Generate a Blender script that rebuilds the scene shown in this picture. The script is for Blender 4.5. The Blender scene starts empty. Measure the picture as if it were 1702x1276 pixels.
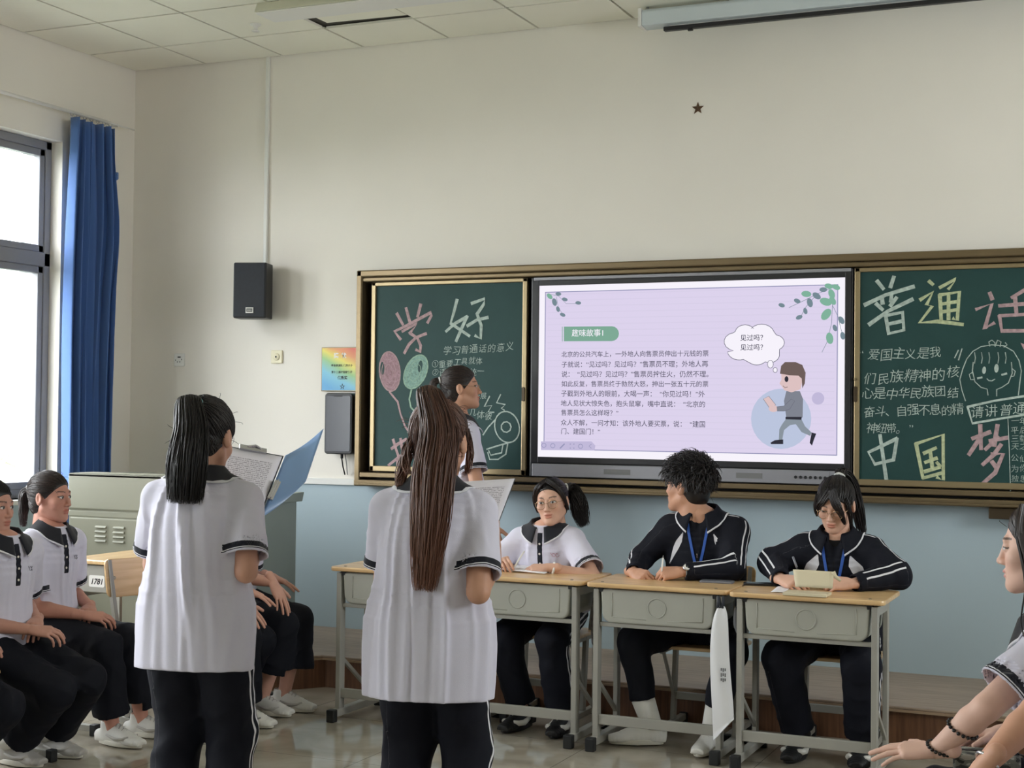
import bpy, math, random
import numpy as np
from mathutils import Vector, Matrix, Euler
from mathutils.bvhtree import BVHTree

scn = bpy.context.scene
COL = scn.collection
PI = math.pi

# ---------------------------------------------------------------- camera
FPX, IW, IH = 2418.0, 1702, 1276
YAW, PITCH, ROLL, EYE = math.radians(23.83), math.radians(1.232), 0.01115, 1.53
_f = np.array([-math.sin(YAW) * math.cos(PITCH), math.cos(YAW) * math.cos(PITCH), math.sin(PITCH)])
_r0 = np.array([math.cos(YAW), math.sin(YAW), 0.0])
_u0 = np.cross(_r0, _f)
CR = math.cos(ROLL) * _r0 + math.sin(ROLL) * _u0
CU = -math.sin(ROLL) * _r0 + math.cos(ROLL) * _u0
CF = _f
CP = np.array([0.0, 0.0, EYE])
cam_data = bpy.data.cameras.new('camera')
cam_data.sensor_width = 36.0
cam_data.lens = FPX / IW * 36.0
cam_data.clip_start = 0.05
cam_data.clip_end = 200
cam = bpy.data.objects.new('camera', cam_data)
COL.objects.link(cam)
cam.matrix_world = Matrix(((CR[0], CU[0], -CF[0], CP[0]), (CR[1], CU[1], -CF[1], CP[1]), (CR[2], CU[2], -CF[2], CP[2]), (0, 0, 0, 1)))
scn.camera = cam

# ---------------------------------------------------------------- light and exposure
world = bpy.data.worlds.new('overcast_sky')
scn.world = world
world.use_nodes = True
world.node_tree.nodes['Background'].inputs[0].default_value = (0.94, 0.965, 1.0, 1)
world.node_tree.nodes['Background'].inputs[1].default_value = 7.5
scn.view_settings.view_transform = 'Standard'
scn.view_settings.look = 'None'
scn.view_settings.gamma = 1
scn.view_settings.use_curve_mapping = False
EXPO = 1.42
scn.view_settings.exposure = EXPO
try:
    scn.cycles.use_denoising = True
    scn.cycles.denoiser = 'OPENIMAGEDENOISE'
    scn.cycles.max_bounces = 8
    scn.cycles.diffuse_bounces = 5
    scn.cycles.glossy_bounces = 3
    scn.cycles.transparent_max_bounces = 12
    scn.cycles.caustics_reflective = False
    scn.cycles.caustics_refractive = False
    scn.cycles.sample_clamp_indirect = 6
except Exception:
    pass

# room: front wall Y=8, left wall X=-6.37, ceiling Z=3.85
XL, XR, YB, YF, ZC = -6.37, 2.6, -2.4, 8.0, 3.85
ZP = 0.178                      # podium height
WIN = [(6.0, 7.29), (2.5, 4.9), (-0.9, 0.6)]   # window openings on the left wall (Y range)
WIN_FILL = [(4.3, 6.2)]                              # unseen high window added on the right wall to balance the light
WR0, WR1 = 1.75, 3.2
WZ0, WZ1 = 0.98, 3.24
for k, (y0, y1) in enumerate(WIN + WIN_FILL):            # portals: guide the sky light through the window openings
    side = -1 if k < len(WIN) else 1
    L = bpy.data.lights.new('sky_portal', 'AREA')
    L.shape = 'RECTANGLE'
    z0, z1 = (WZ0, WZ1) if side < 0 else (WR0, WR1)
    L.size = z1 - z0
    L.size_y = y1 - y0
    L.cycles.is_portal = True
    lo = bpy.data.objects.new('sky_portal', L)
    COL.objects.link(lo)
    lo.location = ((XL - 0.28) if side < 0 else (XR + 0.28), (y0 + y1) / 2, (z0 + z1) / 2)
    lo.rotation_euler = (0, side * PI / 2, 0)

# ---------------------------------------------------------------- helpers
def on_y(px, py, y):
    d = CF * FPX + CR * (px - IW / 2) - CU * (py - IH / 2)
    return CP + d * ((y - CP[1]) / d[1])

def on_z(px, py, z):
    d = CF * FPX + CR * (px - IW / 2) - CU * (py - IH / 2)
    return CP + d * ((z - CP[2]) / d[2])

def on_x(px, py, x):
    d = CF * FPX + CR * (px - IW / 2) - CU * (py - IH / 2)
    return CP + d * ((x - CP[0]) / d[0])

def at_depth(px, py, dep):
    d = CF * FPX + CR * (px - IW / 2) - CU * (py - IH / 2)
    return CP + d * (dep / FPX)

def lin(c):
    return c / 12.92 if c <= 0.04045 else ((c + 0.055) / 1.055) ** 2.4

def rgb(r, g, b):
    return (lin(r / 255), lin(g / 255), lin(b / 255), 1.0)

def unit(v):
    v = np.asarray(v, float)
    return v / (np.linalg.norm(v) + 1e-12)

def V(*a):
    return np.array(a, float)

MATS = {}

def principled(name, col, rough=0.6, metal=0.0, spec=0.5, emit=None, estr=1.0, sheen=0.0, coat=0.0):
    m = bpy.data.materials.new(name)
    m.use_nodes = True
    b = m.node_tree.nodes['Principled BSDF']
    b.inputs['Base Color'].default_value = col
    b.inputs['Roughness'].default_value = rough
    b.inputs['Metallic'].default_value = metal
    b.inputs['Specular IOR Level'].default_value = spec
    if sheen:
        b.inputs['Sheen Weight'].default_value = sheen
    if coat:
        b.inputs['Coat Weight'].default_value = coat
        b.inputs['Coat Roughness'].default_value = 0.08
    if emit is not None:
        b.inputs['Emission Color'].default_value = emit
        b.inputs['Emission Strength'].default_value = estr
    MATS[name] = m
    return m

def nodes_of(m):
    nt = m.node_tree
    return nt, nt.nodes, nt.links, nt.nodes['Principled BSDF']

def vary(m, scale=6.0, amount=0.08, bump=0.0, bscale=60.0, stretch=(1, 1, 1), detail=3.0):
    """procedural mottling of the base colour and a fine bump"""
    nt, N, L, b = nodes_of(m)
    tc = N.new('ShaderNodeTexCoord')
    mp = N.new('ShaderNodeMapping')
    mp.inputs['Scale'].default_value = stretch
    L.new(tc.outputs['Object'], mp.inputs[0])
    nz = N.new('ShaderNodeTexNoise')
    nz.inputs['Scale'].default_value = scale
    nz.inputs['Detail'].default_value = detail
    L.new(mp.outputs[0], nz.inputs['Vector'])
    hs = N.new('ShaderNodeHueSaturation')
    mr = N.new('ShaderNodeMapRange')
    mr.inputs[1].default_value = 0.25
    mr.inputs[2].default_value = 0.75
    mr.inputs[3].default_value = 1 - amount
    mr.inputs[4].default_value = 1 + amount
    L.new(nz.outputs['Fac'], mr.inputs[0])
    L.new(mr.outputs[0], hs.inputs['Value'])
    src = b.inputs['Base Color'].links[0].from_socket if b.inputs['Base Color'].links else None
    if src:
        L.new(src, hs.inputs['Color'])
    else:
        hs.inputs['Color'].default_value = b.inputs['Base Color'].default_value
    L.new(hs.outputs[0], b.inputs['Base Color'])
    if bump:
        n2 = N.new('ShaderNodeTexNoise')
        n2.inputs['Scale'].default_value = bscale
        n2.inputs['Detail'].default_value = 2
        L.new(mp.outputs[0], n2.inputs['Vector'])
        bp = N.new('ShaderNodeBump')
        bp.inputs['Strength'].default_value = bump
        bp.inputs['Distance'].default_value = 0.01
        L.new(n2.outputs['Fac'], bp.inputs['Height'])
        L.new(bp.outputs[0], b.inputs['Normal'])
    return m

def wood(name, c1, c2, scale=3.0, stretch=(1, 14, 14), rough=0.45, coat=0.0):
    m = principled(name, c1, rough, coat=coat)
    nt, N, L, b = nodes_of(m)
    tc = N.new('ShaderNodeTexCoord')
    mp = N.new('ShaderNodeMapping')
    mp.inputs['Scale'].default_value = stretch
    L.new(tc.outputs['Object'], mp.inputs[0])
    nz = N.new('ShaderNodeTexNoise')
    nz.inputs['Scale'].default_value = scale
    nz.inputs['Detail'].default_value = 5
    nz.inputs['Distortion'].default_value = 0.6
    L.new(mp.outputs[0], nz.inputs['Vector'])
    cr = N.new('ShaderNodeValToRGB')
    cr.color_ramp.elements[0].position = 0.35
    cr.color_ramp.elements[0].color = c1
    cr.color_ramp.elements[1].position = 0.65
    cr.color_ramp.elements[1].color = c2
    L.new(nz.outputs['Fac'], cr.inputs[0])
    L.new(cr.outputs[0], b.inputs['Base Color'])
    return m

def tag(o, label=None, cat=None, group=None, kind=None):
    if label:
        o['label'] = label
    if cat:
        o['category'] = cat
    if group:
        o['group'] = group
    if kind:
        o['kind'] = kind
    return o

def empty(name, loc, rz=0.0, label=None, cat=None, group=None):
    o = bpy.data.objects.new(name, None)
    o.empty_display_size = 0.1
    COL.objects.link(o)
    o.location = loc
    o.rotation_euler = (0, 0, rz)
    return tag(o, label, cat, group)

def np_mesh(name, v, f, mat_idx=None, smooth=True):
    """v (n,3) float, f (m,4) or (m,3) int or list of index lists"""
    me = bpy.data.meshes.new(name)
    v = np.asarray(v, np.float32)
    if isinstance(f, list):
        sizes = np.array([len(x) for x in f], np.int32)
        flat = np.array([i for x in f for i in x], np.int32)
    else:
        f = np.asarray(f, np.int32)
        sizes = np.full(len(f), f.shape[1], np.int32)
        flat = f.reshape(-1)
    me.vertices.add(len(v))
    me.vertices.foreach_set('co', v.reshape(-1))
    me.loops.add(len(flat))
    me.loops.foreach_set('vertex_index', flat)
    me.polygons.add(len(sizes))
    st = np.zeros(len(sizes), np.int32)
    st[1:] = np.cumsum(sizes)[:-1]
    me.polygons.foreach_set('loop_start', st)
    if mat_idx is not None:
        me.polygons.foreach_set('material_index', np.asarray(mat_idx, np.int32))
    me.polygons.foreach_set('use_smooth', np.full(len(sizes), bool(smooth)))
    me.update(calc_edges=True)
    return me

def link(name, me, mats, parent=None, loc=None):
    o = bpy.data.objects.new(name, me)
    COL.objects.link(o)
    if not isinstance(mats, (list, tuple)):
        mats = [mats]
    for m in mats:
        me.materials.append(MATS[m] if isinstance(m, str) else m)
    if parent is not None:
        o.parent = parent
    if loc is not None:
        o.location = loc
    return o

def rot_to(zdir, xhint=None):
    z = unit(zdir)
    h = V(1, 0, 0) if xhint is None else np.asarray(xhint, float)
    if abs(np.dot(unit(h), z)) > 0.98:
        h = V(0, 1, 0)
    x = unit(h - np.dot(h, z) * z)
    y = np.cross(z, x)
    return np.stack([x, y, z], 1)

class MB:
    """collects shapes into one mesh"""
    def __init__(s):
        s.v, s.f, s.m = [], [], []

    def add(s, vs, fs, mi=0):
        o = len(s.v)
        s.v.extend([tuple(map(float, p)) for p in vs])
        s.f.extend([[i + o for i in f] for f in fs])
        s.m.extend([mi] * len(fs))
        return s

    def box(s, c, size, R=None, mi=0, taper=None):
        h = np.asarray(size, float) / 2
        vs = []
        for z in (-1, 1):
            t = 1.0 if (taper is None or z < 0) else taper
            for (x, y) in ((-1, -1), (1, -1), (1, 1), (-1, 1)):
                p = V(x * h[0] * t, y * h[1] * t, z * h[2])
                if R is not None:
                    p = R @ p
                vs.append(p + np.asarray(c, float))
        return s.add(vs, [[3, 2, 1, 0], [4, 5, 6, 7], [0, 1, 5, 4], [1, 2, 6, 5], [2, 3, 7, 6], [3, 0, 4, 7]], mi)

    def rng(s, x0, x1, y0, y1, z0, z1, mi=0):
        return s.box(((x0 + x1) / 2, (y0 + y1) / 2, (z0 + z1) / 2), (abs(x1 - x0), abs(y1 - y0), abs(z1 - z0)), None, mi)

    def bar(s, a, b, w, h, up=(0, 0, 1), mi=0):
        a, b = np.asarray(a, float), np.asarray(b, float)
        d = unit(b - a)
        x = np.cross(d, up)
        if np.linalg.norm(x) < 1e-3:
            x = V(1, 0, 0)
        x = unit(x)
        y = np.cross(x, d)
        R = np.stack([x, y, d], 1)
        return s.box((a + b) / 2, (w, h, np.linalg.norm(b - a)), R, mi)

    def tube(s, pts, r, n=8, mi=0, cap=True, closed=False):
        pts = [np.asarray(p, float) for p in pts]
        k = len(pts)
        rr = r if hasattr(r, '__len__') else [r] * k
        vs, fs = [], []
        px = None
        for i, p in enumerate(pts):
            if closed:
                d = pts[(i + 1) % k] - pts[i - 1]
            else:
                d = pts[min(i + 1, k - 1)] - pts[max(i - 1, 0)]
            d = unit(d)
            if px is None:
                R = rot_to(d)
                px = R[:, 0]
            px = unit(px - np.dot(px, d) * d)
            py = np.cross(d, px)
            for j in range(n):
                a = 2 * PI * j / n
                vs.append(p + rr[i] * (math.cos(a) * px + math.sin(a) * py))
        for i in range(k if closed else k - 1):
            i2 = (i + 1) % k
            for j in range(n):
                fs.append([i * n + j, i * n + (j + 1) % n, i2 * n + (j + 1) % n, i2 * n + j])
        if cap and not closed:
            fs.append([j for j in range(n)][::-1])
            fs.append([(k - 1) * n + j for j in range(n)])
        return s.add(vs, fs, mi)

    def lathe(s, prof, c=(0, 0, 0), R=None, n=20, mi=0):
        vs, fs = [], []
        for (r, z) in prof:
            for j in range(n):
                a = 2 * PI * j / n
                p = V(r * math.cos(a), r * math.sin(a), z)
                if R is not None:
                    p = R @ p
                vs.append(p + np.asarray(c, float))
        for i in range(len(prof) - 1):
            for j in range(n):
                fs.append([i * n + j, i * n + (j + 1) % n, (i + 1) * n + (j + 1) % n, (i + 1) * n + j])
        fs.append(list(range(n))[::-1])
        fs.append([(len(prof) - 1) * n + j for j in range(n)])
        return s.add(vs, fs, mi)

    def prism(s, poly, o, ax, ay, az, t, mi=0):
        """polygon (2D list) in plane (ax,ay) from o, thickness t along az"""
        o, ax, ay, az = [np.asarray(q, float) for q in (o, ax, ay, az)]
        n = len(poly)
        vs = [o + ax * p[0] + ay * p[1] for p in poly] + [o + ax * p[0] + ay * p[1] + az * t for p in poly]
        fs = [list(range(n))[::-1], [n + i for i in range(n)]]
        for i in range(n):
            fs.append([i, (i + 1) % n, n + (i + 1) % n, n + i])
        return s.add(vs, fs, mi)

    def build(s, name, mats, parent=None, smooth=False, bevel=0.0, loc=None, seg=2, angle=40):
        me = np_mesh(name, np.array(s.v).reshape(-1, 3), s.f, s.m, smooth)
        o = link(name, me, mats, parent, loc)
        if bevel:
            b = o.modifiers.new('soft_edges', 'BEVEL')
            b.width = bevel
            b.segments = seg
            b.limit_method = 'ANGLE'
            b.angle_limit = math.radians(angle)
            b.harden_normals = False
        return o

def dup(o, parent=None):
    c = o.copy()
    COL.objects.link(c)
    if parent is not None:
        c.parent = parent
    for ch in list(o.children):
        dup(ch, c)
    return c

def circle_pts(n, rx, ry=None, a0=0.0):
    ry = rx if ry is None else ry
    return [(rx * math.cos(a0 + 2 * PI * i / n), ry * math.sin(a0 + 2 * PI * i / n)) for i in range(n)]

def round_rect(w, h, r, n=5):
    out = []
    for (cx, cy, a) in ((w / 2 - r, h / 2 - r, 0), (-w / 2 + r, h / 2 - r, PI / 2), (-w / 2 + r, -h / 2 + r, PI), (w / 2 - r, -h / 2 + r, 1.5 * PI)):
        for i in range(n + 1):
            t = a + PI / 2 * i / n
            out.append((cx + r * math.cos(t), cy + r * math.sin(t)))
    return out

def text_mesh(txt, size, align='LEFT', offset=0.0, shear=0.0, spacing=1.0, extrude=0.0):
    """outline lettering as mesh arrays in the XY plane"""
    cu = bpy.data.curves.new('lettering', 'FONT')
    cu.body = txt
    cu.size = 1.0
    cu.align_x = align
    cu.align_y = 'CENTER'
    cu.offset = offset
    cu.shear = shear
    cu.space_character = spacing
    cu.extrude = extrude
    cu.resolution_u = 3
    ob = bpy.data.objects.new('lettering', cu)
    COL.objects.link(ob)
    dg = bpy.context.evaluated_depsgraph_get()
    me = bpy.data.meshes.new_from_object(ob.evaluated_get(dg))
    v = np.zeros(len(me.vertices) * 3, np.float32)
    me.vertices.foreach_get('co', v)
    f = [list(p.vertices) for p in me.polygons]
    bpy.data.objects.remove(ob)
    bpy.data.curves.remove(cu)
    bpy.data.meshes.remove(me)
    return v.reshape(-1, 3) * size, f

# ---------------------------------------------------------------- materials
def wall_material(name):
    m = principled(name, rgb(224, 220, 206), 0.75, spec=0.3)
    nt, N, L, b = nodes_of(m)
    g = N.new('ShaderNodeNewGeometry')
    sp = N.new('ShaderNodeSeparateXYZ')
    L.new(g.outputs['Position'], sp.inputs[0])
    gt = N.new('ShaderNodeMath')
    gt.operation = 'GREATER_THAN'
    gt.inputs[1].default_value = 1.085
    L.new(sp.outputs['Z'], gt.inputs[0])
    mx = N.new('ShaderNodeMix')
    mx.data_type = 'RGBA'
    mx.inputs[6].default_value = rgb(178, 196, 205)
    mx.inputs[7].default_value = rgb(236, 231, 222)
    L.new(gt.outputs[0], mx.inputs[0])
    L.new(mx.outputs[2], b.inputs['Base Color'])
    vary(m, 1.3, 0.03, 0.05, 180)
    return m

wall_material('wall_paint')
vary(principled('white_trim', rgb(228, 228, 224), 0.5), 3, 0.03)
vary(principled('ceiling_tile', rgb(242, 239, 226), 0.85), 1.1, 0.04, 0.12, 240)
principled('ceiling_gap', rgb(60, 57, 50), 0.8)
principled('reveal_paint', rgb(225, 224, 220), 0.7)
vary(principled('window_frame', rgb(132, 132, 138), 0.45), 8, 0.05)
principled('seal', rgb(40, 40, 42), 0.6)
wood('podium_riser', rgb(122, 84, 58), rgb(96, 63, 43), 4, (14, 14, 0.8), 0.5)
vary(wood('podium_top', rgb(172, 154, 136), rgb(152, 134, 118), 3, (1.2, 12, 12), 0.45), 2, 0.08)
vary(principled('podium_edge', rgb(165, 140, 115), 0.45), 4, 0.05)

m = bpy.data.materials.new('clear_glass')
m.use_nodes = True
nt = m.node_tree
nt.nodes.clear()
out = nt.nodes.new('ShaderNodeOutputMaterial')
tr = nt.nodes.new('ShaderNodeBsdfTransparent')
tr.inputs[0].default_value = (0.965, 0.975, 0.97, 1)
gl = nt.nodes.new('ShaderNodeBsdfGlossy')
gl.inputs['Roughness'].default_value = 0.02
fr = nt.nodes.new('ShaderNodeLayerWeight')
fr.inputs[0].default_value = 0.5
mx = nt.nodes.new('ShaderNodeMixShader')
pw = nt.nodes.new('ShaderNodeMath')
pw.operation = 'POWER'
pw.inputs[1].default_value = 4.0
nt.links.new(fr.outputs['Facing'], pw.inputs[0])
ad = nt.nodes.new('ShaderNodeMath')
ad.operation = 'MULTIPLY_ADD'
ad.inputs[1].default_value = 0.7
ad.inputs[2].default_value = 0.03
nt.links.new(pw.outputs[0], ad.inputs[0])
nt.links.new(ad.outputs[0], mx.inputs[0])
nt.links.new(tr.outputs[0], mx.inputs[1])
nt.links.new(gl.outputs[0], mx.inputs[2])
nt.links.new(mx.outputs[0], out.inputs[0])
MATS['clear_glass'] = m

# polished floor tiles
m = principled('floor_tile', rgb(170, 163, 148), 0.13, spec=0.6)
nt, N, L, b = nodes_of(m)
tc = N.new('ShaderNodeTexCoord')
n1 = N.new('ShaderNodeTexNoise')
n1.inputs['Scale'].default_value = 2.6
n1.inputs['Detail'].default_value = 6
n1.inputs['Distortion'].default_value = 1.2
L.new(tc.outputs['Object'], n1.inputs['Vector'])
cr = N.new('ShaderNodeValToRGB')
cr.color_ramp.elements[0].position = 0.3
cr.color_ramp.elements[0].color = rgb(150, 141, 125)
cr.color_ramp.elements[1].position = 0.7
cr.color_ramp.elements[1].color = rgb(184, 177, 163)
L.new(n1.outputs['Fac'], cr.inputs[0])
br = N.new('ShaderNodeTexBrick')
br.offset = 0.0
br.inputs['Scale'].default_value = 1.0
br.inputs['Mortar Size'].default_value = 0.0022
br.inputs['Mortar Smooth'].default_value = 0.1
br.inputs['Brick Width'].default_value = 0.8
br.inputs['Row Height'].default_value = 0.8
br.inputs['Mortar'].default_value = rgb(120, 112, 100)
L.new(tc.outputs['Object'], br.inputs['Vector'])
L.new(cr.outputs[0], br.inputs['Color1'])
L.new(cr.outputs[0], br.inputs['Color2'])
L.new(br.outputs[0], b.inputs['Base Color'])
mr = N.new('ShaderNodeMapRange')
mr.inputs[3].default_value = 0.03
mr.inputs[4].default_value = 0.10
L.new(n1.outputs['Fac'], mr.inputs[0])
L.new(mr.outputs[0], b.inputs['Roughness'])

vary(principled('bronze', rgb(128, 112, 86), 0.36, metal=0.75), 5, 0.06, stretch=(1, 8, 8))
vary(principled('bronze_dark', rgb(78, 66, 50), 0.42, metal=0.6), 5, 0.06)
vary(principled('gold_rail', rgb(160, 143, 110), 0.36, metal=0.7), 5, 0.06)
principled('dark_gap', rgb(18, 17, 18), 0.6)
vary(vary(principled('chalkboard_green', rgb(34, 66, 64), 0.55, spec=0.3), 1.6, 0.10, stretch=(1, 1, 1.6)), 11, 0.06, 0.04, 200)
for nm, c in (('chalk_white', (176, 190, 182)), ('chalk_pink', (176, 150, 152)), ('chalk_green', (150, 176, 156)), ('chalk_yellow', (182, 190, 152))):
    m = vary(principled(nm, rgb(*c), 0.95, spec=0.1), 55, 0.25, 0.0)

def dusty(name, col, dens):
    """chalk smeared lightly: grains of chalk over the green"""
    m = principled(name, col, 0.95, spec=0.1)
    nt, N, L, b = nodes_of(m)
    tc = N.new('ShaderNodeTexCoord')
    nz = N.new('ShaderNodeTexNoise')
    nz.inputs['Scale'].default_value = 34
    nz.inputs['Detail'].default_value = 4
    nz.inputs['Distortion'].default_value = 2.5
    L.new(tc.outputs['Object'], nz.inputs['Vector'])
    mr = N.new('ShaderNodeMapRange')
    mr.inputs[1].default_value = 0.3
    mr.inputs[2].default_value = 0.7
    mr.inputs[3].default_value = dens - 0.25
    mr.inputs[4].default_value = dens + 0.2
    L.new(nz.outputs['Fac'], mr.inputs[0])
    L.new(mr.outputs[0], b.inputs['Alpha'])
dusty('chalk_smear_pink', rgb(186, 152, 160), 0.78)
dusty('chalk_smear_green', rgb(156, 190, 178), 0.76)
principled('black_plastic', rgb(30, 30, 33), 0.4)
vary(principled('black_fabric_grille', rgb(44, 47, 54), 0.75), 40, 0.1, 0.15, 400)
vary(principled('silver_bezel', rgb(150, 150, 156), 0.4, metal=0.3), 3, 0.03)
principled('dark_screen', rgb(64, 66, 74), 0.25)
principled('ivory_plastic', rgb(226, 218, 188), 0.4)
principled('white_plastic', rgb(232, 230, 226), 0.4)
principled('grey_plastic', rgb(120, 120, 120), 0.5)
principled('brass_star', rgb(96, 70, 48), 0.5, metal=0.2)
principled('chrome', rgb(200, 200, 205), 0.2, metal=1.0)
vary(principled('screen_housing', rgb(205, 215, 220), 0.45), 3, 0.03)
vary(principled('lamp_housing', rgb(206, 205, 186), 0.5), 3, 0.04)
principled('ink', rgb(30, 28, 30), 0.6)

def glow(name, col, s=1.0):
    m = bpy.data.materials.new(name)
    m.use_nodes = True
    nt = m.node_tree
    nt.nodes.clear()
    o = nt.nodes.new('ShaderNodeOutputMaterial')
    e = nt.nodes.new('ShaderNodeEmission')
    e.inputs[0].default_value = col
    e.inputs[1].default_value = s
    nt.links.new(e.outputs[0], o.inputs[0])
    MATS[name] = m
    return m
SE = 0.66 * 2 ** (0.55 - EXPO)
for nm, c in (('lcd_white', (250, 246, 255)), ('lcd_lilac', (224, 214, 240)), ('lcd_line', (150, 150, 185)), ('lcd_text', (92, 90, 108)), ('lcd_green', (128, 172, 152)),
              ('lcd_leaf', (130, 180, 158)), ('lcd_leaf_dark', (120, 140, 150)), ('lcd_blue', (190, 200, 225)), ('lcd_hair', (112, 96, 92)), ('lcd_skin', (224, 196, 196)),
              ('lcd_sweater', (130, 134, 146)), ('lcd_trouser', (140, 150, 160)), ('lcd_black', (50, 50, 60)), ('lcd_cloud_edge', (110, 110, 125)), ('lcd_band', (220, 211, 236)), ('lcd_dot', (196, 188, 220))):
    glow(nm, rgb(*c), SE)

# ---------------------------------------------------------------- setting
def struct(o):
    return tag(o, kind='structure')

b = MB(); b.rng(XL - 0.3, XR + 0.3, YB - 0.2, YF + 0.3, -0.12, 0.0)
struct(b.build('floor', 'floor_tile'))
b = MB(); b.rng(XL, XR, YF, YF + 0.24, 0, ZC + 0.3)
struct(b.build('wall_front', 'wall_paint'))
def pierced_wall(name, xs0, xs1, wins, z0=WZ0, z1=WZ1):
    b = MB()
    ys = [YB] + [q for w in sorted(wins) for q in w] + [YF + 0.24]
    for i in range(0, len(ys), 2):
        b.rng(xs0, xs1, ys[i], ys[i + 1], 0, ZC + 0.3)
    for (y0, y1) in wins:
        b.rng(xs0, xs1, y0, y1, 0, z0)
        b.rng(xs0, xs1, y0, y1, z1, ZC + 0.3)
    struct(b.build(name, 'wall_paint'))
pierced_wall('wall_right', XR, XR + 0.24, WIN_FILL, WR0, WR1)  # opening for the added window
b = MB(); b.rng(XL - 0.24, XR + 0.24, YB - 0.24, YB, 0, ZC + 0.3)
struct(b.build('wall_back', 'wall_paint'))
pierced_wall('wall_left', XL - 0.24, XL, WIN)

# suspended ceiling: lay-in tiles over dark gaps
b = MB()
b.rng(XL, XR, YB, YF, ZC + 0.02, ZC + 0.3, 1)
gx = [XL] + [-5.79 + 0.602 * i for i in range(15) if -5.79 + 0.602 * i < XR - 0.05] + [XR]
gy = [YF] + [7.52 - 0.605 * i for i in range(17) if 7.52 - 0.605 * i > YB + 0.05] + [YB]
g = 0.0085
for i in range(len(gx) - 1):
    for j in range(len(gy) - 1):
        x0, x1, y1, y0 = gx[i] + g, gx[i + 1] - g, gy[j] - g, gy[j + 1] + g
        if i == 3 and j == 1:      # the tile that sits askew in its bay
            c = V((x0 + x1) / 2 + 0.018, (y0 + y1) / 2 - 0.016, ZC + 0.018)
            R = np.array(Euler((0.012, 0.012, 0.006)).to_matrix())
            b.box(c, (x1 - x0 - 0.045, y1 - y0 - 0.04, 0.014), R)
        else:
            b.rng(x0, x1, y0, y1, ZC, ZC + 0.014)
struct(b.build('ceiling', ['ceiling_tile', 'ceiling_gap']))

# podium with a splayed left end
pod = [(-4.24, 7.06), (2.2, 7.06), (2.2, YF), (XL, YF), (XL, 6.66), (-4.62, 6.66), (-4.33, 6.94)]
b = MB()
b.prism(pod, (0, 0, 0), (1, 0, 0), (0, 1, 0), (0, 0, 1), ZP - 0.012, 0)
struct(b.build('trim_4', 'podium_riser')).name = 'podium_riser'
lip = [(-4.252, 7.045), (2.2, 7.045), (2.2, YF), (XL, YF), (XL, 6.645), (-4.628, 6.645), (-4.338, 6.93)]
b = MB()
b.prism(lip, (0, 0, ZP - 0.012), (1, 0, 0), (0, 1, 0), (0, 0, 1), 0.012, 0)
struct(b.build('podium_top', 'podium_top', bevel=0.004))
b = MB()
b.bar((-4.25, 7.043, ZP - 0.018), (2.2, 7.043, ZP - 0.018), 0.012, 0.012)
b.bar((-4.25, 7.043, ZP - 0.018), (-4.336, 6.93, ZP - 0.018), 0.012, 0.012)
b.bar((-4.336, 6.93, ZP - 0.018), (-4.626, 6.643, ZP - 0.018), 0.012, 0.012)
struct(b.build('trim_1', 'podium_edge'))
# white conduit rail along the wall at the change of colour
b = MB(); b.rng(XL, -4.56, YF - 0.018, YF, 1.078, 1.118); b.rng(-0.35, XR, YF - 0.018, YF, 1.078, 1.118)
struct(b.build('trim_2', 'white_trim', bevel=0.003))
b = MB(); b.rng(XL, XL + 0.016, 7.3, YF - 0.018, 1.078, 1.118)
struct(b.build('trim_3', 'white_trim', bevel=0.003))

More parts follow.
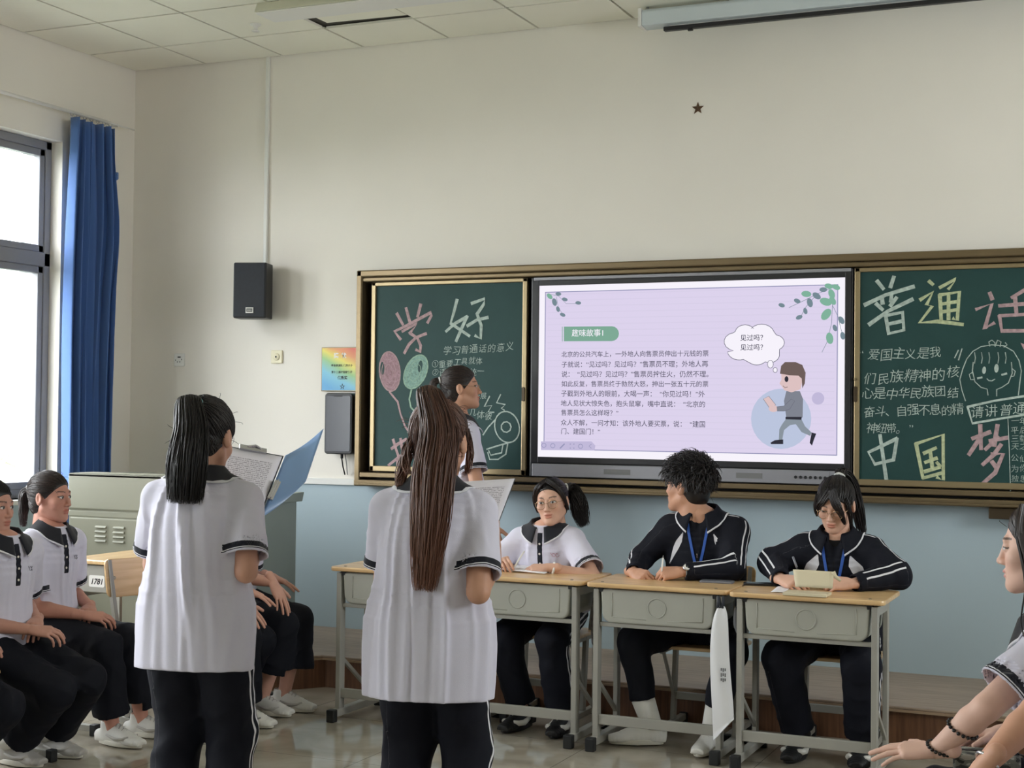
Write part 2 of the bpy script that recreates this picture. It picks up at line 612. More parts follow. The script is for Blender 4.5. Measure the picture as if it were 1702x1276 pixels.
# windows on the left wall, then the added light-balancing one on the right
for wi, (y0, y1) in enumerate(WIN + WIN_FILL):
    lft = wi < len(WIN)
    root = empty('window_%d' % (wi + 1), ((XL - 0.12) if lft else (XR + 0.12), (y0 + y1) / 2, WZ0 if lft else WR0), 0 if lft else PI)
    struct(root)
    oy = (y0 + y1) / 2
    fw, fd = 0.055, 0.07
    tb0, tb1 = 2.40, 2.56                      # transom band
    b = MB()
    hh = (WZ1 - WZ0) if lft else (WR1 - WR0)
    if not lft:
        tb0, tb1 = WZ0 + 0.88 * hh - 0.04, WZ0 + 0.88 * hh + 0.07
    hw = (y1 - y0) / 2
    b.rng(-fd / 2, fd / 2, -hw, -hw + fw, 0, hh); b.rng(-fd / 2, fd / 2, hw - fw, hw, 0, hh)
    b.rng(-fd / 2, fd / 2, -hw, hw, hh - fw, hh); b.rng(-fd / 2, fd / 2, -hw, hw, 0, fw)
    b.rng(-fd / 2, fd / 2, -hw, hw, tb0 - WZ0 + 0.04, tb1 - WZ0 - 0.03)
    b.rng(-fd / 2, fd / 2, -0.04, 0.04, 0, hh)
    struct(b.build('window_frame', 'window_frame', root, bevel=0.006))
    for (z0, z1) in ((fw, tb0 - WZ0 + 0.04), (tb1 - WZ0 - 0.03, hh - fw)):
        for (a0, a1) in ((-hw + fw, -0.04), (0.04, hw - fw)):
            b = MB()
            s = 0.045
            b.rng(-0.028, 0.028, a0, a0 + s, z0, z1); b.rng(-0.028, 0.028, a1 - s, a1, z0, z1)
            b.rng(-0.028, 0.028, a0, a1, z0, z0 + s); b.rng(-0.028, 0.028, a0, a1, z1 - s, z1)
            sash = struct(b.build('window_sash', 'window_frame', root, bevel=0.005))
            b = MB(); b.rng(-0.004, 0.004, a0 + s, a1 - s, z0 + s, z1 - s)
            struct(b.build('window_pane', 'clear_glass', sash))
            if z0 < 0.2 and a0 > 0:
                b = MB(); b.box((0.05, a0 + 0.03, 0.62), (0.03, 0.02, 0.14)); b.bar((0.055, a0 + 0.03, 0.6), (0.055, a0 + 0.16, 0.62), 0.014, 0.018)
                struct(b.build('window_handle', 'grey_plastic', sash, bevel=0.004))
    b = MB(); b.rng(-0.13, 0.17, -hw - 0.03, hw + 0.03, -0.03, 0.0)
    struct(b.build('window_sill', 'reveal_paint', root, bevel=0.005))

# outside: a pale pier beside the window, tree beyond
b = MB(); b.rng(-6.815, XL - 0.24, 7.42, 8.3, -1.0, 5.0)
principled('outside_render', rgb(112, 122, 117), 0.8)
struct(b.build('exterior_pier', 'outside_render'))
b = MB(); b.rng(-60, XL - 0.24, -30, 60, -1.2, -1.0)
principled('outside_ground', rgb(120, 125, 115), 0.9)
struct(b.build('exterior_ground', 'outside_ground'))
principled('bark', rgb(90, 75, 60), 0.9)
vary(principled('leaves', rgb(196, 212, 184), 0.7), 2, 0.12)
rs = np.random.RandomState(5)
for k, (tx, ty, hgt, rad) in enumerate(((-14.5, 14.2, 2.0, 1.25), (-18.6, 17.4, 1.9, 1.2))):
    t = empty('tree', (tx, ty, -1.0), 0, 'pale green leafy tree outside, %s' % ('seen low through the window pane' if k == 0 else 'the farther one beyond the window'), 'tree')
    b = MB()
    b.tube([(0, 0, 0), (0.05, 0, 1.0), (0, 0.05, hgt * 0.7)], [0.14, 0.11, 0.05], 8)
    for q in range(6):
        a = q * 1.1
        b.tube([(0.03, 0.02, 1.0 + 0.2 * q), (0.6 * math.cos(a), 0.6 * math.sin(a), 1.5 + 0.25 * q)], [0.05, 0.02], 6)
    b.build('trunk', 'bark', t, True)
    n = 5200
    d = rs.normal(size=(n, 3)); d /= np.linalg.norm(d, axis=1)[:, None]
    rr = rad * (0.55 + 0.5 * rs.rand(n) ** 0.5) * (1 + 0.22 * np.sin(d[:, 0] * 5 + 1) * np.sin(d[:, 1] * 6) + 0.15 * np.sin(d[:, 2] * 9))
    c = d * rr[:, None] * V(1, 1, 0.85) + V(0, 0, hgt * 0.72)
    a1 = rs.normal(size=(n, 3)); a1 /= np.linalg.norm(a1, axis=1)[:, None]
    a2 = np.cross(a1, rs.normal(size=(n, 3))); a2 /= np.linalg.norm(a2, axis=1)[:, None]
    s = (0.07 + 0.06 * rs.rand(n))[:, None]
    vv = np.stack([c - a1 * s, c + a2 * s * 0.5, c + a1 * s, c - a2 * s * 0.5], 1).reshape(-1, 3)
    ff = np.arange(n * 4).reshape(n, 4)
    tag(link('foliage', np_mesh('foliage', vv, ff, None, False), 'leaves', t), kind='stuff')

# ---------------------------------------------------------------- curtain, rod
vary(principled('curtain_blue', rgb(70, 106, 166), 0.8, sheen=0.3), 6, 0.07, 0.05, 300, (1, 1, 0.2))
crt = empty('curtain', (XL + 0.09, 7.455, 0.42), 0, 'blue pleated curtain drawn to the corner side of the window', 'curtain')
ny, nz = 130, 44
vs = []
for j in range(nz + 1):
    z = 2.965 * j / nz
    tz = j / nz
    for i in range(ny + 1):
        u = i / ny
        y = -0.215 + 0.43 * u
        ph = u * 2 * PI * 5.4 + 0.5 * math.sin(tz * 3 + u * 4)
        amp = 0.042 * (0.75 + 0.4 * math.sin(u * 9 + 1.0)) * (0.65 + 0.35 * tz if tz > 0.9 else 0.95)
        x = amp * math.sin(ph) + 0.014 * math.sin(ph * 2.3 + tz * 5) + 0.01 * math.sin(tz * 7 + u * 3)
        bulge = 0.03 * math.exp(-((tz - 0.78) / 0.11) ** 2) * u ** 3
        vs.append((x, y + 0.03 * math.cos(ph) * 0.6 + bulge * 1.6, z))
fs = []
for j in range(nz):
    for i in range(ny):
        a = j * (ny + 1) + i
        fs.append([a, a + 1, a + ny + 2, a + ny + 1])
o = link('curtain_fabric', np_mesh('curtain_fabric', np.array(vs), fs), 'curtain_blue', crt)
md = o.modifiers.new('thickness', 'SOLIDIFY'); md.thickness = 0.003
b = MB(); b.box((0.0, 0.232, 2.66), (0.05, 0.03, 0.05), np.array(Euler((0.5, 0.2, 0.3)).to_matrix()))
b.build('curtain_tab', 'curtain_blue', crt, bevel=0.006)
for q in range(7):
    b = MB(); b.tube([V(0, 0.016 * math.cos(t), 0.016 * math.sin(t)) + V(0, 0, 2.99) for t in np.linspace(0, 2 * PI, 13)[:-1]], 0.0022, 5, closed=True)
    b.build('curtain_ring', 'chrome', crt, True, loc=(0, -0.19 + 0.062 * q, 0))
rod = empty('curtain_rod', (XL + 0.09, 6.0, 3.42), 0, 'thin white curtain rod fixed above the window', 'curtain rod')
b = MB(); b.tube([(0, -1.2, 0), (0, 1.62, 0)], 0.011, 10); b.tube([(0, 1.62, 0), (0, 1.88, 0)], 0.006, 8)
b.build('rod', 'white_plastic', rod, True)
for q in (-1.0, 0.6, 1.72):
    b = MB(); b.bar((0, q, 0), (-0.09, q, 0), 0.012, 0.02); b.box((-0.086, q, 0), (0.008, 0.03, 0.06))
    b.build('bracket', 'white_plastic', rod, bevel=0.002)

# ---------------------------------------------------------------- front wall fittings
b = MB(); b.rng(-0.0125, 0.0125, -0.02, 0, 0, ZC - 2.47)
tag(b.build('cable_conduit', 'white_trim', bevel=0.003, loc=(-5.293, YF, 2.47)), 'thin white conduit running from the ceiling down to the black loudspeaker', 'conduit')

sp = empty('loudspeaker', (-5.325, YF - 0.02, 2.13), 0, 'black box loudspeaker mounted on the wall left of the blackboard', 'speaker')
spR = np.array(Euler((0, 0, math.radians(17))).to_matrix())
def spk(x, y, z):
    return spR @ V(x, y, 0) + V(0.0, -0.03, z)
b = MB(); b.box(spk(0, -0.09, 0.178), (0.215, 0.15, 0.356), spR)
b.build('cabinet', 'black_plastic', sp, bevel=0.008)
b = MB(); b.box(spk(0, -0.172, 0.178), (0.207, 0.016, 0.346), spR)
gr = b.build('front_grille', 'black_fabric_grille', sp, bevel=0.006)
b = MB(); b.box(spk(0.005, -0.181, 0.05), (0.05, 0.004, 0.036), spR, 0); b.box(spk(0.005, -0.1835, 0.05), (0.038, 0.002, 0.02), spR, 1)
for q in range(5):
    b.box(spk(-0.008 + q * 0.0065, -0.185, 0.05), (0.004, 0.001, 0.009), spR, 0)
b.build('badge', ['white_plastic', 'black_plastic'], gr)
b = MB(); b.rng(-0.03, 0.03, -0.05, 0.018, 0.12, 0.24)
b.build('wall_bracket', 'black_plastic', sp, bevel=0.004)

def wall_plate(loc, label, kind):
    r = empty('wall_socket' if kind else 'wall_switch', loc, 0, label, 'socket' if kind else 'switch')
    b = MB(); b.rng(-0.043, 0.043, -0.011, 0, -0.043, 0.043)
    b.build('cover_plate', 'ivory_plastic' if kind else 'white_trim', r, bevel=0.005)
    if kind:
        b = MB(); b.lathe([(0.024, 0), (0.024, 0.004), (0.021, 0.006)], (0, -0.011, 0), rot_to((0, -1, 0)), 20)
        f = b.build('outlet_face', 'ivory_plastic', r, True)
        b = MB(); b.lathe([(0.006, 0), (0.006, 0.002)], (0, -0.017, 0), rot_to((0, -1, 0)), 12)
        b.build('pin_hole', 'dark_gap', f)
    else:
        b = MB(); b.rng(-0.01, 0.014, -0.013, -0.011, 0.014, 0.022)
        for (q, w) in ((-0.014, -0.012), (0.006, -0.012), (-0.028, 0.0), (0.02, 0.004)):
            b.rng(q, q + 0.004, -0.0125, -0.011, w - 0.006, w + 0.002)
        b.build('socket_holes', 'ink', r)
p = on_y(461, 593, YF); wall_plate((p[0], YF, p[2]), 'cream wall outlet with one round opening below the black loudspeaker', True)
p = on_y(299, 598, YF); wall_plate((p[0], YF, p[2]), 'pale square wall outlet between the curtain and the loudspeaker', False)

# five-pointed star
p = on_y(1160, 180, YF)
st = MB()
pts = [((0.038 if k % 2 == 0 else 0.016) * math.sin(PI * k / 5), (0.038 if k % 2 == 0 else 0.016) * math.cos(PI * k / 5)) for k in range(10)]
vs = [(x, 0, z) for x, z in pts] + [(0, -0.012, 0)]
st.add(vs, [[i, (i + 1) % 10, 10] for i in range(10)])
tag(st.build('wall_star', 'brass_star', loc=(p[0], YF - 0.001, p[2])), 'small dark five-pointed star fixed high on the cream wall', 'star')

# certificate with rainbow colours
def rainbow(name):
    m = principled(name, (1, 1, 1, 1), 0.35)
    nt, N, L, b = nodes_of(m)
    tc = N.new('ShaderNodeTexCoord')
    nz = N.new('ShaderNodeTexNoise'); nz.inputs['Scale'].default_value = 5.0
    L.new(tc.outputs['Object'], nz.inputs['Vector'])
    sx = N.new('ShaderNodeSeparateXYZ'); L.new(tc.outputs['Object'], sx.inputs[0])
    a = N.new('ShaderNodeMath'); a.operation = 'MULTIPLY'; a.inputs[1].default_value = 2.6; L.new(sx.outputs['Z'], a.inputs[0])
    c = N.new('ShaderNodeMath'); c.operation = 'MULTIPLY_ADD'; c.inputs[1].default_value = 1.2; L.new(sx.outputs['X'], c.inputs[0]); L.new(a.outputs[0], c.inputs[2])
    d = N.new('ShaderNodeMath'); d.operation = 'MULTIPLY_ADD'; d.inputs[1].default_value = 0.18; L.new(nz.outputs['Fac'], d.inputs[0]); L.new(c.outputs[0], d.inputs[2])
    e = N.new('ShaderNodeMath'); e.operation = 'ADD'; e.inputs[1].default_value = 0.40; L.new(d.outputs[0], e.inputs[0])
    cr = N.new('ShaderNodeValToRGB')
    els = cr.color_ramp.elements
    els[0].position = 0.1; els[0].color = rgb(90, 165, 215)
    els[1].position = 0.95; els[1].color = rgb(216, 92, 72)
    for pz, cc in ((0.3, (120, 190, 215)), (0.48, (150, 195, 130)), (0.62, (228, 216, 96)), (0.76, (226, 150, 90))):
        q = els.new(pz); q.color = rgb(*cc)
    L.new(e.outputs[0], cr.inputs[0]); L.new(cr.outputs[0], b.inputs['Base Color'])
rainbow('rainbow_print')
pa, pb = on_y(534, 577, YF - 0.02), on_y(531, 650, YF - 0.02)
cw, ch = 0.315, pa[2] - pb[2]
ct = empty('certificate', (pa[0] + cw / 2, YF, (pa[2] + pb[2]) / 2), 0, 'rainbow-coloured award certificate propped on the black wall box beside the blackboard', 'certificate')
b = MB(); b.rng(-cw / 2, cw / 2, -0.016, -0.001, -ch / 2, ch / 2)
b.build('backing_board', 'bronze', ct, bevel=0.002)
b = MB(); b.rng(-cw / 2 + 0.006, cw / 2 - 0.006, -0.018, -0.016, -ch / 2 + 0.006, ch / 2 - 0.006)
b.build('printed_sheet', 'rainbow_print', ct)
def add_text(mb, txt, size, o, mi=0, align='LEFT', off=0.0, spacing=1.0, shear=0.0, ax=(1, 0, 0), az=(0, 0, 1)):
    v, f = text_mesh(txt, size, align, off, shear, spacing)
    o, ax, az = np.asarray(o, float), np.asarray(ax, float), np.asarray(az, float)
    mb.add([o + ax * q[0] + az * q[1] for q in v], f, mi)
b = MB()
add_text(b, '奖  状', 0.036, (-0.02, -0.0186, ch * 0.3), 1, 'CENTER', 0.03)
add_text(b, '最佳表演队 优作六十', 0.017, (-0.005, -0.0186, ch * 0.08), 0, 'CENTER', 0.02)
add_text(b, '第十二届校园服务周', 0.017, (-0.005, -0.0186, -ch * 0.07), 0, 'CENTER', 0.015)
add_text(b, '优秀奖', 0.024, (0.0, -0.0186, -ch * 0.2), 0, 'CENTER', 0.025)
add_text(b, '☆', 0.04, (0.0, -0.0186, -ch * 0.4), 0, 'CENTER', 0.01)
b.build('lettering', ['ink', 'white_plastic'], ct)

# wall terminal with cable
pa, pb = on_y(540, 653, YF - 0.1), on_y(540, 754, YF - 0.1)
tw, th = 0.20, pa[2] - pb[2]
tx = pa[0] + tw / 2
tm = empty('wall_terminal', (tx, YF, pb[2]), 0, 'black upright wall-mounted box with rounded corners left of the blackboard', 'wall box')
def rr_box(mb, w, h, r, y0, y1, mi=0, cz=0.0):
    mb.prism(round_rect(w, h, r), (0, y0, cz), (1, 0, 0), (0, 0, 1), (0, 1, 0), y1 - y0, mi)
b = MB(); rr_box(b, tw, th, 0.02, -0.1, 0.0, 0, th / 2)
b.build('case', 'black_plastic', tm, bevel=0.006)
b = MB(); rr_box(b, tw - 0.022, th - 0.03, 0.014, -0.104, -0.1, 0, th / 2)
b.build('front_panel', 'dark_screen', tm, bevel=0.002)
b = MB(); rr_box(b, 0.06, 0.006, 0.0025, -0.106, -0.104, 0, th - 0.02)
b.build('speaker_slot', 'dark_gap', tm)
b = MB(); b.tube([(0.0, -0.05, 0.0), (0.0, -0.05, -0.03), (0.006, -0.045, -0.08), (0.012, -0.03, -0.13)], 0.0045, 8)
b.tube([(0.0, -0.05, 0.0), (0.0, -0.05, -0.028)], 0.009, 8)
b.tube([(0.022, -0.05, 0.0), (0.028, -0.04, -0.06), (0.02, -0.012, -0.13)], 0.003, 8, 1)
b.build('power_cable', ['black_plastic', 'grey_plastic'], tm, True)

# ---------------------------------------------------------------- blackboard assembly
FX0, FX1, FZ0, FZ1 = -4.545, -0.345, 1.082, 2.42
YS = YF - 0.085        # face of the sliding boards
bb = empty('blackboard', ((FX0 + FX1) / 2, YF, FZ0), 0, 'long green chalkboard in a bronze frame on either side of the lit screen', 'blackboard')
BO = V((FX0 + FX1) / 2, YF, FZ0)
def lb(mb, x0, x1, z0, z1, y0, y1, mi=0):
    mb.rng(x0 - BO[0], x1 - BO[0], y0 - YF, y1 - YF, z0 - BO[2], z1 - BO[2], mi)
b = MB()
fwid = 0.042
lb(b, FX0, FX1, FZ1 - fwid, FZ1, YF - 0.125, YF)
lb(b, FX0, FX1, FZ1 - fwid - 0.03, FZ1 - fwid, YF - 0.112, YF)
lb(b, FX0, FX1, FZ0, FZ0 + 0.04, YF - 0.13, YF)
lb(b, FX0, FX0 + 0.04, FZ0, FZ1, YF - 0.125, YF)
lb(b, FX1 - 0.04, FX1, FZ0, FZ1, YF - 0.125, YF)
b.build('outer_frame', 'bronze', bb, bevel=0.008)
b = MB()
lb(b, FX0 + 0.04, FX1 - 0.04, FZ0 + 0.04, FZ1 - 0.04, YF - 0.02, YF - 0.001, 0)
b.build('back_panel', 'dark_gap', bb)
b = MB()
lb(b, FX0 + 0.04, FX1 - 0.04, FZ0 + 0.055, FZ0 + 0.085, YF - 0.125, YF - 0.02, 0)
lb(b, FX0 + 0.04, FX1 - 0.04, FZ0 + 0.005, FZ0 + 0.02, YF - 0.15, YF - 0.1, 0)
b.build('slide_rail', 'bronze', bb, bevel=0.004)
pl0, pl1 = on_y(617, 640, YS)[0], on_y(876, 640, YS)[0]
pr0 = on_y(1420, 640, YS)[0]
BZ0, BZ1 = 1.175, 2.345
def board(x0, x1, name):
    b = MB()
    lb(b, x0 + 0.02, x1 - 0.02, BZ0 + 0.03, BZ1 - 0.02, YS, YS + 0.02)
    pan = b.build(name, 'chalkboard_green', bb)
    b = MB()
    lb(b, x0, x0 + 0.03, BZ0, BZ1, YS - 0.012, YS + 0.022); lb(b, x1 - 0.03, x1, BZ0, BZ1, YS - 0.012, YS + 0.022)
    lb(b, x0, x1, BZ1 - 0.024, BZ1, YS - 0.012, YS + 0.022); lb(b, x0, x1, BZ0, BZ0 + 0.034, YS - 0.012, YS + 0.022)
    b.build('sliding_frame', 'gold_rail', pan, bevel=0.004)
    return pan
boardL = board(pl0, pl1, 'chalkboard_panel')
boardR = board(pr0, FX1 - 0.05, 'chalkboard_panel')
for (px_, pan) in ((870, boardL), (1422, boardR)):
    q0 = on_y(px_, 655, YS - 0.012)
    b = MB(); b.prism(round_rect(0.018, 0.085, 0.008), V(q0[0], YS - 0.018, q0[2]) - BO, (1, 0, 0), (0, 0, 1), (0, 1, 0), 0.008)
    b.build('recessed_pull', 'bronze_dark', pan, bevel=0.001)
q0 = on_y(1422, 630, YS - 0.012)
b = MB(); b.lathe([(0.007, 0), (0.007, 0.02), (0.004, 0.024)], V(q0[0], YS - 0.012, q0[2]) - BO, rot_to((0, -1, 0)), 10)
b.build('lock', 'gold_rail', boardR, True)

# chalk marks, measured on the two boards
YC = YS - 0.0008
def k1(x, y):
    return on_y(600 + x / 3.273, 440 + y / 3.273, YC)
def k3(x, y):
    return on_y(1400 + x / 2.775, 400 + y / 2.775, YC)
class Chalk:
    def __init__(s):
        s.b = MB(); s.k = 0
    def line(s, pts, w, closed=False, mi=0):
        P = [np.asarray(p, float) for p in pts]
        if closed:
            P = P + [P[0]]
        n = len(P)
        y = YC - 0.00012 * (s.k % 12)
        s.k += 1
        L, R = [], []
        for i in range(n):
            d = P[min(i + 1, n - 1)] - P[max(i - 1, 0)]
            if closed and i in (0, n - 1):
                d = P[1] - P[-2]
            d = unit(V(d[0], 0, d[2])); nn = V(-d[2], 0, d[0]) * w / 2 * (0.85 + 0.3 * ((i * 7 + s.k * 3) % 5) / 5)
            c = V(P[i][0], y - 0.00003 * i, P[i][2]) - BO
            if i == 0 and not closed:
                c = c - d * w * 0.25
            if i == n - 1 and not closed:
                c = c + d * w * 0.25
            L.append(c + nn); R.append(c - nn)
        vs = L + R
        s.b.add(vs, [[i, n + i, n + i + 1, i + 1] for i in range(n - 1)], mi)
        return s
    def fill(s, pts, mi=0, dy=0.0):
        P = [V(p[0], YC + 0.0003 - dy, p[2]) - BO for p in pts]
        s.b.add(P, [list(range(len(P)))[::-1]], mi)
        return s
    def text(s, txt, a, c, mi=0, jit=0.12, thin=-0.008, seed=1, hs=1.0):
        """handwritten row: glyph centres spread from a to c (board points)"""
        rs = np.random.RandomState(seed)
        n = len(txt)
        a, c = np.asarray(a, float), np.asarray(c, float)
        step = (c - a) / max(n - 1, 1)
        size = np.linalg.norm(step) * 0.98 * hs
        for i, ch in enumerate(txt):
            if ch == ' ':
                continue
            v, f = text_mesh(ch, size * (1 + jit * (rs.rand() - 0.5)), 'CENTER', thin * 1.5, 0.12 + 0.2 * (rs.rand() - 0.5))
            th_ = (rs.rand() - 0.5) * jit * 1.4 + 0.04
            cs, sn = math.cos(th_), math.sin(th_)
            o = a + step * i + V(0, 0, (rs.rand() - 0.5) * size * jit * 1.3) - BO
            y = YC - YF - 0.0002
            s.b.add([V(o[0] + q[0] * cs - q[1] * sn, y, o[2] + q[0] * sn + q[1] * cs) for q in v], f, mi)
        return s
    def done(s, name, mats, par):
        return s.b.build(name, mats, par)

def strokes(ch, K, lst, w, mi=0):
    for st_ in lst:
        ch.line([K(*p) for p in st_], w, False, mi)

c = Chalk()
W8 = 0.020
strokes(c, k1, [[(195, 265), (228, 325)], [(245, 235), (265, 308)], [(325, 215), (308, 282)], [(215, 405), (183, 362), (240, 335), (383, 258), (384, 275), (362, 315)],
                [(225, 362), (305, 318), (265, 372)], [(268, 372), (308, 400), (325, 440), (322, 472), (300, 462)], [(236, 480), (262, 432), (300, 395), (355, 374)]], W8, 1)
strokes(c, k1, [[(523, 190), (505, 260), (488, 318), (590, 387)], [(578, 280), (548, 345), (518, 415)], [(463, 362), (510, 320), (578, 282)],
                [(602, 210), (674, 184), (668, 215), (632, 268)], [(632, 268), (655, 330), (652, 402), (622, 385)], [(578, 332), (630, 300), (690, 286)]], W8, 0)
strokes(c, k1, [[(166, 1000), (200, 975), (246, 948)], [(150, 1090), (200, 1050), (256, 1012)], [(175, 950), (190, 1000), (210, 1058)], [(215, 946), (222, 990), (236, 1050)], [(200, 1060), (198, 1130)]], W8 * 0.95, 1)
c.done('chalk_heading', ['chalk_white', 'chalk_pink'], boardL)
c = Chalk()
c.text('学习普通话的意义', k1(468, 470), k1(806, 448), 0, 0.14, -0.004, 3)
c.text('①重要工具就体', k1(402, 543), k1(642, 524), 0, 0.14, -0.004, 4)
c.text('②语言文化统一', k1(402, 590), k1(650, 585), 0, 0.14, -0.004, 5)
c.text('族', k1(650, 655), k1(650, 655), 0, 0.1, -0.004, 6)
c.text('文化发展', k1(560, 735), k1(665, 718), 0, 0.1, -0.004, 6)
c.text('几体彼', k1(606, 806), k1(692, 828), 0, 0.1, -0.004, 7)
c.done('chalk_lettering', ['chalk_white'], boardL)
c = Chalk()
def oval(K, cx, cy, rx, ry, rot=0.0, n=26):
    o = []
    for i in range(n):
        t = 2 * PI * i / n
        x, y = rx * math.cos(t), ry * math.sin(t)
        o.append(K(cx + x * math.cos(rot) - y * math.sin(rot), cy + x * math.sin(rot) + y * math.cos(rot)))
    return o
b1 = oval(k1, 157, 580, 56, 108, -0.08); b2 = oval(k1, 298, 582, 58, 97, 0.42)
c.fill(b1, 2); c.line(b1, 0.008, True, 0); c.fill(b2, 3); c.line(b2, 0.008, True, 1)
for (r1, r2) in ((38, 78), (22, 48)):
    c.line(oval(k1, 152, 590, r1, r2, -0.08), 0.004, True, 0); c.line(oval(k1, 296, 588, r1 + 2, r2, 0.42), 0.004, True, 1)
c.fill(oval(k1, 116, 563, 11, 36, 0), 4, 0.0006); c.fill(oval(k1, 322, 552, 12, 32, 0.15), 4, 0.0006)
c.line([k1(*p) for p in ((155, 690), (200, 745), (215, 810), (240, 878), (262, 910))], 0.013, False, 0)
c.line([k1(*p) for p in ((275, 680), (263, 730), (272, 775), (295, 800))], 0.011, False, 1)
c.line([k1(*p) for p in ((700, 715), (672, 770), (712, 765), (692, 800), (724, 802))], 0.009, False, 5)
c.line([k1(*p) for p in ((760, 705), (738, 750), (786, 760), (764, 780), (780, 790))], 0.009, False, 5)
c.line(oval(k1, 795, 882, 66, 86, -0.25), 0.0085, True, 5)
c.line(oval(k1, 790, 882, 27, 29, 0, 9), 0.0085, True, 5)
c.line([k1(*p) for p in ((728, 845), (690, 885), (664, 925))], 0.0085, False, 5)
c.line([k1(*p) for p in ((684, 1003), (740, 985), (830, 960))], 0.0085, False, 5)
c.line([k1(*p) for p in ((695, 1010), (706, 1035), (765, 1022), (772, 980))], 0.0085, False, 5)
c.line([k1(*p) for p in ((690, 1020), (700, 1058), (745, 1058), (788, 1030), (798, 975))], 0.0085, False, 5)
c.done('chalk_drawing', ['chalk_pink', 'chalk_green', 'chalk_smear_pink', 'chalk_smear_green', 'chalkboard_green', 'chalk_white'], boardL)

c = Chalk()
W9 = 0.021
strokes(c, k3, [[(160, 185), (190, 222)], [(238, 166), (222, 214)], [(103, 296), (200, 250), (330, 211)], [(182, 256), (186, 290)], [(228, 244), (224, 280)],
                [(156, 290), (186, 318)], [(250, 262), (222, 300)], [(124, 386), (210, 325), (324, 270)], [(200, 345), (214, 428), (284, 412), (278, 330), (200, 345)], [(210, 385), (278, 370)]], W9, 0)
strokes(c, k3, [[(400, 186), (418, 202)], [(450, 216), (524, 176), (490, 222)], [(450, 250), (456, 365)], [(450, 250), (540, 236), (530, 368), (512, 358)], [(456, 292), (532, 280)], [(456, 328), (530, 318)], [(490, 244), (490, 362)],
                [(360, 272), (418, 236), (388, 296), (416, 300), (356, 378), (440, 372), (556, 386)]], W9 * 0.92, 2)
strokes(c, k3, [[(680, 240), (692, 270)], [(618, 316), (690, 290), (656, 408), (700, 380)], [(850, 222), (782, 262)], [(724, 300), (880, 288)], [(797, 262), (804, 345)], [(725, 346), (736, 416), (868, 415)], [(725, 346), (866, 338), (868, 415)]], W9 * 0.95, 1)
strokes(c, k3, [[(252, 912), (120, 976), (150, 1030), (236, 1010), (252, 912)], [(174, 896), (206, 1122)]], W9 * 0.95, 0)
strokes(c, k3, [[(340, 935), (372, 1094)], [(340, 936), (465, 894), (466, 1104), (438, 1090)], [(372, 1094), (462, 1070)], [(376, 980), (432, 955)], [(382, 1022), (436, 1002)], [(380, 1064), (450, 1044)], [(405, 965), (416, 1052)], [(436, 1022), (452, 1040)]], W9 * 0.9, 2)
strokes(c, k3, [[(636, 850), (640, 960)], [(600, 912), (682, 882)], [(640, 902), (584, 986)], [(716, 850), (700, 945)], [(680, 922), (762, 908)], [(720, 905), (660, 962)], [(732, 940), (700, 985), (648, 1032)], [(690, 985), (742, 982), (705, 1070), (640, 1126)], [(690, 1018), (708, 1042)]], W9 * 1.05, 1)
c.done('chalk_heading', ['chalk_white', 'chalk_pink', 'chalk_yellow'], boardR)
c = Chalk()
c.text('“爱国主义是我', k3(88, 530), k3(428, 518), 0, 0.16, -0.004, 11, 1.05)
c.text('们民族精神的核', k3(124, 640), k3(508, 612), 0, 0.16, -0.004, 12)
c.text('心是中华民族团结', k3(116, 712), k3(508, 700), 0, 0.16, -0.004, 13, 1.08)
c.text('奋斗、自强不息的精', k3(122, 788), k3(532, 782), 0, 0.16, -0.004, 14, 1.12)
c.text('神纽带。”', k3(136, 866), k3(316, 866), 0, 0.16, -0.004, 15, 1.2)
c.line([k3(535, 505), k3(518, 540)], 0.006); c.line([k3(552, 498), k3(536, 550)], 0.006)
c.text('请讲普通话', k3(620, 790), k3(884, 770), 0, 0.12, -0.002, 16, 1.0)
c.line([k3(578, 766), k3(700, 738), k3(905, 706)], 0.012); c.line([k3(578, 766), k3(600, 842), k3(760, 815), k3(905, 792)], 0.012)
c.line([k3(764, 822), k3(770, 960), k3(776, 1160)], 0.004)
for (t_, yy) in (('一年', 832), ('平后', 875), ('三载', 912), ('天之', 952), ('公仙', 1005), ('为你', 1052), ('独思', 1100)):
    c.text(t_, k3(795, yy), k3(834, yy), 0, 0.12, -0.006, yy, 1.0)
c.done('chalk_lettering', ['chalk_white'], boardR)
c = Chalk()
TH = 0.0048
hair = [(568, 738), (552, 690), (542, 640), (556, 590), (574, 545), (602, 510), (640, 488), (690, 480), (745, 484), (790, 510), (815, 552), (826, 600), (818, 660), (812, 712)]
c.line([k3(*p) for p in hair], TH)
c.line([k3(*p) for p in ((680, 486), (676, 466), (690, 458), (704, 470), (704, 488), (716, 458), (732, 466), (728, 488))], TH)
c.line([k3(*p) for p in ((752, 470), (760, 480), (745, 490))], TH)
for x in (610, 642, 676, 718, 752):
    c.line([k3(x, 515), k3(x + 4, 540), k3(x, 565)], TH * 0.8)
c.line([k3(*p) for p in ((604, 560), (600, 600), (612, 650), (640, 676), (668, 684), (672, 712))], TH)
c.line([k3(*p) for p in ((780, 560), (784, 610), (766, 656), (736, 676), (712, 686), (712, 716))], TH)
c.line([k3(*p) for p in ((602, 606), (586, 616), (592, 640), (608, 640))], TH)
c.line([k3(*p) for p in ((784, 590), (798, 602), (792, 624), (778, 626))], TH)
c.fill(oval(k3, 654, 597, 9, 17, 0.1)); c.fill(oval(k3, 711, 588, 10, 20, 0.05))
c.line([k3(624, 634), k3(644, 630)], 0.010); c.line([k3(736, 618), k3(758, 612)], 0.010)
c.line([k3(*p) for p in ((667, 636), (676, 645), (690, 646), (704, 638))], TH)
c.fill([k3(822, 470), k3(840, 478), k3(860, 470), k3(850, 498), k3(836, 500)], 1)
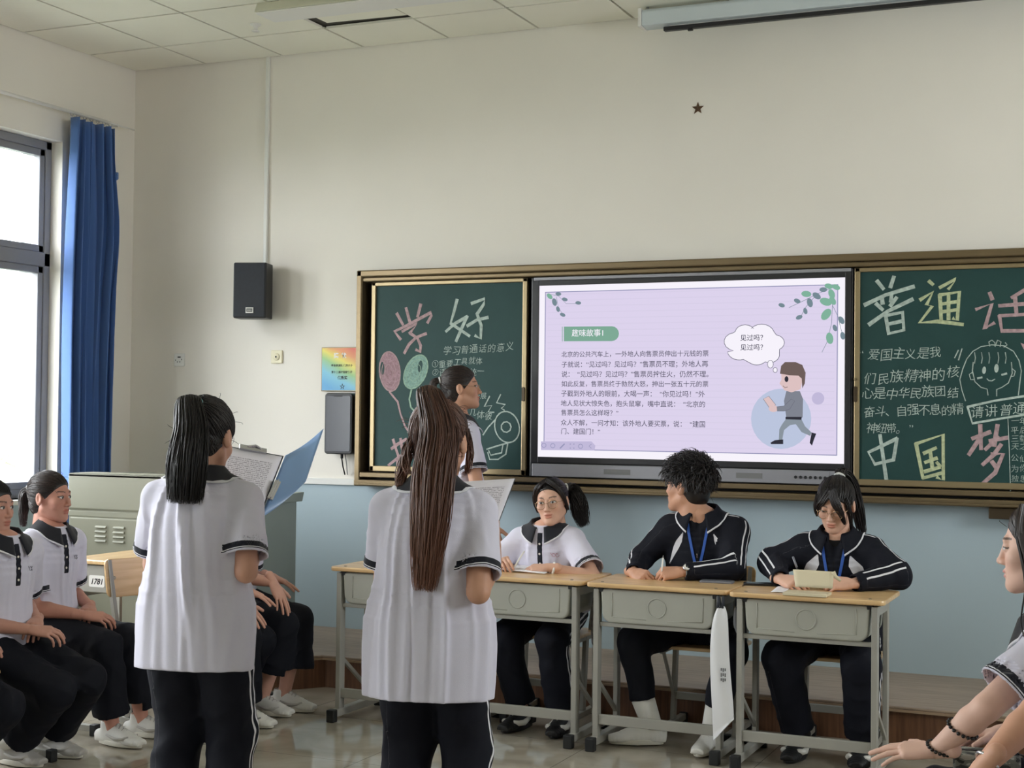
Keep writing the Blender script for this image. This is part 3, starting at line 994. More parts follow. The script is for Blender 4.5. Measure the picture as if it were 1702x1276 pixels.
c.done('chalk_drawing', ['chalk_white', 'chalk_pink'], boardR)

# small bracket box below the frame, at the right
pa, pb = on_y(1645, 848, YF - 0.06), on_y(1720, 862, YF - 0.06)
b = MB(); b.rng(0, 0.42, -0.12, 0, pb[2] - 0.005, FZ0 - 0.0015)
tag(b.build('chalk_tray', 'bronze_dark', bevel=0.004, loc=(pa[0], YF, 0)), 'small brown tray hanging under the right end of the blackboard frame', 'tray')

# ---------------------------------------------------------------- interactive panel
TX0, TX1 = on_y(881, 620, YF - 0.1)[0], on_y(1417, 620, YF - 0.1)[0]
YT = YF - 0.1
tv = empty('interactive_display', ((TX0 + TX1) / 2, YF, 1.24), 0, 'large lit flat screen between the two chalkboards showing a story slide', 'screen')
TO = V((TX0 + TX1) / 2, YF, 1.24)
def lt(mb, x0, x1, z0, z1, y0, y1, mi=0):
    mb.rng(x0 - TO[0], x1 - TO[0], y0 - YF, y1 - YF, z0 - TO[2], z1 - TO[2], mi)
sc = [on_y(880 + x / 3.095, 440 + y / 3.095, YT) for (x, y) in ((50, 108), (1625, 65), (1618, 1025), (45, 985))]
SX0, SX1 = (sc[0][0] + sc[3][0]) / 2, (sc[1][0] + sc[2][0]) / 2
SZ1, SZ0 = (sc[0][2] + sc[1][2]) / 2, (sc[2][2] + sc[3][2]) / 2
b = MB(); lt(b, TX0, TX1, 1.17, 2.345, YT + 0.006, YF - 0.021)
b.build('casing', 'black_plastic', tv, bevel=0.006)
b = MB()
lt(b, TX0 + 0.01, SX0, SZ0 - 0.035, SZ1 + 0.03, YT - 0.006, YT + 0.006); lt(b, SX1, TX1 - 0.01, SZ0 - 0.035, SZ1 + 0.03, YT - 0.006, YT + 0.006)
lt(b, SX0, SX1, SZ1, SZ1 + 0.03, YT - 0.006, YT + 0.006); lt(b, SX0, SX1, SZ0 - 0.035, SZ0, YT - 0.006, YT + 0.006)
b.build('bezel', 'black_plastic', tv, bevel=0.003)
b = MB(); lt(b, TX0 + 0.02, TX1 - 0.01, SZ0 - 0.115, SZ0 - 0.04, YT - 0.008, YT + 0.006)
bar = b.build('control_bar', 'silver_bezel', tv, bevel=0.004)
b = MB(); lt(b, TX0 + 0.02, TX1 - 0.01, SZ1 + 0.03, SZ1 + 0.05, YT - 0.008, YT + 0.006)
b.build('top_strip', 'silver_bezel', tv, bevel=0.004)
b = MB()
for (a0, a1) in ((385, 520), (1065, 1200)):
    lt(b, on_y(880 + a0 / 3.095, 780, YT)[0], on_y(880 + a1 / 3.095, 780, YT)[0], SZ0 - 0.092, SZ0 - 0.062, YT - 0.0095, YT - 0.008)
b.build('speaker_grille', 'grey_plastic', bar)
for i in range(7):
    q = on_y(1323 + 8.2 * i, 792.5, YT)
    b = MB(); b.lathe([(0.0085, 0), (0.0085, 0.004), (0.007, 0.005)], V(q[0], YT - 0.008, SZ0 - 0.078) - TO, rot_to((0, -1, 0)), 12)
    b.build('button', 'black_plastic', bar)
b = MB(); lt(b, SX0, SX1, SZ0, SZ1, YT - 0.001, YT + 0.005)
lcd = b.build('lit_screen', 'lcd_white', tv)
# slide content, printed in light on the panel
YL = YT - 0.0016
def w2(x, y):
    p = on_y(880 + x / 3.095, 440 + y / 3.095, YL)
    return p
class Slide:
    def __init__(s):
        s.b = MB(); s.n = 0
    def poly(s, pts, mi):
        y = YL - 0.00035 * s.n
        s.n += 1
        s.b.add([V(p[0], y, p[2]) - TO for p in pts], [list(range(len(pts)))], mi)
        return s
    def quadmap(s, u0, u1, v0, v1, mi):
        X = lambda u: SX0 + (SX1 - SX0) * u
        Z = lambda v: SZ1 - (SZ1 - SZ0) * v
        return s.poly([(X(u0), 0, Z(v0)), (X(u0), 0, Z(v1)), (X(u1), 0, Z(v1)), (X(u1), 0, Z(v0))], mi)
    def line(s, pts, w, mi, closed=False):
        P = [np.asarray(p, float) for p in pts]
        if closed:
            P.append(P[0])
        n = len(P); L = []; R = []
        y = YL - 0.00035 * s.n - TO[1]
        s.n += 1
        for i in range(n):
            d = P[min(i + 1, n - 1)] - P[max(i - 1, 0)]
            if closed and i in (0, n - 1):
                d = P[1] - P[-2]
            d = unit(V(d[0], 0, d[2])); nn = V(-d[2], 0, d[0]) * w / 2
            c = V(P[i][0] - TO[0], y, P[i][2] - TO[2])
            L.append(c + nn); R.append(c - nn)
        s.b.add(L + R, [[i, n + i, n + i + 1, i + 1] for i in range(n - 1)], mi)
        return s
    def text(s, txt, x, y, wpx, mi, off=0.006):
        """row of glyphs from slide crop position (x,y), width wpx"""
        a, e = w2(x, y), w2(x + wpx, y)
        wd = e[0] - a[0]
        v, f = text_mesh(txt, 1.0, 'LEFT', off)
        sc_ = wd / max(v[:, 0].max(), 1e-3)
        X = a[0] + v[:, 0] * sc_; Z = a[2] + (v[:, 1]) * sc_
        s.b.add([V(X[i], YL - 0.00035 * s.n - 0.0003, Z[i]) - TO for i in range(len(v))], f, mi)
        return s
SM = ['lcd_white', 'lcd_lilac', 'lcd_line', 'lcd_text', 'lcd_green', 'lcd_leaf', 'lcd_leaf_dark', 'lcd_blue', 'lcd_hair', 'lcd_skin', 'lcd_sweater', 'lcd_trouser', 'lcd_black', 'lcd_cloud_edge', 'lcd_band', 'lcd_dot']
MI = {n: i for i, n in enumerate(SM)}
s = Slide()
s.quadmap(0.022, 0.978, 0.04, 0.955, MI['lcd_lilac'])
for q in range(26):
    v0 = 0.05 + 0.035 * q
    s.n = 2
    s.quadmap(0.03, 0.97, v0, v0 + 0.006, MI['lcd_band'])
s.n = 3
for (u0, u1, v0, v1) in ((0.022, 0.978, 0.036, 0.041), (0.022, 0.978, 0.952, 0.957), (0.0205, 0.0235, 0.036, 0.957), (0.9765, 0.9795, 0.036, 0.957)):
    s.n = 3; s.quadmap(u0, u1, v0, v1, MI['lcd_line'])
s.b.build('slide_background', SM, lcd)
s = Slide(); s.n = 6
s.poly([w2(178, 318), w2(178, 393)] + [w2(425 + 36 * math.sin(t), 354 + 38 * math.cos(t)) for t in np.linspace(0, PI, 9)], MI['lcd_green'])
s.line([w2(170, 318), w2(170, 394)], 0.004, MI['lcd_green'])
s.text('趣味故事1', 218, 354, 162, MI['lcd_white'], 0.005)
rows = [('北京的公共汽车上，一外地人向售票员伸出十元钱的票', 463, 757, 165), ('子就说：“见过吗？见过吗？”售票员不理；外地人再', 515, 755, 165), ('说：  “见过吗？见过吗？”售票员按住火，仍然不理。', 565, 757, 165),
        ('如此反复，售票员终于勃然大怒，抻出一张五十元的票', 614, 756, 165), ('子戳到外地人的眼前，大喝一声：  “你见过吗！”外', 664, 740, 163), ('地人见状大惊失色，抱头鼠窜，嘴中直说：  “北京的', 714, 742, 162),
        ('售票员怎么这样呀？”', 762, 295, 163), ('众人不解，一问才知：该外地人要买票，说：  “建国', 813, 742, 162), ('门、建国门！”', 858, 202, 162)]
for (t_, yy, wd, xx) in rows:
    s.text(t_, xx, yy, wd, MI['lcd_text'], 0.006)
s.b.build('slide_text', SM, lcd)
s = Slide(); s.n = 6
cl = []
for (cx, cy, r, a0, a1) in ((1060, 395, 58, 100, 260), (1110, 350, 52, 190, 330), (1195, 358, 66, 215, 345), (1262, 400, 50, 280, 420), (1235, 462, 52, -10, 95), (1170, 470, 56, 40, 130), (1080, 440, 62, 70, 170)):
    for t in np.linspace(math.radians(a0), math.radians(a1), 8):
        cl.append((cx + r * math.cos(t), cy + r * 0.8 * math.sin(t)))
P = [w2(*p) for p in cl]
s.poly(P, MI['lcd_white']); s.line(P, 0.0035, MI['lcd_cloud_edge'], True)
for (cx, cy, rx, ry) in ((1240, 511, 15, 20), (1265, 541, 11, 13)):
    P = [w2(cx + rx * math.cos(t), cy + ry * math.sin(t)) for t in np.linspace(0, 2 * PI, 15)[:-1]]
    s.poly(P, MI['lcd_white']); s.line(P, 0.003, MI['lcd_cloud_edge'], True)
s.text('见过吗？', 1085, 378, 118, MI['lcd_text'], 0.01); s.text('见过吗？', 1085, 427, 118, MI['lcd_text'], 0.01)
s.b.build('thought_bubble', SM, lcd)
s = Slide(); s.n = 4
circ = lambda cx, cy, rx, ry=None, n=28: [w2(cx + rx * math.cos(t), cy + (ry or rx) * math.sin(t)) for t in np.linspace(0, 2 * PI, n + 1)[:-1]]
s.poly(circ(1295, 792, 155), MI['lcd_blue']); s.poly(circ(1485, 687, 32), MI['lcd_dot'])
PP = lambda lst: [w2(*p) for p in lst]
s.poly(PP([(1322, 790), (1398, 790), (1392, 815), (1340, 825), (1310, 850), (1300, 905), (1283, 905), (1286, 845), (1300, 820)]), MI['lcd_trouser'])
s.poly(PP([(1350, 800), (1398, 790), (1418, 830), (1452, 862), (1445, 880), (1400, 860), (1375, 825)]), MI['lcd_trouser'])
s.poly(PP([(1240, 915), (1262, 902), (1306, 898), (1306, 922), (1244, 922)]), MI['lcd_black'])
s.poly(PP([(1452, 862), (1476, 868), (1462, 905), (1454, 930), (1442, 915), (1448, 885)]), MI['lcd_black'])
s.poly(PP([(1322, 650), (1392, 650), (1408, 690), (1406, 785), (1322, 785), (1310, 700)]), MI['lcd_sweater'])
s.poly(PP([(1318, 782), (1402, 782), (1400, 797), (1318, 794)]), MI['lcd_black'])
s.poly(PP([(1204, 690), (1232, 675), (1268, 720), (1240, 742)]), MI['lcd_skin']); s.line(PP([(1204, 690), (1232, 675), (1268, 720), (1240, 742)]), 0.003, MI['lcd_sweater'], True)
s.poly(circ(1256, 740, 24, 17), MI['lcd_skin'])
s.poly(PP([(1274, 730), (1310, 726), (1348, 690), (1366, 700), (1340, 742), (1312, 752), (1276, 752)]), MI['lcd_sweater']); s.line(PP([(1274, 730), (1310, 726), (1348, 690), (1366, 700), (1340, 742), (1312, 752), (1276, 752)]), 0.0025, MI['lcd_cloud_edge'], True)
s.poly(PP([(1296, 560), (1330, 540), (1400, 545), (1405, 600), (1396, 640), (1350, 656), (1312, 645), (1300, 625), (1287, 610), (1298, 590)]), MI['lcd_skin'])
s.poly(circ(1392, 592, 14, 20), MI['lcd_skin'])
s.poly(PP([(1290, 560), (1296, 520), (1316, 500), (1370, 500), (1405, 515), (1422, 555), (1418, 610), (1405, 635), (1402, 585), (1385, 570), (1340, 568)]), MI['lcd_hair'])
s.poly(circ(1324, 588, 10, 15), MI['lcd_black']); s.line(PP([(1306, 622), (1316, 632), (1330, 628)]), 0.003, MI['lcd_hair'])
s.b.build('cartoon_walker', SM, lcd)
s = Slide(); s.n = 5
def leaf(cx, cy, r, a, mi):
    s.n = 6 + (s.n + 1) % 8
    s.poly([w2(cx + r * math.cos(t) * math.cos(a) - 0.62 * r * math.sin(t) * math.sin(a), cy + r * math.cos(t) * math.sin(a) + 0.62 * r * math.sin(t) * math.cos(a)) for t in np.linspace(0, 2 * PI, 15)[:-1]], mi)
for pts in ([(1580, 110), (1480, 150), (1400, 190), (1335, 220)], [(1560, 180), (1555, 300), (1530, 400), (1505, 450)], [(1480, 150), (1420, 220), (1395, 270)], [(1560, 210), (1590, 270), (1600, 320), (1618, 380)]):
    s.line(PP(pts), 0.0025, MI['lcd_leaf_dark'])
for i, (x, y, r, a) in enumerate(((1425, 150, 26, 0.1), (1478, 160, 24, 0.6), (1512, 128, 20, 0), (1555, 150, 26, 1.2), (1525, 190, 32, 0.3), (1560, 185, 24, 1.0), (1443, 195, 24, 1.3), (1378, 186, 18, 0.4), (1298, 208, 17, 0.3), (1420, 238, 17, 1.3), (1388, 270, 18, -0.4),
                                  (1527, 255, 34, -0.9), (1605, 285, 22, 1.0), (1545, 378, 30, 1.4), (1572, 325, 18, 1.2), (1612, 365, 20, 1.4), (1540, 110, 22, 0.2), (1578, 115, 22, 0.4))):
    leaf(x, y, r, a, MI['lcd_leaf'] if i in (0, 3, 4, 5, 11, 13, 16, 17) else MI['lcd_leaf_dark'])
for pts in ([(95, 150), (150, 160), (190, 200), (250, 200)], [(140, 165), (150, 220), (175, 258)]):
    s.line(PP(pts), 0.002, MI['lcd_leaf_dark'])
for i, (x, y, r, a) in enumerate(((105, 162, 18, 0.8), (130, 192, 20, 1.3), (150, 150, 15, 0.1), (183, 178, 15, 0.3), (148, 228, 15, 1.3), (172, 257, 15, 0.4), (252, 196, 15, 0.1))):
    leaf(x, y, r, a, MI['lcd_leaf'] if i == 0 else MI['lcd_leaf_dark'])
s.b.build('leaf_ornament', SM, lcd)
s = Slide(); s.n = 6
s.poly(PP([(60, 908), (320, 908), (340, 930), (335, 955), (60, 952)]), MI['lcd_dot'])
for (x, y, fmt) in ((75, 928, 0), (121, 930, 0), (264, 933, 0)):
    s.line(circ(x, y, 11, None, 14), 0.0035, MI['lcd_line'], True)
s.line(PP([(158, 944), (182, 920)]), 0.007, MI['lcd_line'])
for q in ((208, 922), (226, 922), (208, 942), (226, 942)):
    s.line(PP([(q[0], q[1]), (q[0] + 7, q[1])]), 0.004, MI['lcd_line'])
s.line(PP([(320, 922), (308, 932), (320, 943)]), 0.0035, MI['lcd_line'])
s.b.build('slide_toolbar', SM, lcd)

# ---------------------------------------------------------------- projection screen housing, ceiling lamp, detector
pj = empty('projection_screen', (-0.6, 7.80, 3.70), 0, 'long white roll-up projection screen housing under the ceiling with a black bottom bar', 'projection screen')
b = MB(); b.prism([(-0.05, 0.035), (0.05, 0.03), (0.055, 0.115), (0.035, 0.128), (-0.04, 0.128), (-0.055, 0.11)], (-2.05, 0, 0), (0, 1, 0), (0, 0, 1), (1, 0, 0), 4.0)
b.build('housing', 'screen_housing', pj, bevel=0.006)
b = MB(); b.rng(-2.07, -2.05, -0.058, 0.058, 0.028, 0.135); b.rng(1.95, 1.97, -0.058, 0.058, 0.028, 0.135)
b.build('end_cap', 'white_plastic', pj, bevel=0.004)
b = MB(); b.rng(-1.93, 1.85, -0.022, 0.012, 0.0, 0.024); b.rng(-1.79, -1.76, -0.018, 0.0, -0.012, 0.0)
b.build('bottom_bar', 'black_plastic', pj, bevel=0.004)
b = MB(); b.rng(-1.9, 1.82, -0.006, -0.004, 0.02, 0.05)
b.build('rolled_fabric', 'white_plastic', pj)
b = MB()
for x in (-2.03, 1.93):
    b.tube([(x, 0, 0.12), (x, 0, 0.15)], 0.008, 8)
b.build('hanger', 'chrome', pj, True)

lp = empty('ceiling_light', (-3.63, 6.86, ZC), 0, 'unlit long batten light hanging just under the suspended ceiling', 'ceiling light')
b = MB(); b.prism([(-0.11, -0.10), (0.11, -0.10), (0.085, -0.045), (-0.085, -0.045)], (-0.94, 0, 0), (0, 1, 0), (0, 0, 1), (1, 0, 0), 1.9)
b.build('housing', 'lamp_housing', lp, bevel=0.004)
b = MB(); b.rng(-0.94, 0.96, -0.10, 0.10, -0.108, -0.1005)
b.build('diffuser', 'white_plastic', lp, bevel=0.002)
b = MB()
for x in (-0.6, 0.6):
    b.tube([(x, 0, -0.05), (x, 0, 0.0)], 0.01, 8)
b.build('hanger', 'grey_plastic', lp, True)
p = on_z(425, 40, ZC)
b = MB(); b.lathe([(0.034, 0.0), (0.034, -0.006), (0.014, -0.016), (0.012, -0.034), (0.024, -0.04), (0.024, -0.044)][::-1], (0, 0, 0), None, 18)
tag(b.build('sprinkler_head', 'white_plastic', None, True, loc=(p[0], p[1], ZC)), 'small white sprinkler head on the ceiling beside the batten light', 'sprinkler')

# ---------------------------------------------------------------- furniture
vary(wood('desk_wood', rgb(224, 190, 140), rgb(206, 168, 118), 2.2, (1.0, 16, 16), 0.35, coat=0.25), 4, 0.04)
vary(principled('bin_plastic', rgb(168, 168, 158), 0.5), 4, 0.05, 0.03, 90)
vary(principled('steel_paint', rgb(158, 156, 148), 0.42), 6, 0.06)
principled('rubber_cap', rgb(24, 25, 26), 0.55)
principled('screw_metal', rgb(150, 140, 120), 0.4, metal=0.9)

def make_desk():
    r = empty('school_desk', (0, 0, 0))
    b = MB(); b.prism(round_rect(0.675, 0.43, 0.03), (0, 0, 0.743), (1, 0, 0), (0, 1, 0), (0, 0, 1), 0.022)
    top = b.build('desktop', 'desk_wood', r, bevel=0.006)
    b = MB()
    for (x, y) in ((-0.27, -0.17), (0.27, -0.17), (-0.27, 0.17), (0.27, 0.17)):
        b.lathe([(0.008, 0), (0.008, 0.0015), (0.004, 0.003)], (x, y, 0.765), None, 10)
    b.build('screw', 'screw_metal', top)
    # plastic bin: rounded lower corners
    w, h = 0.545, 0.155
    prof = [(-w / 2, 0), (w / 2, 0)] + [(w / 2 - 0.008 - 0.045 + 0.045 * math.cos(t), -h + 0.045 + 0.045 * math.sin(t)) for t in np.linspace(0, -PI / 2, 7)] + [(-w / 2 + 0.008 + 0.045 - 0.045 * math.sin(-t - PI / 2 + PI), -h + 0.045 + 0.045 * math.sin(t)) for t in np.linspace(-PI / 2, -PI, 7)]
    prof = [(-w / 2, 0), (w / 2, 0)] + [(w / 2 - 0.053 + 0.045 * math.cos(t), -h + 0.045 + 0.045 * math.sin(t)) for t in np.linspace(0, -PI / 2, 7)] + [(-w / 2 + 0.053 + 0.045 * math.cos(t), -h + 0.045 + 0.045 * math.sin(t)) for t in np.linspace(-PI / 2, -PI, 7)]
    b = MB(); b.prism(prof, (0, -0.19, 0.737), (1, 0, 0), (0, 0, 1), (0, 1, 0), 0.36)
    bn = b.build('book_bin', 'bin_plastic', r, bevel=0.01, seg=3)
    b = MB()
    R = rot_to((0, -1, 0))
    b.tube([(0.043 * math.cos(t), -0.1905, 0.662 + 0.043 * math.sin(t)) for t in np.linspace(0, 2 * PI, 29)[:-1]], 0.003, 6, closed=True)
    for x in (-0.215, 0.215):
        b.tube([(x, -0.1905, 0.72), (x, -0.1905, 0.612)], 0.0025, 6)
    b.tube([(-0.215, -0.1905, 0.612), (-0.05, -0.1905, 0.606)], 0.0018, 6); b.tube([(0.05, -0.1905, 0.606), (0.215, -0.1905, 0.612)], 0.0018, 6)
    b.build('embossed_ring', 'bin_plastic', bn, True)
    for sx in (-1, 1):
        x = sx * 0.292
        b = MB(); b.rng(x - 0.0125, x + 0.0125, -0.195, -0.145, 0.05, 0.735); b.rng(x - 0.011, x + 0.011, 0.08, 0.125, 0.05, 0.735); b.rng(x - 0.011, x + 0.011, -0.145, 0.08, 0.69, 0.73)
        b.bar((x, -0.15, 0.30), (x, 0.10, 0.12), 0.016, 0.02)
        b.build('leg', 'steel_paint', r, bevel=0.003)
        b = MB(); b.rng(x - 0.019, x + 0.019, -0.235, 0.225, 0.022, 0.058)
        ft = b.build('foot', 'steel_paint', r, bevel=0.004)
        b = MB(); b.rng(x - 0.022, x + 0.022, -0.265, -0.225, 0.0, 0.062); b.rng(x - 0.022, x + 0.022, 0.215, 0.245, 0.0, 0.062)
        b.build('foot_cap', 'rubber_cap', ft, bevel=0.005)
        b = MB(); b.rng(x * 0.93 - 0.012, x * 0.93 + 0.012, -0.19, -0.16, 0.722, 0.742); b.rng(x * 0.93 - 0.012, x * 0.93 + 0.012, 0.1, 0.13, 0.722, 0.742)
        b.build('corner_block', 'rubber_cap', r)
    b = MB(); b.rng(-0.28, 0.28, -0.178, -0.158, 0.562, 0.582)
    b.build('front_rail', 'steel_paint', r, bevel=0.003)
    b = MB(); b.rng(-0.28, 0.28, -0.185, -0.163, 0.112, 0.158)
    b.build('stretcher', 'steel_paint', r, bevel=0.003)
    return r

desk0 = make_desk()
DG = 'school desks'
DESKS = [(-3.436, 6.52, 0, 'wood-topped desk at the left end of the front row, behind the long-haired reader', DG),
         (-2.758, 6.52, 0, 'wood-topped desk with open papers where the girl in a white polo sits', DG),
         (-2.062, 6.51, 0, 'wood-topped desk where the boy in the black jacket folds his hands', DG),
         (-1.375, 6.47, 0, 'wood-topped desk where the girl in the black jacket reads a notebook', DG),
         (-4.945, 6.30, -PI / 2, 'light wood desk turned sideways in front of the cream lectern', DG)]
for i, (x, y, a, lab, g) in enumerate(DESKS):
    o = desk0 if i == 0 else dup(desk0)
    o.location = (x, y, 0); o.rotation_euler = (0, 0, a)
    tag(o, lab, 'desk', g)
sideways = o
# number sticker on the sideways desk (its right-hand frame faces the room)
b = MB(); b.prism(round_rect(0.10, 0.06, 0.01), (0.3065, -0.02, 0.655), (0, 1, 0), (0, 0, 1), (1, 0, 0), 0.001, 0)
b.rng(0.302, 0.3045, -0.14, 0.08, 0.60, 0.735, 2)
add_text(b, '1781', 0.04, (0.3079, -0.02, 0.652), 1, 'CENTER', 0.03, 1.0, 0.25, (0, 1, 0), (0, 0, 1))
b.build('number_sticker', ['white_plastic', 'ink', 'steel_paint'], sideways)

def make_chair():
    r = empty('school_chair', (0, 0, 0))      # sitter faces -y, backrest at +y
    b = MB(); b.prism(round_rect(0.39, 0.38, 0.05), (0, 0, 0.425), (1, 0, 0), (0, 1, 0), (0, 0, 1), 0.016)
    b.build('seat', 'desk_wood', r, bevel=0.005)
    R = np.array(Euler((math.radians(-12), 0, 0)).to_matrix())
    b = MB(); b.prism(round_rect(0.385, 0.19, 0.03), V(0, 0.205, 0.705) , (1, 0, 0), R @ V(0, 0, 1), R @ V(0, 1, 0), 0.014)
    bk = b.build('backrest', 'desk_wood', r, bevel=0.004)
    b = MB()
    for sx in (-0.15, 0.15):
        b.lathe([(0.009, 0), (0.009, 0.003), (0.004, 0.005)], V(sx, 0.203, 0.705), rot_to((0, -1, 0.2)), 10)
    b.build('rivet', 'screw_metal', bk)
    for sx in (-1, 1):
        x = sx * 0.165
        b = MB()
        b.bar((x, 0.03, 0.05), (x, 0.07, 0.43), 0.022, 0.04)
        b.bar((x, 0.13, 0.405), (x, 0.235, 0.79), 0.02, 0.032)
        b.bar((x, -0.17, 0.41), (x, 0.16, 0.41), 0.018, 0.024)
        b.bar((x, -0.13, 0.40), (x, 0.035, 0.17), 0.014, 0.018)
        b.build('leg', 'steel_paint', r, bevel=0.003)
        b = MB(); b.rng(x - 0.016, x + 0.016, -0.19, 0.2, 0.02, 0.05)
        ft = b.build('foot', 'steel_paint', r, bevel=0.003)
        b = MB(); b.rng(x - 0.019, x + 0.019, -0.215, -0.18, 0.0, 0.054); b.rng(x - 0.019, x + 0.019, 0.19, 0.215, 0.0, 0.054)
        b.build('foot_cap', 'rubber_cap', ft, bevel=0.004)
    b = MB(); b.rng(-0.165, 0.165, 0.03, 0.05, 0.15, 0.185)
    b.build('stretcher', 'steel_paint', r, bevel=0.003)
    return r
chair0 = make_chair()
CG = 'school chairs'

# lectern: cream multimedia console on the podium
principled('lectern_paint', rgb(150, 150, 134), 0.45)
vary(MATS['lectern_paint'], 3, 0.03)
vary(principled('lectern_shaded_side', rgb(140, 150, 144), 0.5), 3, 0.04)  # cream cabinet's side away from the window, its shade put into this grey-green
lx0, lx1, ly0, ly1 = -5.84, -4.62, 6.78, 7.34
lc = empty('lectern', ((lx0 + lx1) / 2, (ly0 + ly1) / 2, ZP), 0, 'large cream metal lectern cabinet with louvred vents behind the seated girls', 'lectern')
LO = V((lx0 + lx1) / 2, (ly0 + ly1) / 2, ZP)
hw, hd = (lx1 - lx0) / 2, (ly1 - ly0) / 2
b = MB(); b.rng(-hw, hw - 0.012, -hd + 0.01, hd, 0, 0.85)
b.build('body', 'lectern_paint', lc, bevel=0.008)
b = MB(); b.rng(hw - 0.012, hw, -hd + 0.01, hd, 0, 0.86); b.prism([(-hd + 0.01, 0.83), (hd + 0.04, 0.83), (hd + 0.06, 0.885), (-hd + 0.01, 0.865)], (hw - 0.03, 0, 0), (0, 1, 0), (0, 0, 1), (1, 0, 0), 0.045)
b.build('side_panel', 'lectern_shaded_side', lc, bevel=0.003)
b = MB(); b.rng(-hw, hw - 0.2, -hd, -hd + 0.03, 0.775, 0.985); b.rng(-hw, hw - 0.2, -hd, -hd + 0.22, 0.96, 0.985)
b.build('raised_hood', 'lectern_paint', lc, bevel=0.008)
b = MB(); b.rng(-hw, hw - 0.015, -hd + 0.006, -hd + 0.02, 0.735, 0.765)
b.build('front_groove', 'lectern_paint', lc, bevel=0.002)
b = MB(); b.rng(-hw + 0.02, hw - 0.02, -hd - 0.002, -hd + 0.012, 0.03, 0.728)
pn = b.build('front_door', 'lectern_paint', lc, bevel=0.006)
for (vx) in (-0.285, -0.155, 0.30):
    for q in range(4):
        z = 0.70 - 0.027 * q
        b = MB(); b.prism([(0, 0), (-0.012, 0.004), (-0.006, 0.014), (0, 0.016)], (vx - 0.04 - 0.195 + 0.12 - 0.0, -hd - 0.002, z - 0.03), (0, 1, 0), (0, 0, 1), (1, 0, 0), 0.08)
        b.build('louvre', 'lectern_paint', pn, bevel=0.002)

# ---------------------------------------------------------------- things on and by the desks
vary(principled('paper', rgb(236, 234, 238), 0.7), 2, 0.015)
vary(principled('kraft_page', rgb(214, 202, 172), 0.75), 3, 0.03)

def printed(name, base, ink, rows, lo=0.4):
    """rows of faint grey print on a sheet, in the sheet's own coordinates"""
    m = principled(name, base, 0.7)
    nt, N, L, b = nodes_of(m)
    tc = N.new('ShaderNodeTexCoord')
    sx = N.new('ShaderNodeSeparateXYZ'); L.new(tc.outputs['UV'], sx.inputs[0])
    a = N.new('ShaderNodeMath'); a.operation = 'MULTIPLY'; a.inputs[1].default_value = rows; L.new(sx.outputs['Y'], a.inputs[0])
    fr_ = N.new('ShaderNodeMath'); fr_.operation = 'FRACT'; L.new(a.outputs[0], fr_.inputs[0])
    g1 = N.new('ShaderNodeMath'); g1.operation = 'GREATER_THAN'; g1.inputs[1].default_value = 0.45; L.new(fr_.outputs[0], g1.inputs[0])
    nz = N.new('ShaderNodeTexNoise'); nz.inputs['Scale'].default_value = 1.0; nz.inputs['Detail'].default_value = 1
    mp = N.new('ShaderNodeMapping'); mp.inputs['Scale'].default_value = (60, rows, 1); L.new(tc.outputs['UV'], mp.inputs[0]); L.new(mp.outputs[0], nz.inputs['Vector'])
    g2 = N.new('ShaderNodeMath'); g2.operation = 'GREATER_THAN'; g2.inputs[1].default_value = lo; L.new(nz.outputs['Fac'], g2.inputs[0])
    x1 = N.new('ShaderNodeMath'); x1.operation = 'COMPARE'; x1.inputs[1].default_value = 0.5; x1.inputs[2].default_value = 0.38; L.new(sx.outputs['X'], x1.inputs[0])
    y1 = N.new('ShaderNodeMath'); y1.operation = 'COMPARE'; y1.inputs[1].default_value = 0.5; y1.inputs[2].default_value = 0.36; L.new(sx.outputs['Y'], y1.inputs[0])
    p = None
    for q in (g1, g2, x1, y1):
        if p is None:
            p = q; continue
        t = N.new('ShaderNodeMath'); t.operation = 'MULTIPLY'; L.new(p.outputs[0], t.inputs[0]); L.new(q.outputs[0], t.inputs[1]); p = t
    mx = N.new('ShaderNodeMix'); mx.data_type = 'RGBA'; mx.inputs[6].default_value = base; mx.inputs[7].default_value = ink
    L.new(p.outputs[0], mx.inputs[0]); L.new(mx.outputs[2], b.inputs['Base Color'])
    return m
printed('printed_page', rgb(232, 229, 238), rgb(172, 168, 180), 30, 0.46)
vary(principled('phone_black', rgb(26, 26, 30), 0.2), 3, 0.02)
principled('phone_grey', rgb(120, 122, 130), 0.3)
principled('folder_blue', rgb(150, 186, 232), 0.3)
MATS['folder_blue'].node_tree.nodes['Principled BSDF'].inputs['Transmission Weight'].default_value = 0.35
principled('clipboard_dark', rgb(52, 54, 62), 0.4)
principled('polythene', rgb(226, 226, 228), 0.3)

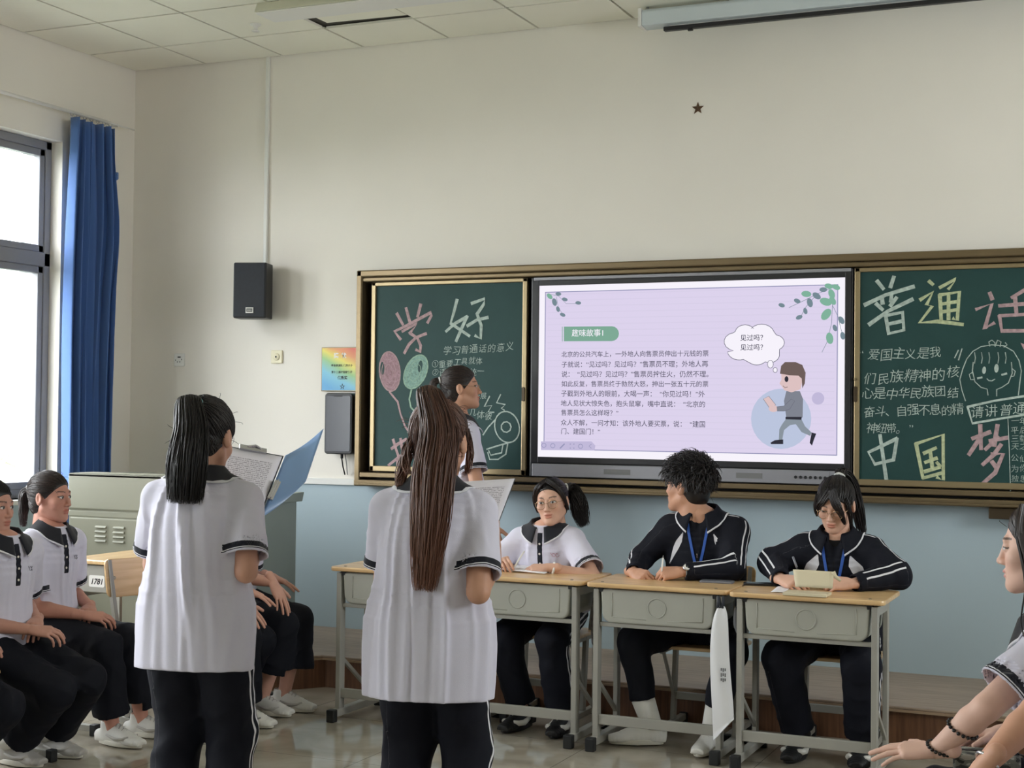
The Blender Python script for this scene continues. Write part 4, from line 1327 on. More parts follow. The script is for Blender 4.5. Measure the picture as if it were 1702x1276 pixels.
def sheet(name, corners, mat, parent=None, thick=0.0012, nx=8, ny=8, bend=0.0, loc=V(0, 0, 0)):
    """a sheet of paper between four corners (a,b,c,d going round), gently bowed, with UVs"""
    a, b_, c, d = [np.asarray(q, float) - loc for q in corners]
    n = unit(np.cross(b_ - a, d - a))
    vs, uv = [], []
    for j in range(ny + 1):
        for i in range(nx + 1):
            u, v = i / nx, j / ny
            p = (a * (1 - u) + b_ * u) * (1 - v) + (d * (1 - u) + c * u) * v
            vs.append(p + n * bend * math.sin(PI * u)); uv.append((u, v))
    fs = []
    for j in range(ny):
        for i in range(nx):
            k = j * (nx + 1) + i
            fs.append([k, k + 1, k + nx + 2, k + nx + 1])
    me = np_mesh(name, np.array(vs), fs)
    ul = me.uv_layers.new(name='UVMap')
    idx = np.zeros(len(me.loops), np.int32); me.loops.foreach_get('vertex_index', idx)
    ul.data.foreach_set('uv', np.array(uv, np.float32)[idx].reshape(-1))
    o = link(name, me, mat, parent)
    o.location = (0, 0, 0) if parent is not None else tuple(loc)
    md = o.modifiers.new('thickness', 'SOLIDIFY'); md.thickness = thick; md.offset = 0
    return o

def phone(x, y, a, mat, label, w=0.075, l=0.155):
    r = empty('smartphone', (x, y, 0.7655), a, label, 'phone')
    b = MB(); b.prism(round_rect(l, w, 0.012), (0, 0, 0), (1, 0, 0), (0, 1, 0), (0, 0, 1), 0.009)
    b.build('case', mat, r, bevel=0.002)
    b = MB(); b.prism(round_rect(l - 0.008, w - 0.008, 0.01), (0, 0, 0.009), (1, 0, 0), (0, 1, 0), (0, 0, 1), 0.0006)
    b.build('screen', 'phone_black' if mat == 'phone_black' else 'phone_grey', r)
p = on_z(1192, 968, 0.765); phone(p[0], p[1], 0.12, 'phone_grey', 'grey smartphone lying on the desk beside the elbow of the boy')
p = on_z(1264, 972, 0.765); phone(p[0], p[1], 0.25, 'phone_black', 'black smartphone on the desk of the girl reading a notebook')
p = on_z(1282, 978, 0.765)

# papers on the girl's desk
q = [on_z(*c, 0.767) for c in ((824, 948), (905, 954), (932, 941), (862, 934))]
nb = empty('paper_stack', (float(np.mean([c[0] for c in q])), float(np.mean([c[1] for c in q])), 0.7652), 0, 'white stapled sheets lying open before the girl in a white polo at the desk', 'papers')
nl = V(*nb.location)
sheet('page', q, 'paper', nb, 0.006, 8, 4, 0.004, nl + V(0, 0, -0.003))
q2 = [on_z(*c, 0.7665) for c in ((812, 947), (845, 949), (880, 938), (842, 935))]
q2 = [c + V(0, 0, -0.001) for c in q2]

# white rolled paper hanging between two desks, tied with tape
hx, hy = -1.745, 6.30
b = MB()
rolln = 14
prof = [(0.012, 0.70), (0.03, 0.675), (0.042, 0.60), (0.047, 0.45), (0.05, 0.25), (0.045, 0.155)]
vs = []
for (w, z) in prof:
    for j in range(rolln):
        t = 2 * PI * j / rolln
        vs.append((w * math.cos(t) + 0.012 * math.sin(z * 9), 0.026 * (w / 0.05) * math.sin(t) + 0.006 * math.sin(3 * t + z * 8), z + (0.05 * math.cos(t) if z < 0.2 else 0.0)))
fs = [[i * rolln + j, i * rolln + (j + 1) % rolln, (i + 1) * rolln + (j + 1) % rolln, (i + 1) * rolln + j] for i in range(len(prof) - 1) for j in range(rolln)]
fs.append(list(range(rolln))); fs.append([(len(prof) - 1) * rolln + j for j in range(rolln)][::-1])
b.add(vs, [f[::-1] for f in fs])
rl = empty('hanging_bag', (hx, hy - 0.03, 0.0), 0, 'long white plastic bag hanging from the right corner of the boy\'s desk', 'bag')
o = b.build('bag_body', 'polythene', rl, True)
md = o.modifiers.new('rounding', 'SUBSURF'); md.levels = 1; md.render_levels = 2
b = MB(); b.tube([(-0.012, 0.0, 0.69), (-0.014, 0.0, 0.742)], [0.012, 0.008], 10); b.tube([(0.004, 0.0, 0.69), (0.008, 0.0, 0.742)], [0.009, 0.007], 10)
b.build('hanging_loop', 'black_fabric_grille', rl, True)
b = MB()
rs = np.random.RandomState(3)
for i in range(9):
    b.rng(0.006 + 0.009 * (i % 3), 0.012 + 0.009 * (i % 3), -0.0335, -0.030, 0.42 - 0.022 * (i // 3) - 0.004 * (i % 2), 0.432 - 0.022 * (i // 3))
b.build('faint_print', 'grey_plastic', o)
# grey glove-like cloth pouch by the same corner, patterned pouch between the first two desks
def pouch(loc, pts, mat, label):
    b = MB()
    b.tube(pts, [0.006, 0.028, 0.036, 0.03, 0.012], 12)
    r = empty('hanging_pouch', loc, 0, label, 'pouch')
    o = b.build('cloth_body', mat, r, True)
    o.scale = (0.55, 1, 1)
    md = o.modifiers.new('rounding', 'SUBSURF'); md.levels = 1; md.render_levels = 1
    b = MB(); b.tube([(0, 0, 0), (0, 0, 0.05)], 0.004, 6)
    b.build('loop', 'black_fabric_grille', r, True)
vary(principled('grey_cloth', rgb(120, 120, 122), 0.9), 20, 0.1)
vary(principled('patterned_cloth', rgb(100, 96, 94), 0.9), 34, 0.7)
pouch((-1.708, 6.36, 0.69), [(0, 0, 0), (0.01, 0, -0.03), (0.02, 0, -0.07), (0.03, 0, -0.1), (0.03, 0, -0.13)], 'grey_cloth', 'grey cloth pouch hanging between the boy\'s desk and the reading girl\'s desk')
pouch((-2.408, 6.44, 0.69), [(0, 0, 0), (0.0, 0, -0.06), (0.01, 0, -0.12), (0.005, 0, -0.18), (-0.01, 0, -0.24)], 'patterned_cloth', 'grey patterned cloth pouch hanging between the first girl\'s desk and the boy\'s desk')

# ---------------------------------------------------------------- soft-body toolkit: distance fields meshed as one surface
class Field:
    def __init__(s, lo, hi, h):
        s.h = h
        s.lo = np.asarray(lo, float) - 3 * h
        n = np.ceil((np.asarray(hi, float) + 3 * h - s.lo) / h).astype(int) + 1
        s.n = n
        s.d = np.full(tuple(n), 0.2, np.float32)

    def win(s, lo, hi, m):
        a = np.floor((np.asarray(lo) - m - s.lo) / s.h).astype(int)
        b = np.ceil((np.asarray(hi) + m - s.lo) / s.h).astype(int) + 1
        a = np.clip(a, 0, s.n); b = np.clip(b, 0, s.n)
        if np.any(b <= a):
            return None
        ax = [(s.lo[i] + s.h * np.arange(a[i], b[i])).astype(np.float32) for i in range(3)]
        X, Y, Z = np.meshgrid(*ax, indexing='ij', sparse=True)
        return (slice(a[0], b[0]), slice(a[1], b[1]), slice(a[2], b[2])), X, Y, Z

    def blend(s, sl, d, k, op):
        o = s.d[sl]
        if op == 'u':
            if k <= 0:
                s.d[sl] = np.minimum(o, d)
            else:
                h = np.clip(0.5 + 0.5 * (o - d) / k, 0, 1)
                s.d[sl] = o + (d - o) * h - k * h * (1 - h)
        else:
            d = -d
            if k <= 0:
                s.d[sl] = np.maximum(o, d)
            else:
                h = np.clip(0.5 - 0.5 * (o - d) / k, 0, 1)
                s.d[sl] = o + (d - o) * h + k * h * (1 - h)

    def cap(s, a, b, ra, rb, k=0.01, op='u', fold=None):
        a, b = np.asarray(a, float), np.asarray(b, float)
        r = max(ra, rb)
        w = s.win(np.minimum(a, b) - r, np.maximum(a, b) + r, k + 2 * s.h + 0.004)
        if w is None:
            return s
        sl, X, Y, Z = w
        ba = b - a
        L2 = float(ba @ ba) + 1e-12
        t = ((X - a[0]) * ba[0] + (Y - a[1]) * ba[1] + (Z - a[2]) * ba[2]) / L2
        t = np.clip(t, 0, 1)
        dx, dy, dz = X - a[0] - t * ba[0], Y - a[1] - t * ba[1], Z - a[2] - t * ba[2]
        d = np.sqrt(dx * dx + dy * dy + dz * dz) - (ra + (rb - ra) * t)
        if fold is not None:
            d = d - fold(X, Y, Z)
        s.blend(sl, d.astype(np.float32), k, op)
        return s

    def ell(s, c, r, R=None, k=0.01, op='u'):
        c, r = np.asarray(c, float), np.asarray(r, float)
        R = np.eye(3) if R is None else np.asarray(R)
        ext = np.sqrt(((R * r) ** 2).sum(1))
        w = s.win(c - ext, c + ext, k + 2 * s.h + 0.004)
        if w is None:
            return s
        sl, X, Y, Z = w
        x, y, z = X - c[0], Y - c[1], Z - c[2]
        q = [(x * R[0, i] + y * R[1, i] + z * R[2, i]) for i in range(3)]
        k0 = np.sqrt((q[0] / r[0]) ** 2 + (q[1] / r[1]) ** 2 + (q[2] / r[2]) ** 2)
        k1_ = np.sqrt((q[0] / r[0] ** 2) ** 2 + (q[1] / r[1] ** 2) ** 2 + (q[2] / r[2] ** 2) ** 2) + 1e-6
        d = k0 * (k0 - 1) / k1_
        s.blend(sl, d.astype(np.float32), k, op)
        return s

    def loft(s, secs, k=0.01, fold=None, power=2.0, n=16):
        """secs: list of (centre, half-width a, half-depth b); frame from (xdir); smooth along the list"""
        C = np.array([q[0] for q in secs], float)
        A = np.array([q[1] for q in secs], float)
        B = np.array([q[2] for q in secs], float)
        X0 = np.array([q[3] for q in secs], float)
        m = len(C)
        tt = np.linspace(0, m - 1, n)
        def cr(P):
            out = []
            for t in tt:
                i = min(int(t), m - 2); f = t - i
                p0, p1, p2, p3 = P[max(i - 1, 0)], P[i], P[i + 1], P[min(i + 2, m - 1)]
                out.append(0.5 * ((2 * p1) + (-p0 + p2) * f + (2 * p0 - 5 * p1 + 4 * p2 - p3) * f ** 2 + (-p0 + 3 * p1 - 3 * p2 + p3) * f ** 3))
            return np.array(out)
        C, A, B, X0 = cr(C), cr(A), cr(B), cr(X0)
        for i in range(n - 1):
            a, b = C[i], C[i + 1]
            ba = b - a
            L = np.linalg.norm(ba); z = ba / L
            x = X0[i] + X0[i + 1]; x = unit(x - (x @ z) * z); y = np.cross(z, x)
            r = max(A[i], A[i + 1], B[i], B[i + 1])
            w = s.win(np.minimum(a, b) - r, np.maximum(a, b) + r, k + 2 * s.h + 0.01)
            if w is None:
                continue
            sl, PX, PY, PZ = w
            dx, dy, dz = PX - a[0], PY - a[1], PZ - a[2]
            lz = dx * z[0] + dy * z[1] + dz * z[2]
            t = np.clip(lz / L, 0, 1)
            out = lz - t * L
            lx = dx * x[0] + dy * x[1] + dz * x[2]
            ly = dx * y[0] + dy * y[1] + dz * y[2]
            aa = A[i] + (A[i + 1] - A[i]) * t; bb = B[i] + (B[i + 1] - B[i]) * t
            if power == 2.0:
                k0 = np.sqrt((lx / aa) ** 2 + (ly / bb) ** 2) + 1e-6
            else:
                k0 = (np.abs(lx / aa) ** power + np.abs(ly / bb) ** power) ** (1 / power) + 1e-6
            rad = np.sqrt(lx * lx + ly * ly)
            e = rad - rad / k0           # distance along the ray from the axis
            if fold is not None:
                e = e - fold(lx, ly, (i + t) / (n - 1))
            oc = np.maximum(np.abs(out) - 0.018, 0)
            d = np.where(oc > 1e-9, np.sqrt(np.maximum(e, 0) ** 2 + oc ** 2), e)
            s.blend(sl, d.astype(np.float32), 0.0 if i else k, 'u')
        return s

    def cut(s, p, nrm, lo=None, hi=None, k=0.0):
        """remove everything on the side the normal points to"""
        p, nrm = np.asarray(p, float), unit(nrm)
        w = s.win(s.lo if lo is None else lo, s.lo + s.h * (s.n - 1) if hi is None else hi, 0)
        if w is None:
            return s
        sl, X, Y, Z = w
        d = (X - p[0]) * nrm[0] + (Y - p[1]) * nrm[1] + (Z - p[2]) * nrm[2]
        s.d[sl] = np.maximum(s.d[sl], d.astype(np.float32))
        return s

    def mesh(s, smooth=1):
        d, lo, h = s.d, s.lo, s.h
        d[0], d[-1], d[:, 0], d[:, -1], d[:, :, 0], d[:, :, -1] = 0.2, 0.2, 0.2, 0.2, 0.2, 0.2
        ins = d < 0
        cnt = np.zeros(tuple(s.n - 1), np.int8)
        for i in (0, 1):
            for j in (0, 1):
                for k in (0, 1):
                    cnt += ins[i:s.n[0] - 1 + i, j:s.n[1] - 1 + j, k:s.n[2] - 1 + k]
        I, J, K = np.nonzero((cnt > 0) & (cnt < 8))
        n = len(I)
        if n == 0:
            return np.zeros((0, 3)), np.zeros((0, 4), int)
        idx = np.full(cnt.shape, -1, np.int32)
        idx[I, J, K] = np.arange(n)
        corner = {}
        for i in (0, 1):
            for j in (0, 1):
                for k in (0, 1):
                    corner[(i, j, k)] = d[I + i, J + j, K + k].astype(np.float64)
        acc = np.zeros((n, 3)); num = np.zeros(n)
        for ax in range(3):
            for u in (0, 1):
                for v in (0, 1):
                    c0 = [0, 0, 0]; o = [q for q in range(3) if q != ax]
                    c0[o[0]], c0[o[1]] = u, v
                    c1 = list(c0); c1[ax] = 1
                    a, b = corner[tuple(c0)], corner[tuple(c1)]
                    m = (a < 0) != (b < 0)
                    t = np.where(m, a / np.where(m, a - b, 1), 0)
                    p = np.zeros((n, 3)); p[:, o[0]] = u; p[:, o[1]] = v; p[:, ax] = t
                    acc[m] += p[m]; num[m] += 1
        P = acc / num[:, None]
        vs = lo + h * (np.stack([I, J, K], 1) + P)
        fs = []
        for ax in range(3):
            o = [(ax + 1) % 3, (ax + 2) % 3]
            sl0 = [slice(1, -1)] * 3; sl0[ax] = slice(0, -1)
            sl1 = [slice(1, -1)] * 3; sl1[ax] = slice(1, None)
            a, b = ins[tuple(sl0)], ins[tuple(sl1)]
            e = np.argwhere(a != b)
            flip = a[tuple(e.T)]
            e = e + 1; e[:, ax] -= 1
            q = []
            for (du, dv) in ((-1, -1), (0, -1), (0, 0), (-1, 0)):
                c = e.copy(); c[:, o[0]] += du; c[:, o[1]] += dv
                q.append(idx[tuple(c.T)])
            q = np.stack(q, 1)
            q[~flip] = q[~flip][:, ::-1]
            fs.append(q)
        fs = np.concatenate(fs)
        fs = fs[(fs >= 0).all(1)]
        for _ in range(smooth):
            vs = lap(vs, fs)
        return vs, fs

def lap(vs, fs, w=0.5):
    n = len(vs)
    a = np.concatenate([fs[:, i] for i in range(4)]); b = np.concatenate([fs[:, (i + 1) % 4] for i in range(4)])
    deg = np.bincount(a, minlength=n) + np.bincount(b, minlength=n)
    out = np.zeros_like(vs)
    for k in range(3):
        out[:, k] = np.bincount(a, vs[b, k], n) + np.bincount(b, vs[a, k], n)
    ok = deg > 0
    r = vs.copy()
    r[ok] = vs[ok] * (1 - w) + w * out[ok] / deg[ok][:, None]
    return r

def wrinkle(seed, amp, freq, dirs=None):
    rs = np.random.RandomState(seed)
    K = []
    for i in range(5):
        k = unit(rs.normal(size=3)) if dirs is None else unit(np.asarray(dirs, float) + 0.35 * rs.normal(size=3))
        K.append((k * freq * (0.6 + 0.9 * rs.rand()), rs.rand() * 6.28, 0.5 + 0.6 * rs.rand()))
    K2 = [(unit(rs.normal(size=3)) * freq * 0.35, rs.rand() * 6.28) for _ in range(2)]
    def f(X, Y, Z):
        wv = sum(np.sin(k[0] * X + k[1] * Y + k[2] * Z + p) for k, p in K2)
        o = 0
        for k, p, a in K:
            o = o + a * (1 - np.abs(np.sin(0.5 * (k[0] * X + k[1] * Y + k[2] * Z + p + 1.4 * wv)))) ** 2
        return amp * (o - 1.3)
    return f

# ---------------------------------------------------------------- cloth, skin, hair materials
def skin_material():
    m = principled('skin', (0.6, 0.4, 0.3, 1), 0.5, spec=0.35)
    nt, N, L, b = nodes_of(m)
    a = N.new('ShaderNodeVertexColor'); a.layer_name = 'Col'
    L.new(a.outputs[0], b.inputs['Base Color'])
    vary(m, 30, 0.04, 0.04, 260)
    return m
skin_material()

def cloth_attr(name, base, second, third=None, rough=0.8, stripe=None, cuff=None, panel=None, placket=None, edge=None, sheen=0.15):
    """cloth whose sewn-on stripes, cuffs and panels follow the garment's own seam coordinates"""
    m = principled(name, base, rough, spec=0.25, sheen=sheen)
    nt, N, L, b = nodes_of(m)
    cur = None
    def mixin(mask, col):
        nonlocal cur
        mx = N.new('ShaderNodeMix'); mx.data_type = 'RGBA'
        L.new(mask, mx.inputs[0])
        if cur is None:
            mx.inputs[6].default_value = base
        else:
            L.new(cur, mx.inputs[6])
        mx.inputs[7].default_value = col
        cur = mx.outputs[2]
    def attr(n):
        a = N.new('ShaderNodeAttribute'); a.attribute_name = n
        return a.outputs['Fac']
    def within(src, c, w):
        t = N.new('ShaderNodeMath'); t.operation = 'COMPARE'
        L.new(src, t.inputs[0]); t.inputs[1].default_value = c; t.inputs[2].default_value = w
        return t.outputs[0]
    if panel:
        mixin(within(attr('panel'), -0.5, 0.5), panel)
    if stripe:
        ab = N.new('ShaderNodeMath'); ab.operation = 'ABSOLUTE'; L.new(attr('stripe'), ab.inputs[0])
        mixin(within(ab.outputs[0], stripe[0], stripe[1]), stripe[2])
    if cuff:
        at = attr('cuff')
        for (c, w, col) in cuff:
            mixin(within(at, c, w), col)
    if placket:
        mixin(within(attr('placket'), -0.5, 0.5), placket)
    if cur is not None:
        L.new(cur, b.inputs['Base Color'])
    vary(m, 9, 0.03, 0.10, 420)
    return m
WHITE = rgb(232, 229, 238)
NAVY = rgb(25, 27, 38)
LINE = rgb(225, 225, 230)
cloth_attr('polo_white', rgb(214, 212, 228), NAVY, cuff=[(0.020, 0.0135, NAVY), (0.0115, 0.0016, LINE)], placket=NAVY)
cloth_attr('collar_navy', rgb(34, 35, 42), LINE)
cloth_attr('collar_edge', rgb(220, 220, 226), LINE)
cloth_attr('trouser_navy', rgb(17, 19, 30), LINE, sheen=0.0, stripe=(0.014, 0.0048, LINE))
cloth_attr('trouser_plain', rgb(16, 18, 27), LINE, sheen=0.0)
cloth_attr('jacket_navy', rgb(15, 17, 28), LINE, sheen=0.0, stripe=(0.017, 0.0042, LINE), panel=rgb(214, 214, 220), placket=rgb(12, 12, 16))
cloth_attr('tee_black', rgb(16, 16, 19), LINE)
vary(principled('shoe_white', rgb(226, 224, 218), 0.55), 14, 0.05)
vary(principled('shoe_grey', rgb(186, 182, 176), 0.6), 14, 0.08)
principled('sole_white', rgb(216, 212, 200), 0.5)
principled('sole_black', rgb(30, 30, 32), 0.5)
vary(principled('sock_white', rgb(224, 222, 216), 0.85), 30, 0.04)
principled('sock_black', rgb(26, 26, 30), 0.85)
principled('glasses_gold', rgb(190, 160, 125), 0.25, metal=0.9)
principled('lens', rgb(240, 240, 240), 0.05)
MATS['lens'] = MATS['clear_glass']
principled('lanyard_blue', rgb(48, 92, 178), 0.5)
principled('bead_black', rgb(22, 20, 22), 0.2)
principled('pearl', rgb(240, 232, 222), 0.2)
principled('hair_tie_white', rgb(226, 226, 222), 0.7)
principled('hair_tie_teal', rgb(120, 168, 170), 0.6)

def hair_material(name, c1, c2, rough=0.42, tip=None):
    m = principled(name, c1, rough, spec=0.5)
    nt, N, L, b = nodes_of(m)
    a = N.new('ShaderNodeAttribute'); a.attribute_name = 'strand'
    cr = N.new('ShaderNodeValToRGB')
    cr.color_ramp.elements[0].color = c1; cr.color_ramp.elements[1].color = c2
    L.new(a.outputs['Fac'], cr.inputs[0])
    out = cr.outputs[0]
    if tip is not None:
        a2 = N.new('ShaderNodeAttribute'); a2.attribute_name = 'along'
        mx = N.new('ShaderNodeMix'); mx.data_type = 'RGBA'
        L.new(a2.outputs['Fac'], mx.inputs[0]); L.new(out, mx.inputs[6]); mx.inputs[7].default_value = tip
        out = mx.outputs[2]
    L.new(out, b.inputs['Base Color'])
    return m
hair_material('hair_black', rgb(20, 17, 18), rgb(38, 31, 31))
hair_material('hair_brown', rgb(46, 31, 28), rgb(106, 72, 60), tip=rgb(128, 88, 70))
hair_material('hair_dark_brown', rgb(30, 24, 23), rgb(62, 48, 42))

def set_attr(me, name, arr):
    a = me.attributes.new(name, 'FLOAT', 'POINT')
    a.data.foreach_set('value', np.asarray(arr, np.float32))

def set_col(me, arr):
    a = me.color_attributes.new('Col', 'FLOAT_COLOR', 'POINT')
    c = np.ones((len(arr), 4), np.float32); c[:, :3] = arr
    a.data.foreach_set('color', c.reshape(-1))

def strand_mesh(paths, rad, taper_tip=0.35, taper_root=0.8):
    """paths (n,m,3): thin three-sided tubes; returns verts, faces, per-vertex strand id and run"""
    P = np.asarray(paths, float)
    n, m, _ = P.shape
    T = np.gradient(P, axis=1); T /= np.linalg.norm(T, axis=2, keepdims=True) + 1e-9
    ref = np.zeros_like(T); ref[..., 0] = 0.31; ref[..., 1] = 0.9; ref[..., 2] = 0.3
    U = np.cross(T, ref); U /= np.linalg.norm(U, axis=2, keepdims=True) + 1e-9
    W = np.cross(T, U)
    t = np.linspace(0, 1, m)
    pr = np.where(t < 0.15, taper_root + (1 - taper_root) * t / 0.15, 1 - (1 - taper_tip) * np.clip((t - 0.6) / 0.4, 0, 1) ** 1.5)
    r = np.asarray(rad, float).reshape(-1, 1) * pr[None, :]
    V_ = []
    for j in range(3):
        a = 2 * PI * j / 3
        V_.append(P + r[..., None] * (math.cos(a) * U + math.sin(a) * W))
    V_ = np.stack(V_, 2)                                   # n,m,3,3
    base = np.arange(n * m * 3).reshape(n, m, 3)
    F = []
    for j in range(3):
        j2 = (j + 1) % 3
        F.append(np.stack([base[:, :-1, j], base[:, :-1, j2], base[:, 1:, j2], base[:, 1:, j]], -1).reshape(-1, 4))
    sid = np.repeat(np.random.RandomState(n).rand(n), m * 3)
    along = np.tile(np.repeat(t, 3), n)
    return V_.reshape(-1, 3), np.concatenate(F), sid, along

def catmull(P, m):
    P = np.asarray(P, float)
    k = len(P)
    out = []
    for t in np.linspace(0, k - 1, m):
        i = min(int(t), k - 2); f = t - i
        p0, p1, p2, p3 = P[max(i - 1, 0)], P[i], P[i + 1], P[min(i + 2, k - 1)]
        out.append(0.5 * ((2 * p1) + (-p0 + p2) * f + (2 * p0 - 5 * p1 + 4 * p2 - p3) * f ** 2 + (-p0 + 3 * p1 - 3 * p2 + p3) * f ** 3))
    return np.array(out)

def bundle(center, widths, n, m=16, seed=0, wave=0.004, flat=1.0, side=None, uneven=0.12):
    """hair bundle around a centre line"""
    rs = np.random.RandomState(seed)
    C = catmull(center, m); wd = np.interp(np.linspace(0, 1, m), np.linspace(0, 1, len(widths)), widths)
    T = unit_rows(np.gradient(C, axis=0))
    sd = V(1, 0, 0) if side is None else np.asarray(side, float)
    X = unit_rows(sd[None, :] - (T @ sd)[:, None] * T); Y = np.cross(T, X)
    a = rs.rand(n) * 2 * PI; q = np.sqrt(rs.rand(n))
    ox, oy = q * np.cos(a), q * np.sin(a) * flat
    ph = rs.rand(n, 2) * 6.28; fr_ = 1.5 + 2.5 * rs.rand(n)
    t = np.linspace(0, 1, m)
    wx = wave * np.sin(ph[:, :1] + fr_[:, None] * 3 * t[None]) * t[None]
    wy = wave * np.sin(ph[:, 1:] + fr_[:, None] * 3 * t[None]) * t[None]
    P = C[None] + (ox[:, None] * wd[None] + wx)[..., None] * X[None] + (oy[:, None] * wd[None] + wy)[..., None] * Y[None]
    # uneven ends
    ln = 1 - uneven * rs.rand(n) ** 2
    tt = t[None] * ln[:, None] * (m - 1)
    i0 = np.clip(tt.astype(int), 0, m - 2); f = (tt - i0)[..., None]
    r = np.arange(n)[:, None]
    return P[r, i0] * (1 - f) + P[r, i0 + 1] * f

def unit_rows(a):
    return a / (np.linalg.norm(a, axis=-1, keepdims=True) + 1e-9)

def resample(P, m):
    return np.array([catmull(p, m) for p in P])

# ---------------------------------------------------------------- hands
HAND_POSES = {
    # per finger: three bends (deg, towards the palm); spread; thumb dir
    'flat': dict(b=[(8, 10, 6), (6, 8, 5), (8, 10, 6), (12, 12, 8)], spread=6, thumb=(0.75, 0.62, -0.10), tb=(8, 8)),
    'rest': dict(b=[(22, 24, 14), (26, 28, 16), (30, 30, 18), (34, 32, 18)], spread=4, thumb=(0.62, 0.74, -0.25), tb=(12, 16)),
    'grip': dict(b=[(48, 52, 30), (52, 56, 32), (56, 58, 34), (60, 58, 34)], spread=2, thumb=(0.42, 0.74, -0.55), tb=(18, 22)),
    'clasp': dict(b=[(56, 58, 34), (58, 62, 36), (60, 64, 36), (62, 62, 36)], spread=1, thumb=(0.34, 0.82, -0.46), tb=(18, 26)),
    'pinch': dict(b=[(46, 38, 20), (52, 44, 26), (60, 52, 30), (66, 56, 30)], spread=2, thumb=(0.30, 0.74, -0.62), tb=(12, 18)),
    'holdflat': dict(b=[(20, 16, 10), (22, 18, 10), (26, 20, 12), (30, 22, 12)], spread=4, thumb=(0.55, 0.62, -0.62), tb=(6, 10)),
}

def hand_field(wrist, fdir, back, thumbside, pose, sc=1.0, h=0.0026):
    """fdir: direction of the fingers; back: normal of the back of the hand; thumbside: +1 if thumb lies along fdir x back"""
    y = unit(fdir); z = unit(back - np.dot(back, y) * y); x = np.cross(y, z) * thumbside
    R = np.stack([x, y, z], 1)
    W = lambda p: wrist + sc * (R @ np.asarray(p, float))
    lo, hi = wrist - 0.22 * sc, wrist + 0.22 * sc
    F = Field(lo, hi, h)
    ps = HAND_POSES[pose]
    kn = [(0.026, 0.088, 0.002), (0.008, 0.092, 0.004), (-0.0105, 0.088, 0.002), (-0.027, 0.078, -0.002)]
    base = [(0.014, 0.012, 0), (0.006, 0.010, 0.002), (-0.005, 0.010, 0.002), (-0.014, 0.012, 0)]
    F.cap(W((0, -0.045, 0)), W((0, 0.012, 0)), 0.0225 * sc, 0.0225 * sc, 0.01)
    for a, b in zip(base, kn):
        F.cap(W(a), W(b), 0.0135 * sc, 0.0115 * sc, 0.010)
    F.ell(W((0.0, 0.05, -0.004)), np.array((0.033, 0.042, 0.0125)) * sc, R, 0.012)
    F.ell(W((0.022, 0.032, -0.010)), np.array((0.016, 0.03, 0.014)) * sc, R, 0.012)
    ln = [(0.042, 0.025, 0.02), (0.046, 0.029, 0.021), (0.042, 0.027, 0.02), (0.033, 0.020, 0.018)]
    rd = [0.0088, 0.009, 0.0086, 0.0075]
    tips = []
    for i in range(4):
        p = np.array(kn[i]); ang = 0.0
        sp_ = math.radians(ps['spread'] * (1.2 - 0.85 * i))
        for j in range(3):
            ang += math.radians(ps['b'][i][j])
            d = V(math.sin(sp_) * math.cos(ang), math.cos(sp_) * math.cos(ang), -math.sin(ang))
            q = p + d * ln[i][j]
            F.cap(W(p), W(q), (rd[i] - 0.0008 * j) * sc, (rd[i] - 0.0008 * (j + 1)) * sc, 0.003 if j == 0 else 0.001)
            p = q
        tips.append(W(p))
    p = V(0.020, 0.022, -0.006); d = unit(ps['thumb'])
    p1 = p + d * 0.040
    F.cap(W(p), W(p1), 0.0145 * sc, 0.0115 * sc, 0.008)
    ax = unit(np.cross(d, V(-0.4, 0.8, -0.3)))
    for j, L_ in enumerate((0.032, 0.026)):
        a = math.radians(ps['tb'][j])
        d = unit(d * math.cos(a) + np.cross(ax, d) * math.sin(a))
        q = p1 + d * L_
        F.cap(W(p1), W(q), (0.0108 - 0.001 * j) * sc, (0.0098 - 0.0012 * j) * sc, 0.003)
        p1 = q
    tips.append(W(p1))
    return F, R, tips

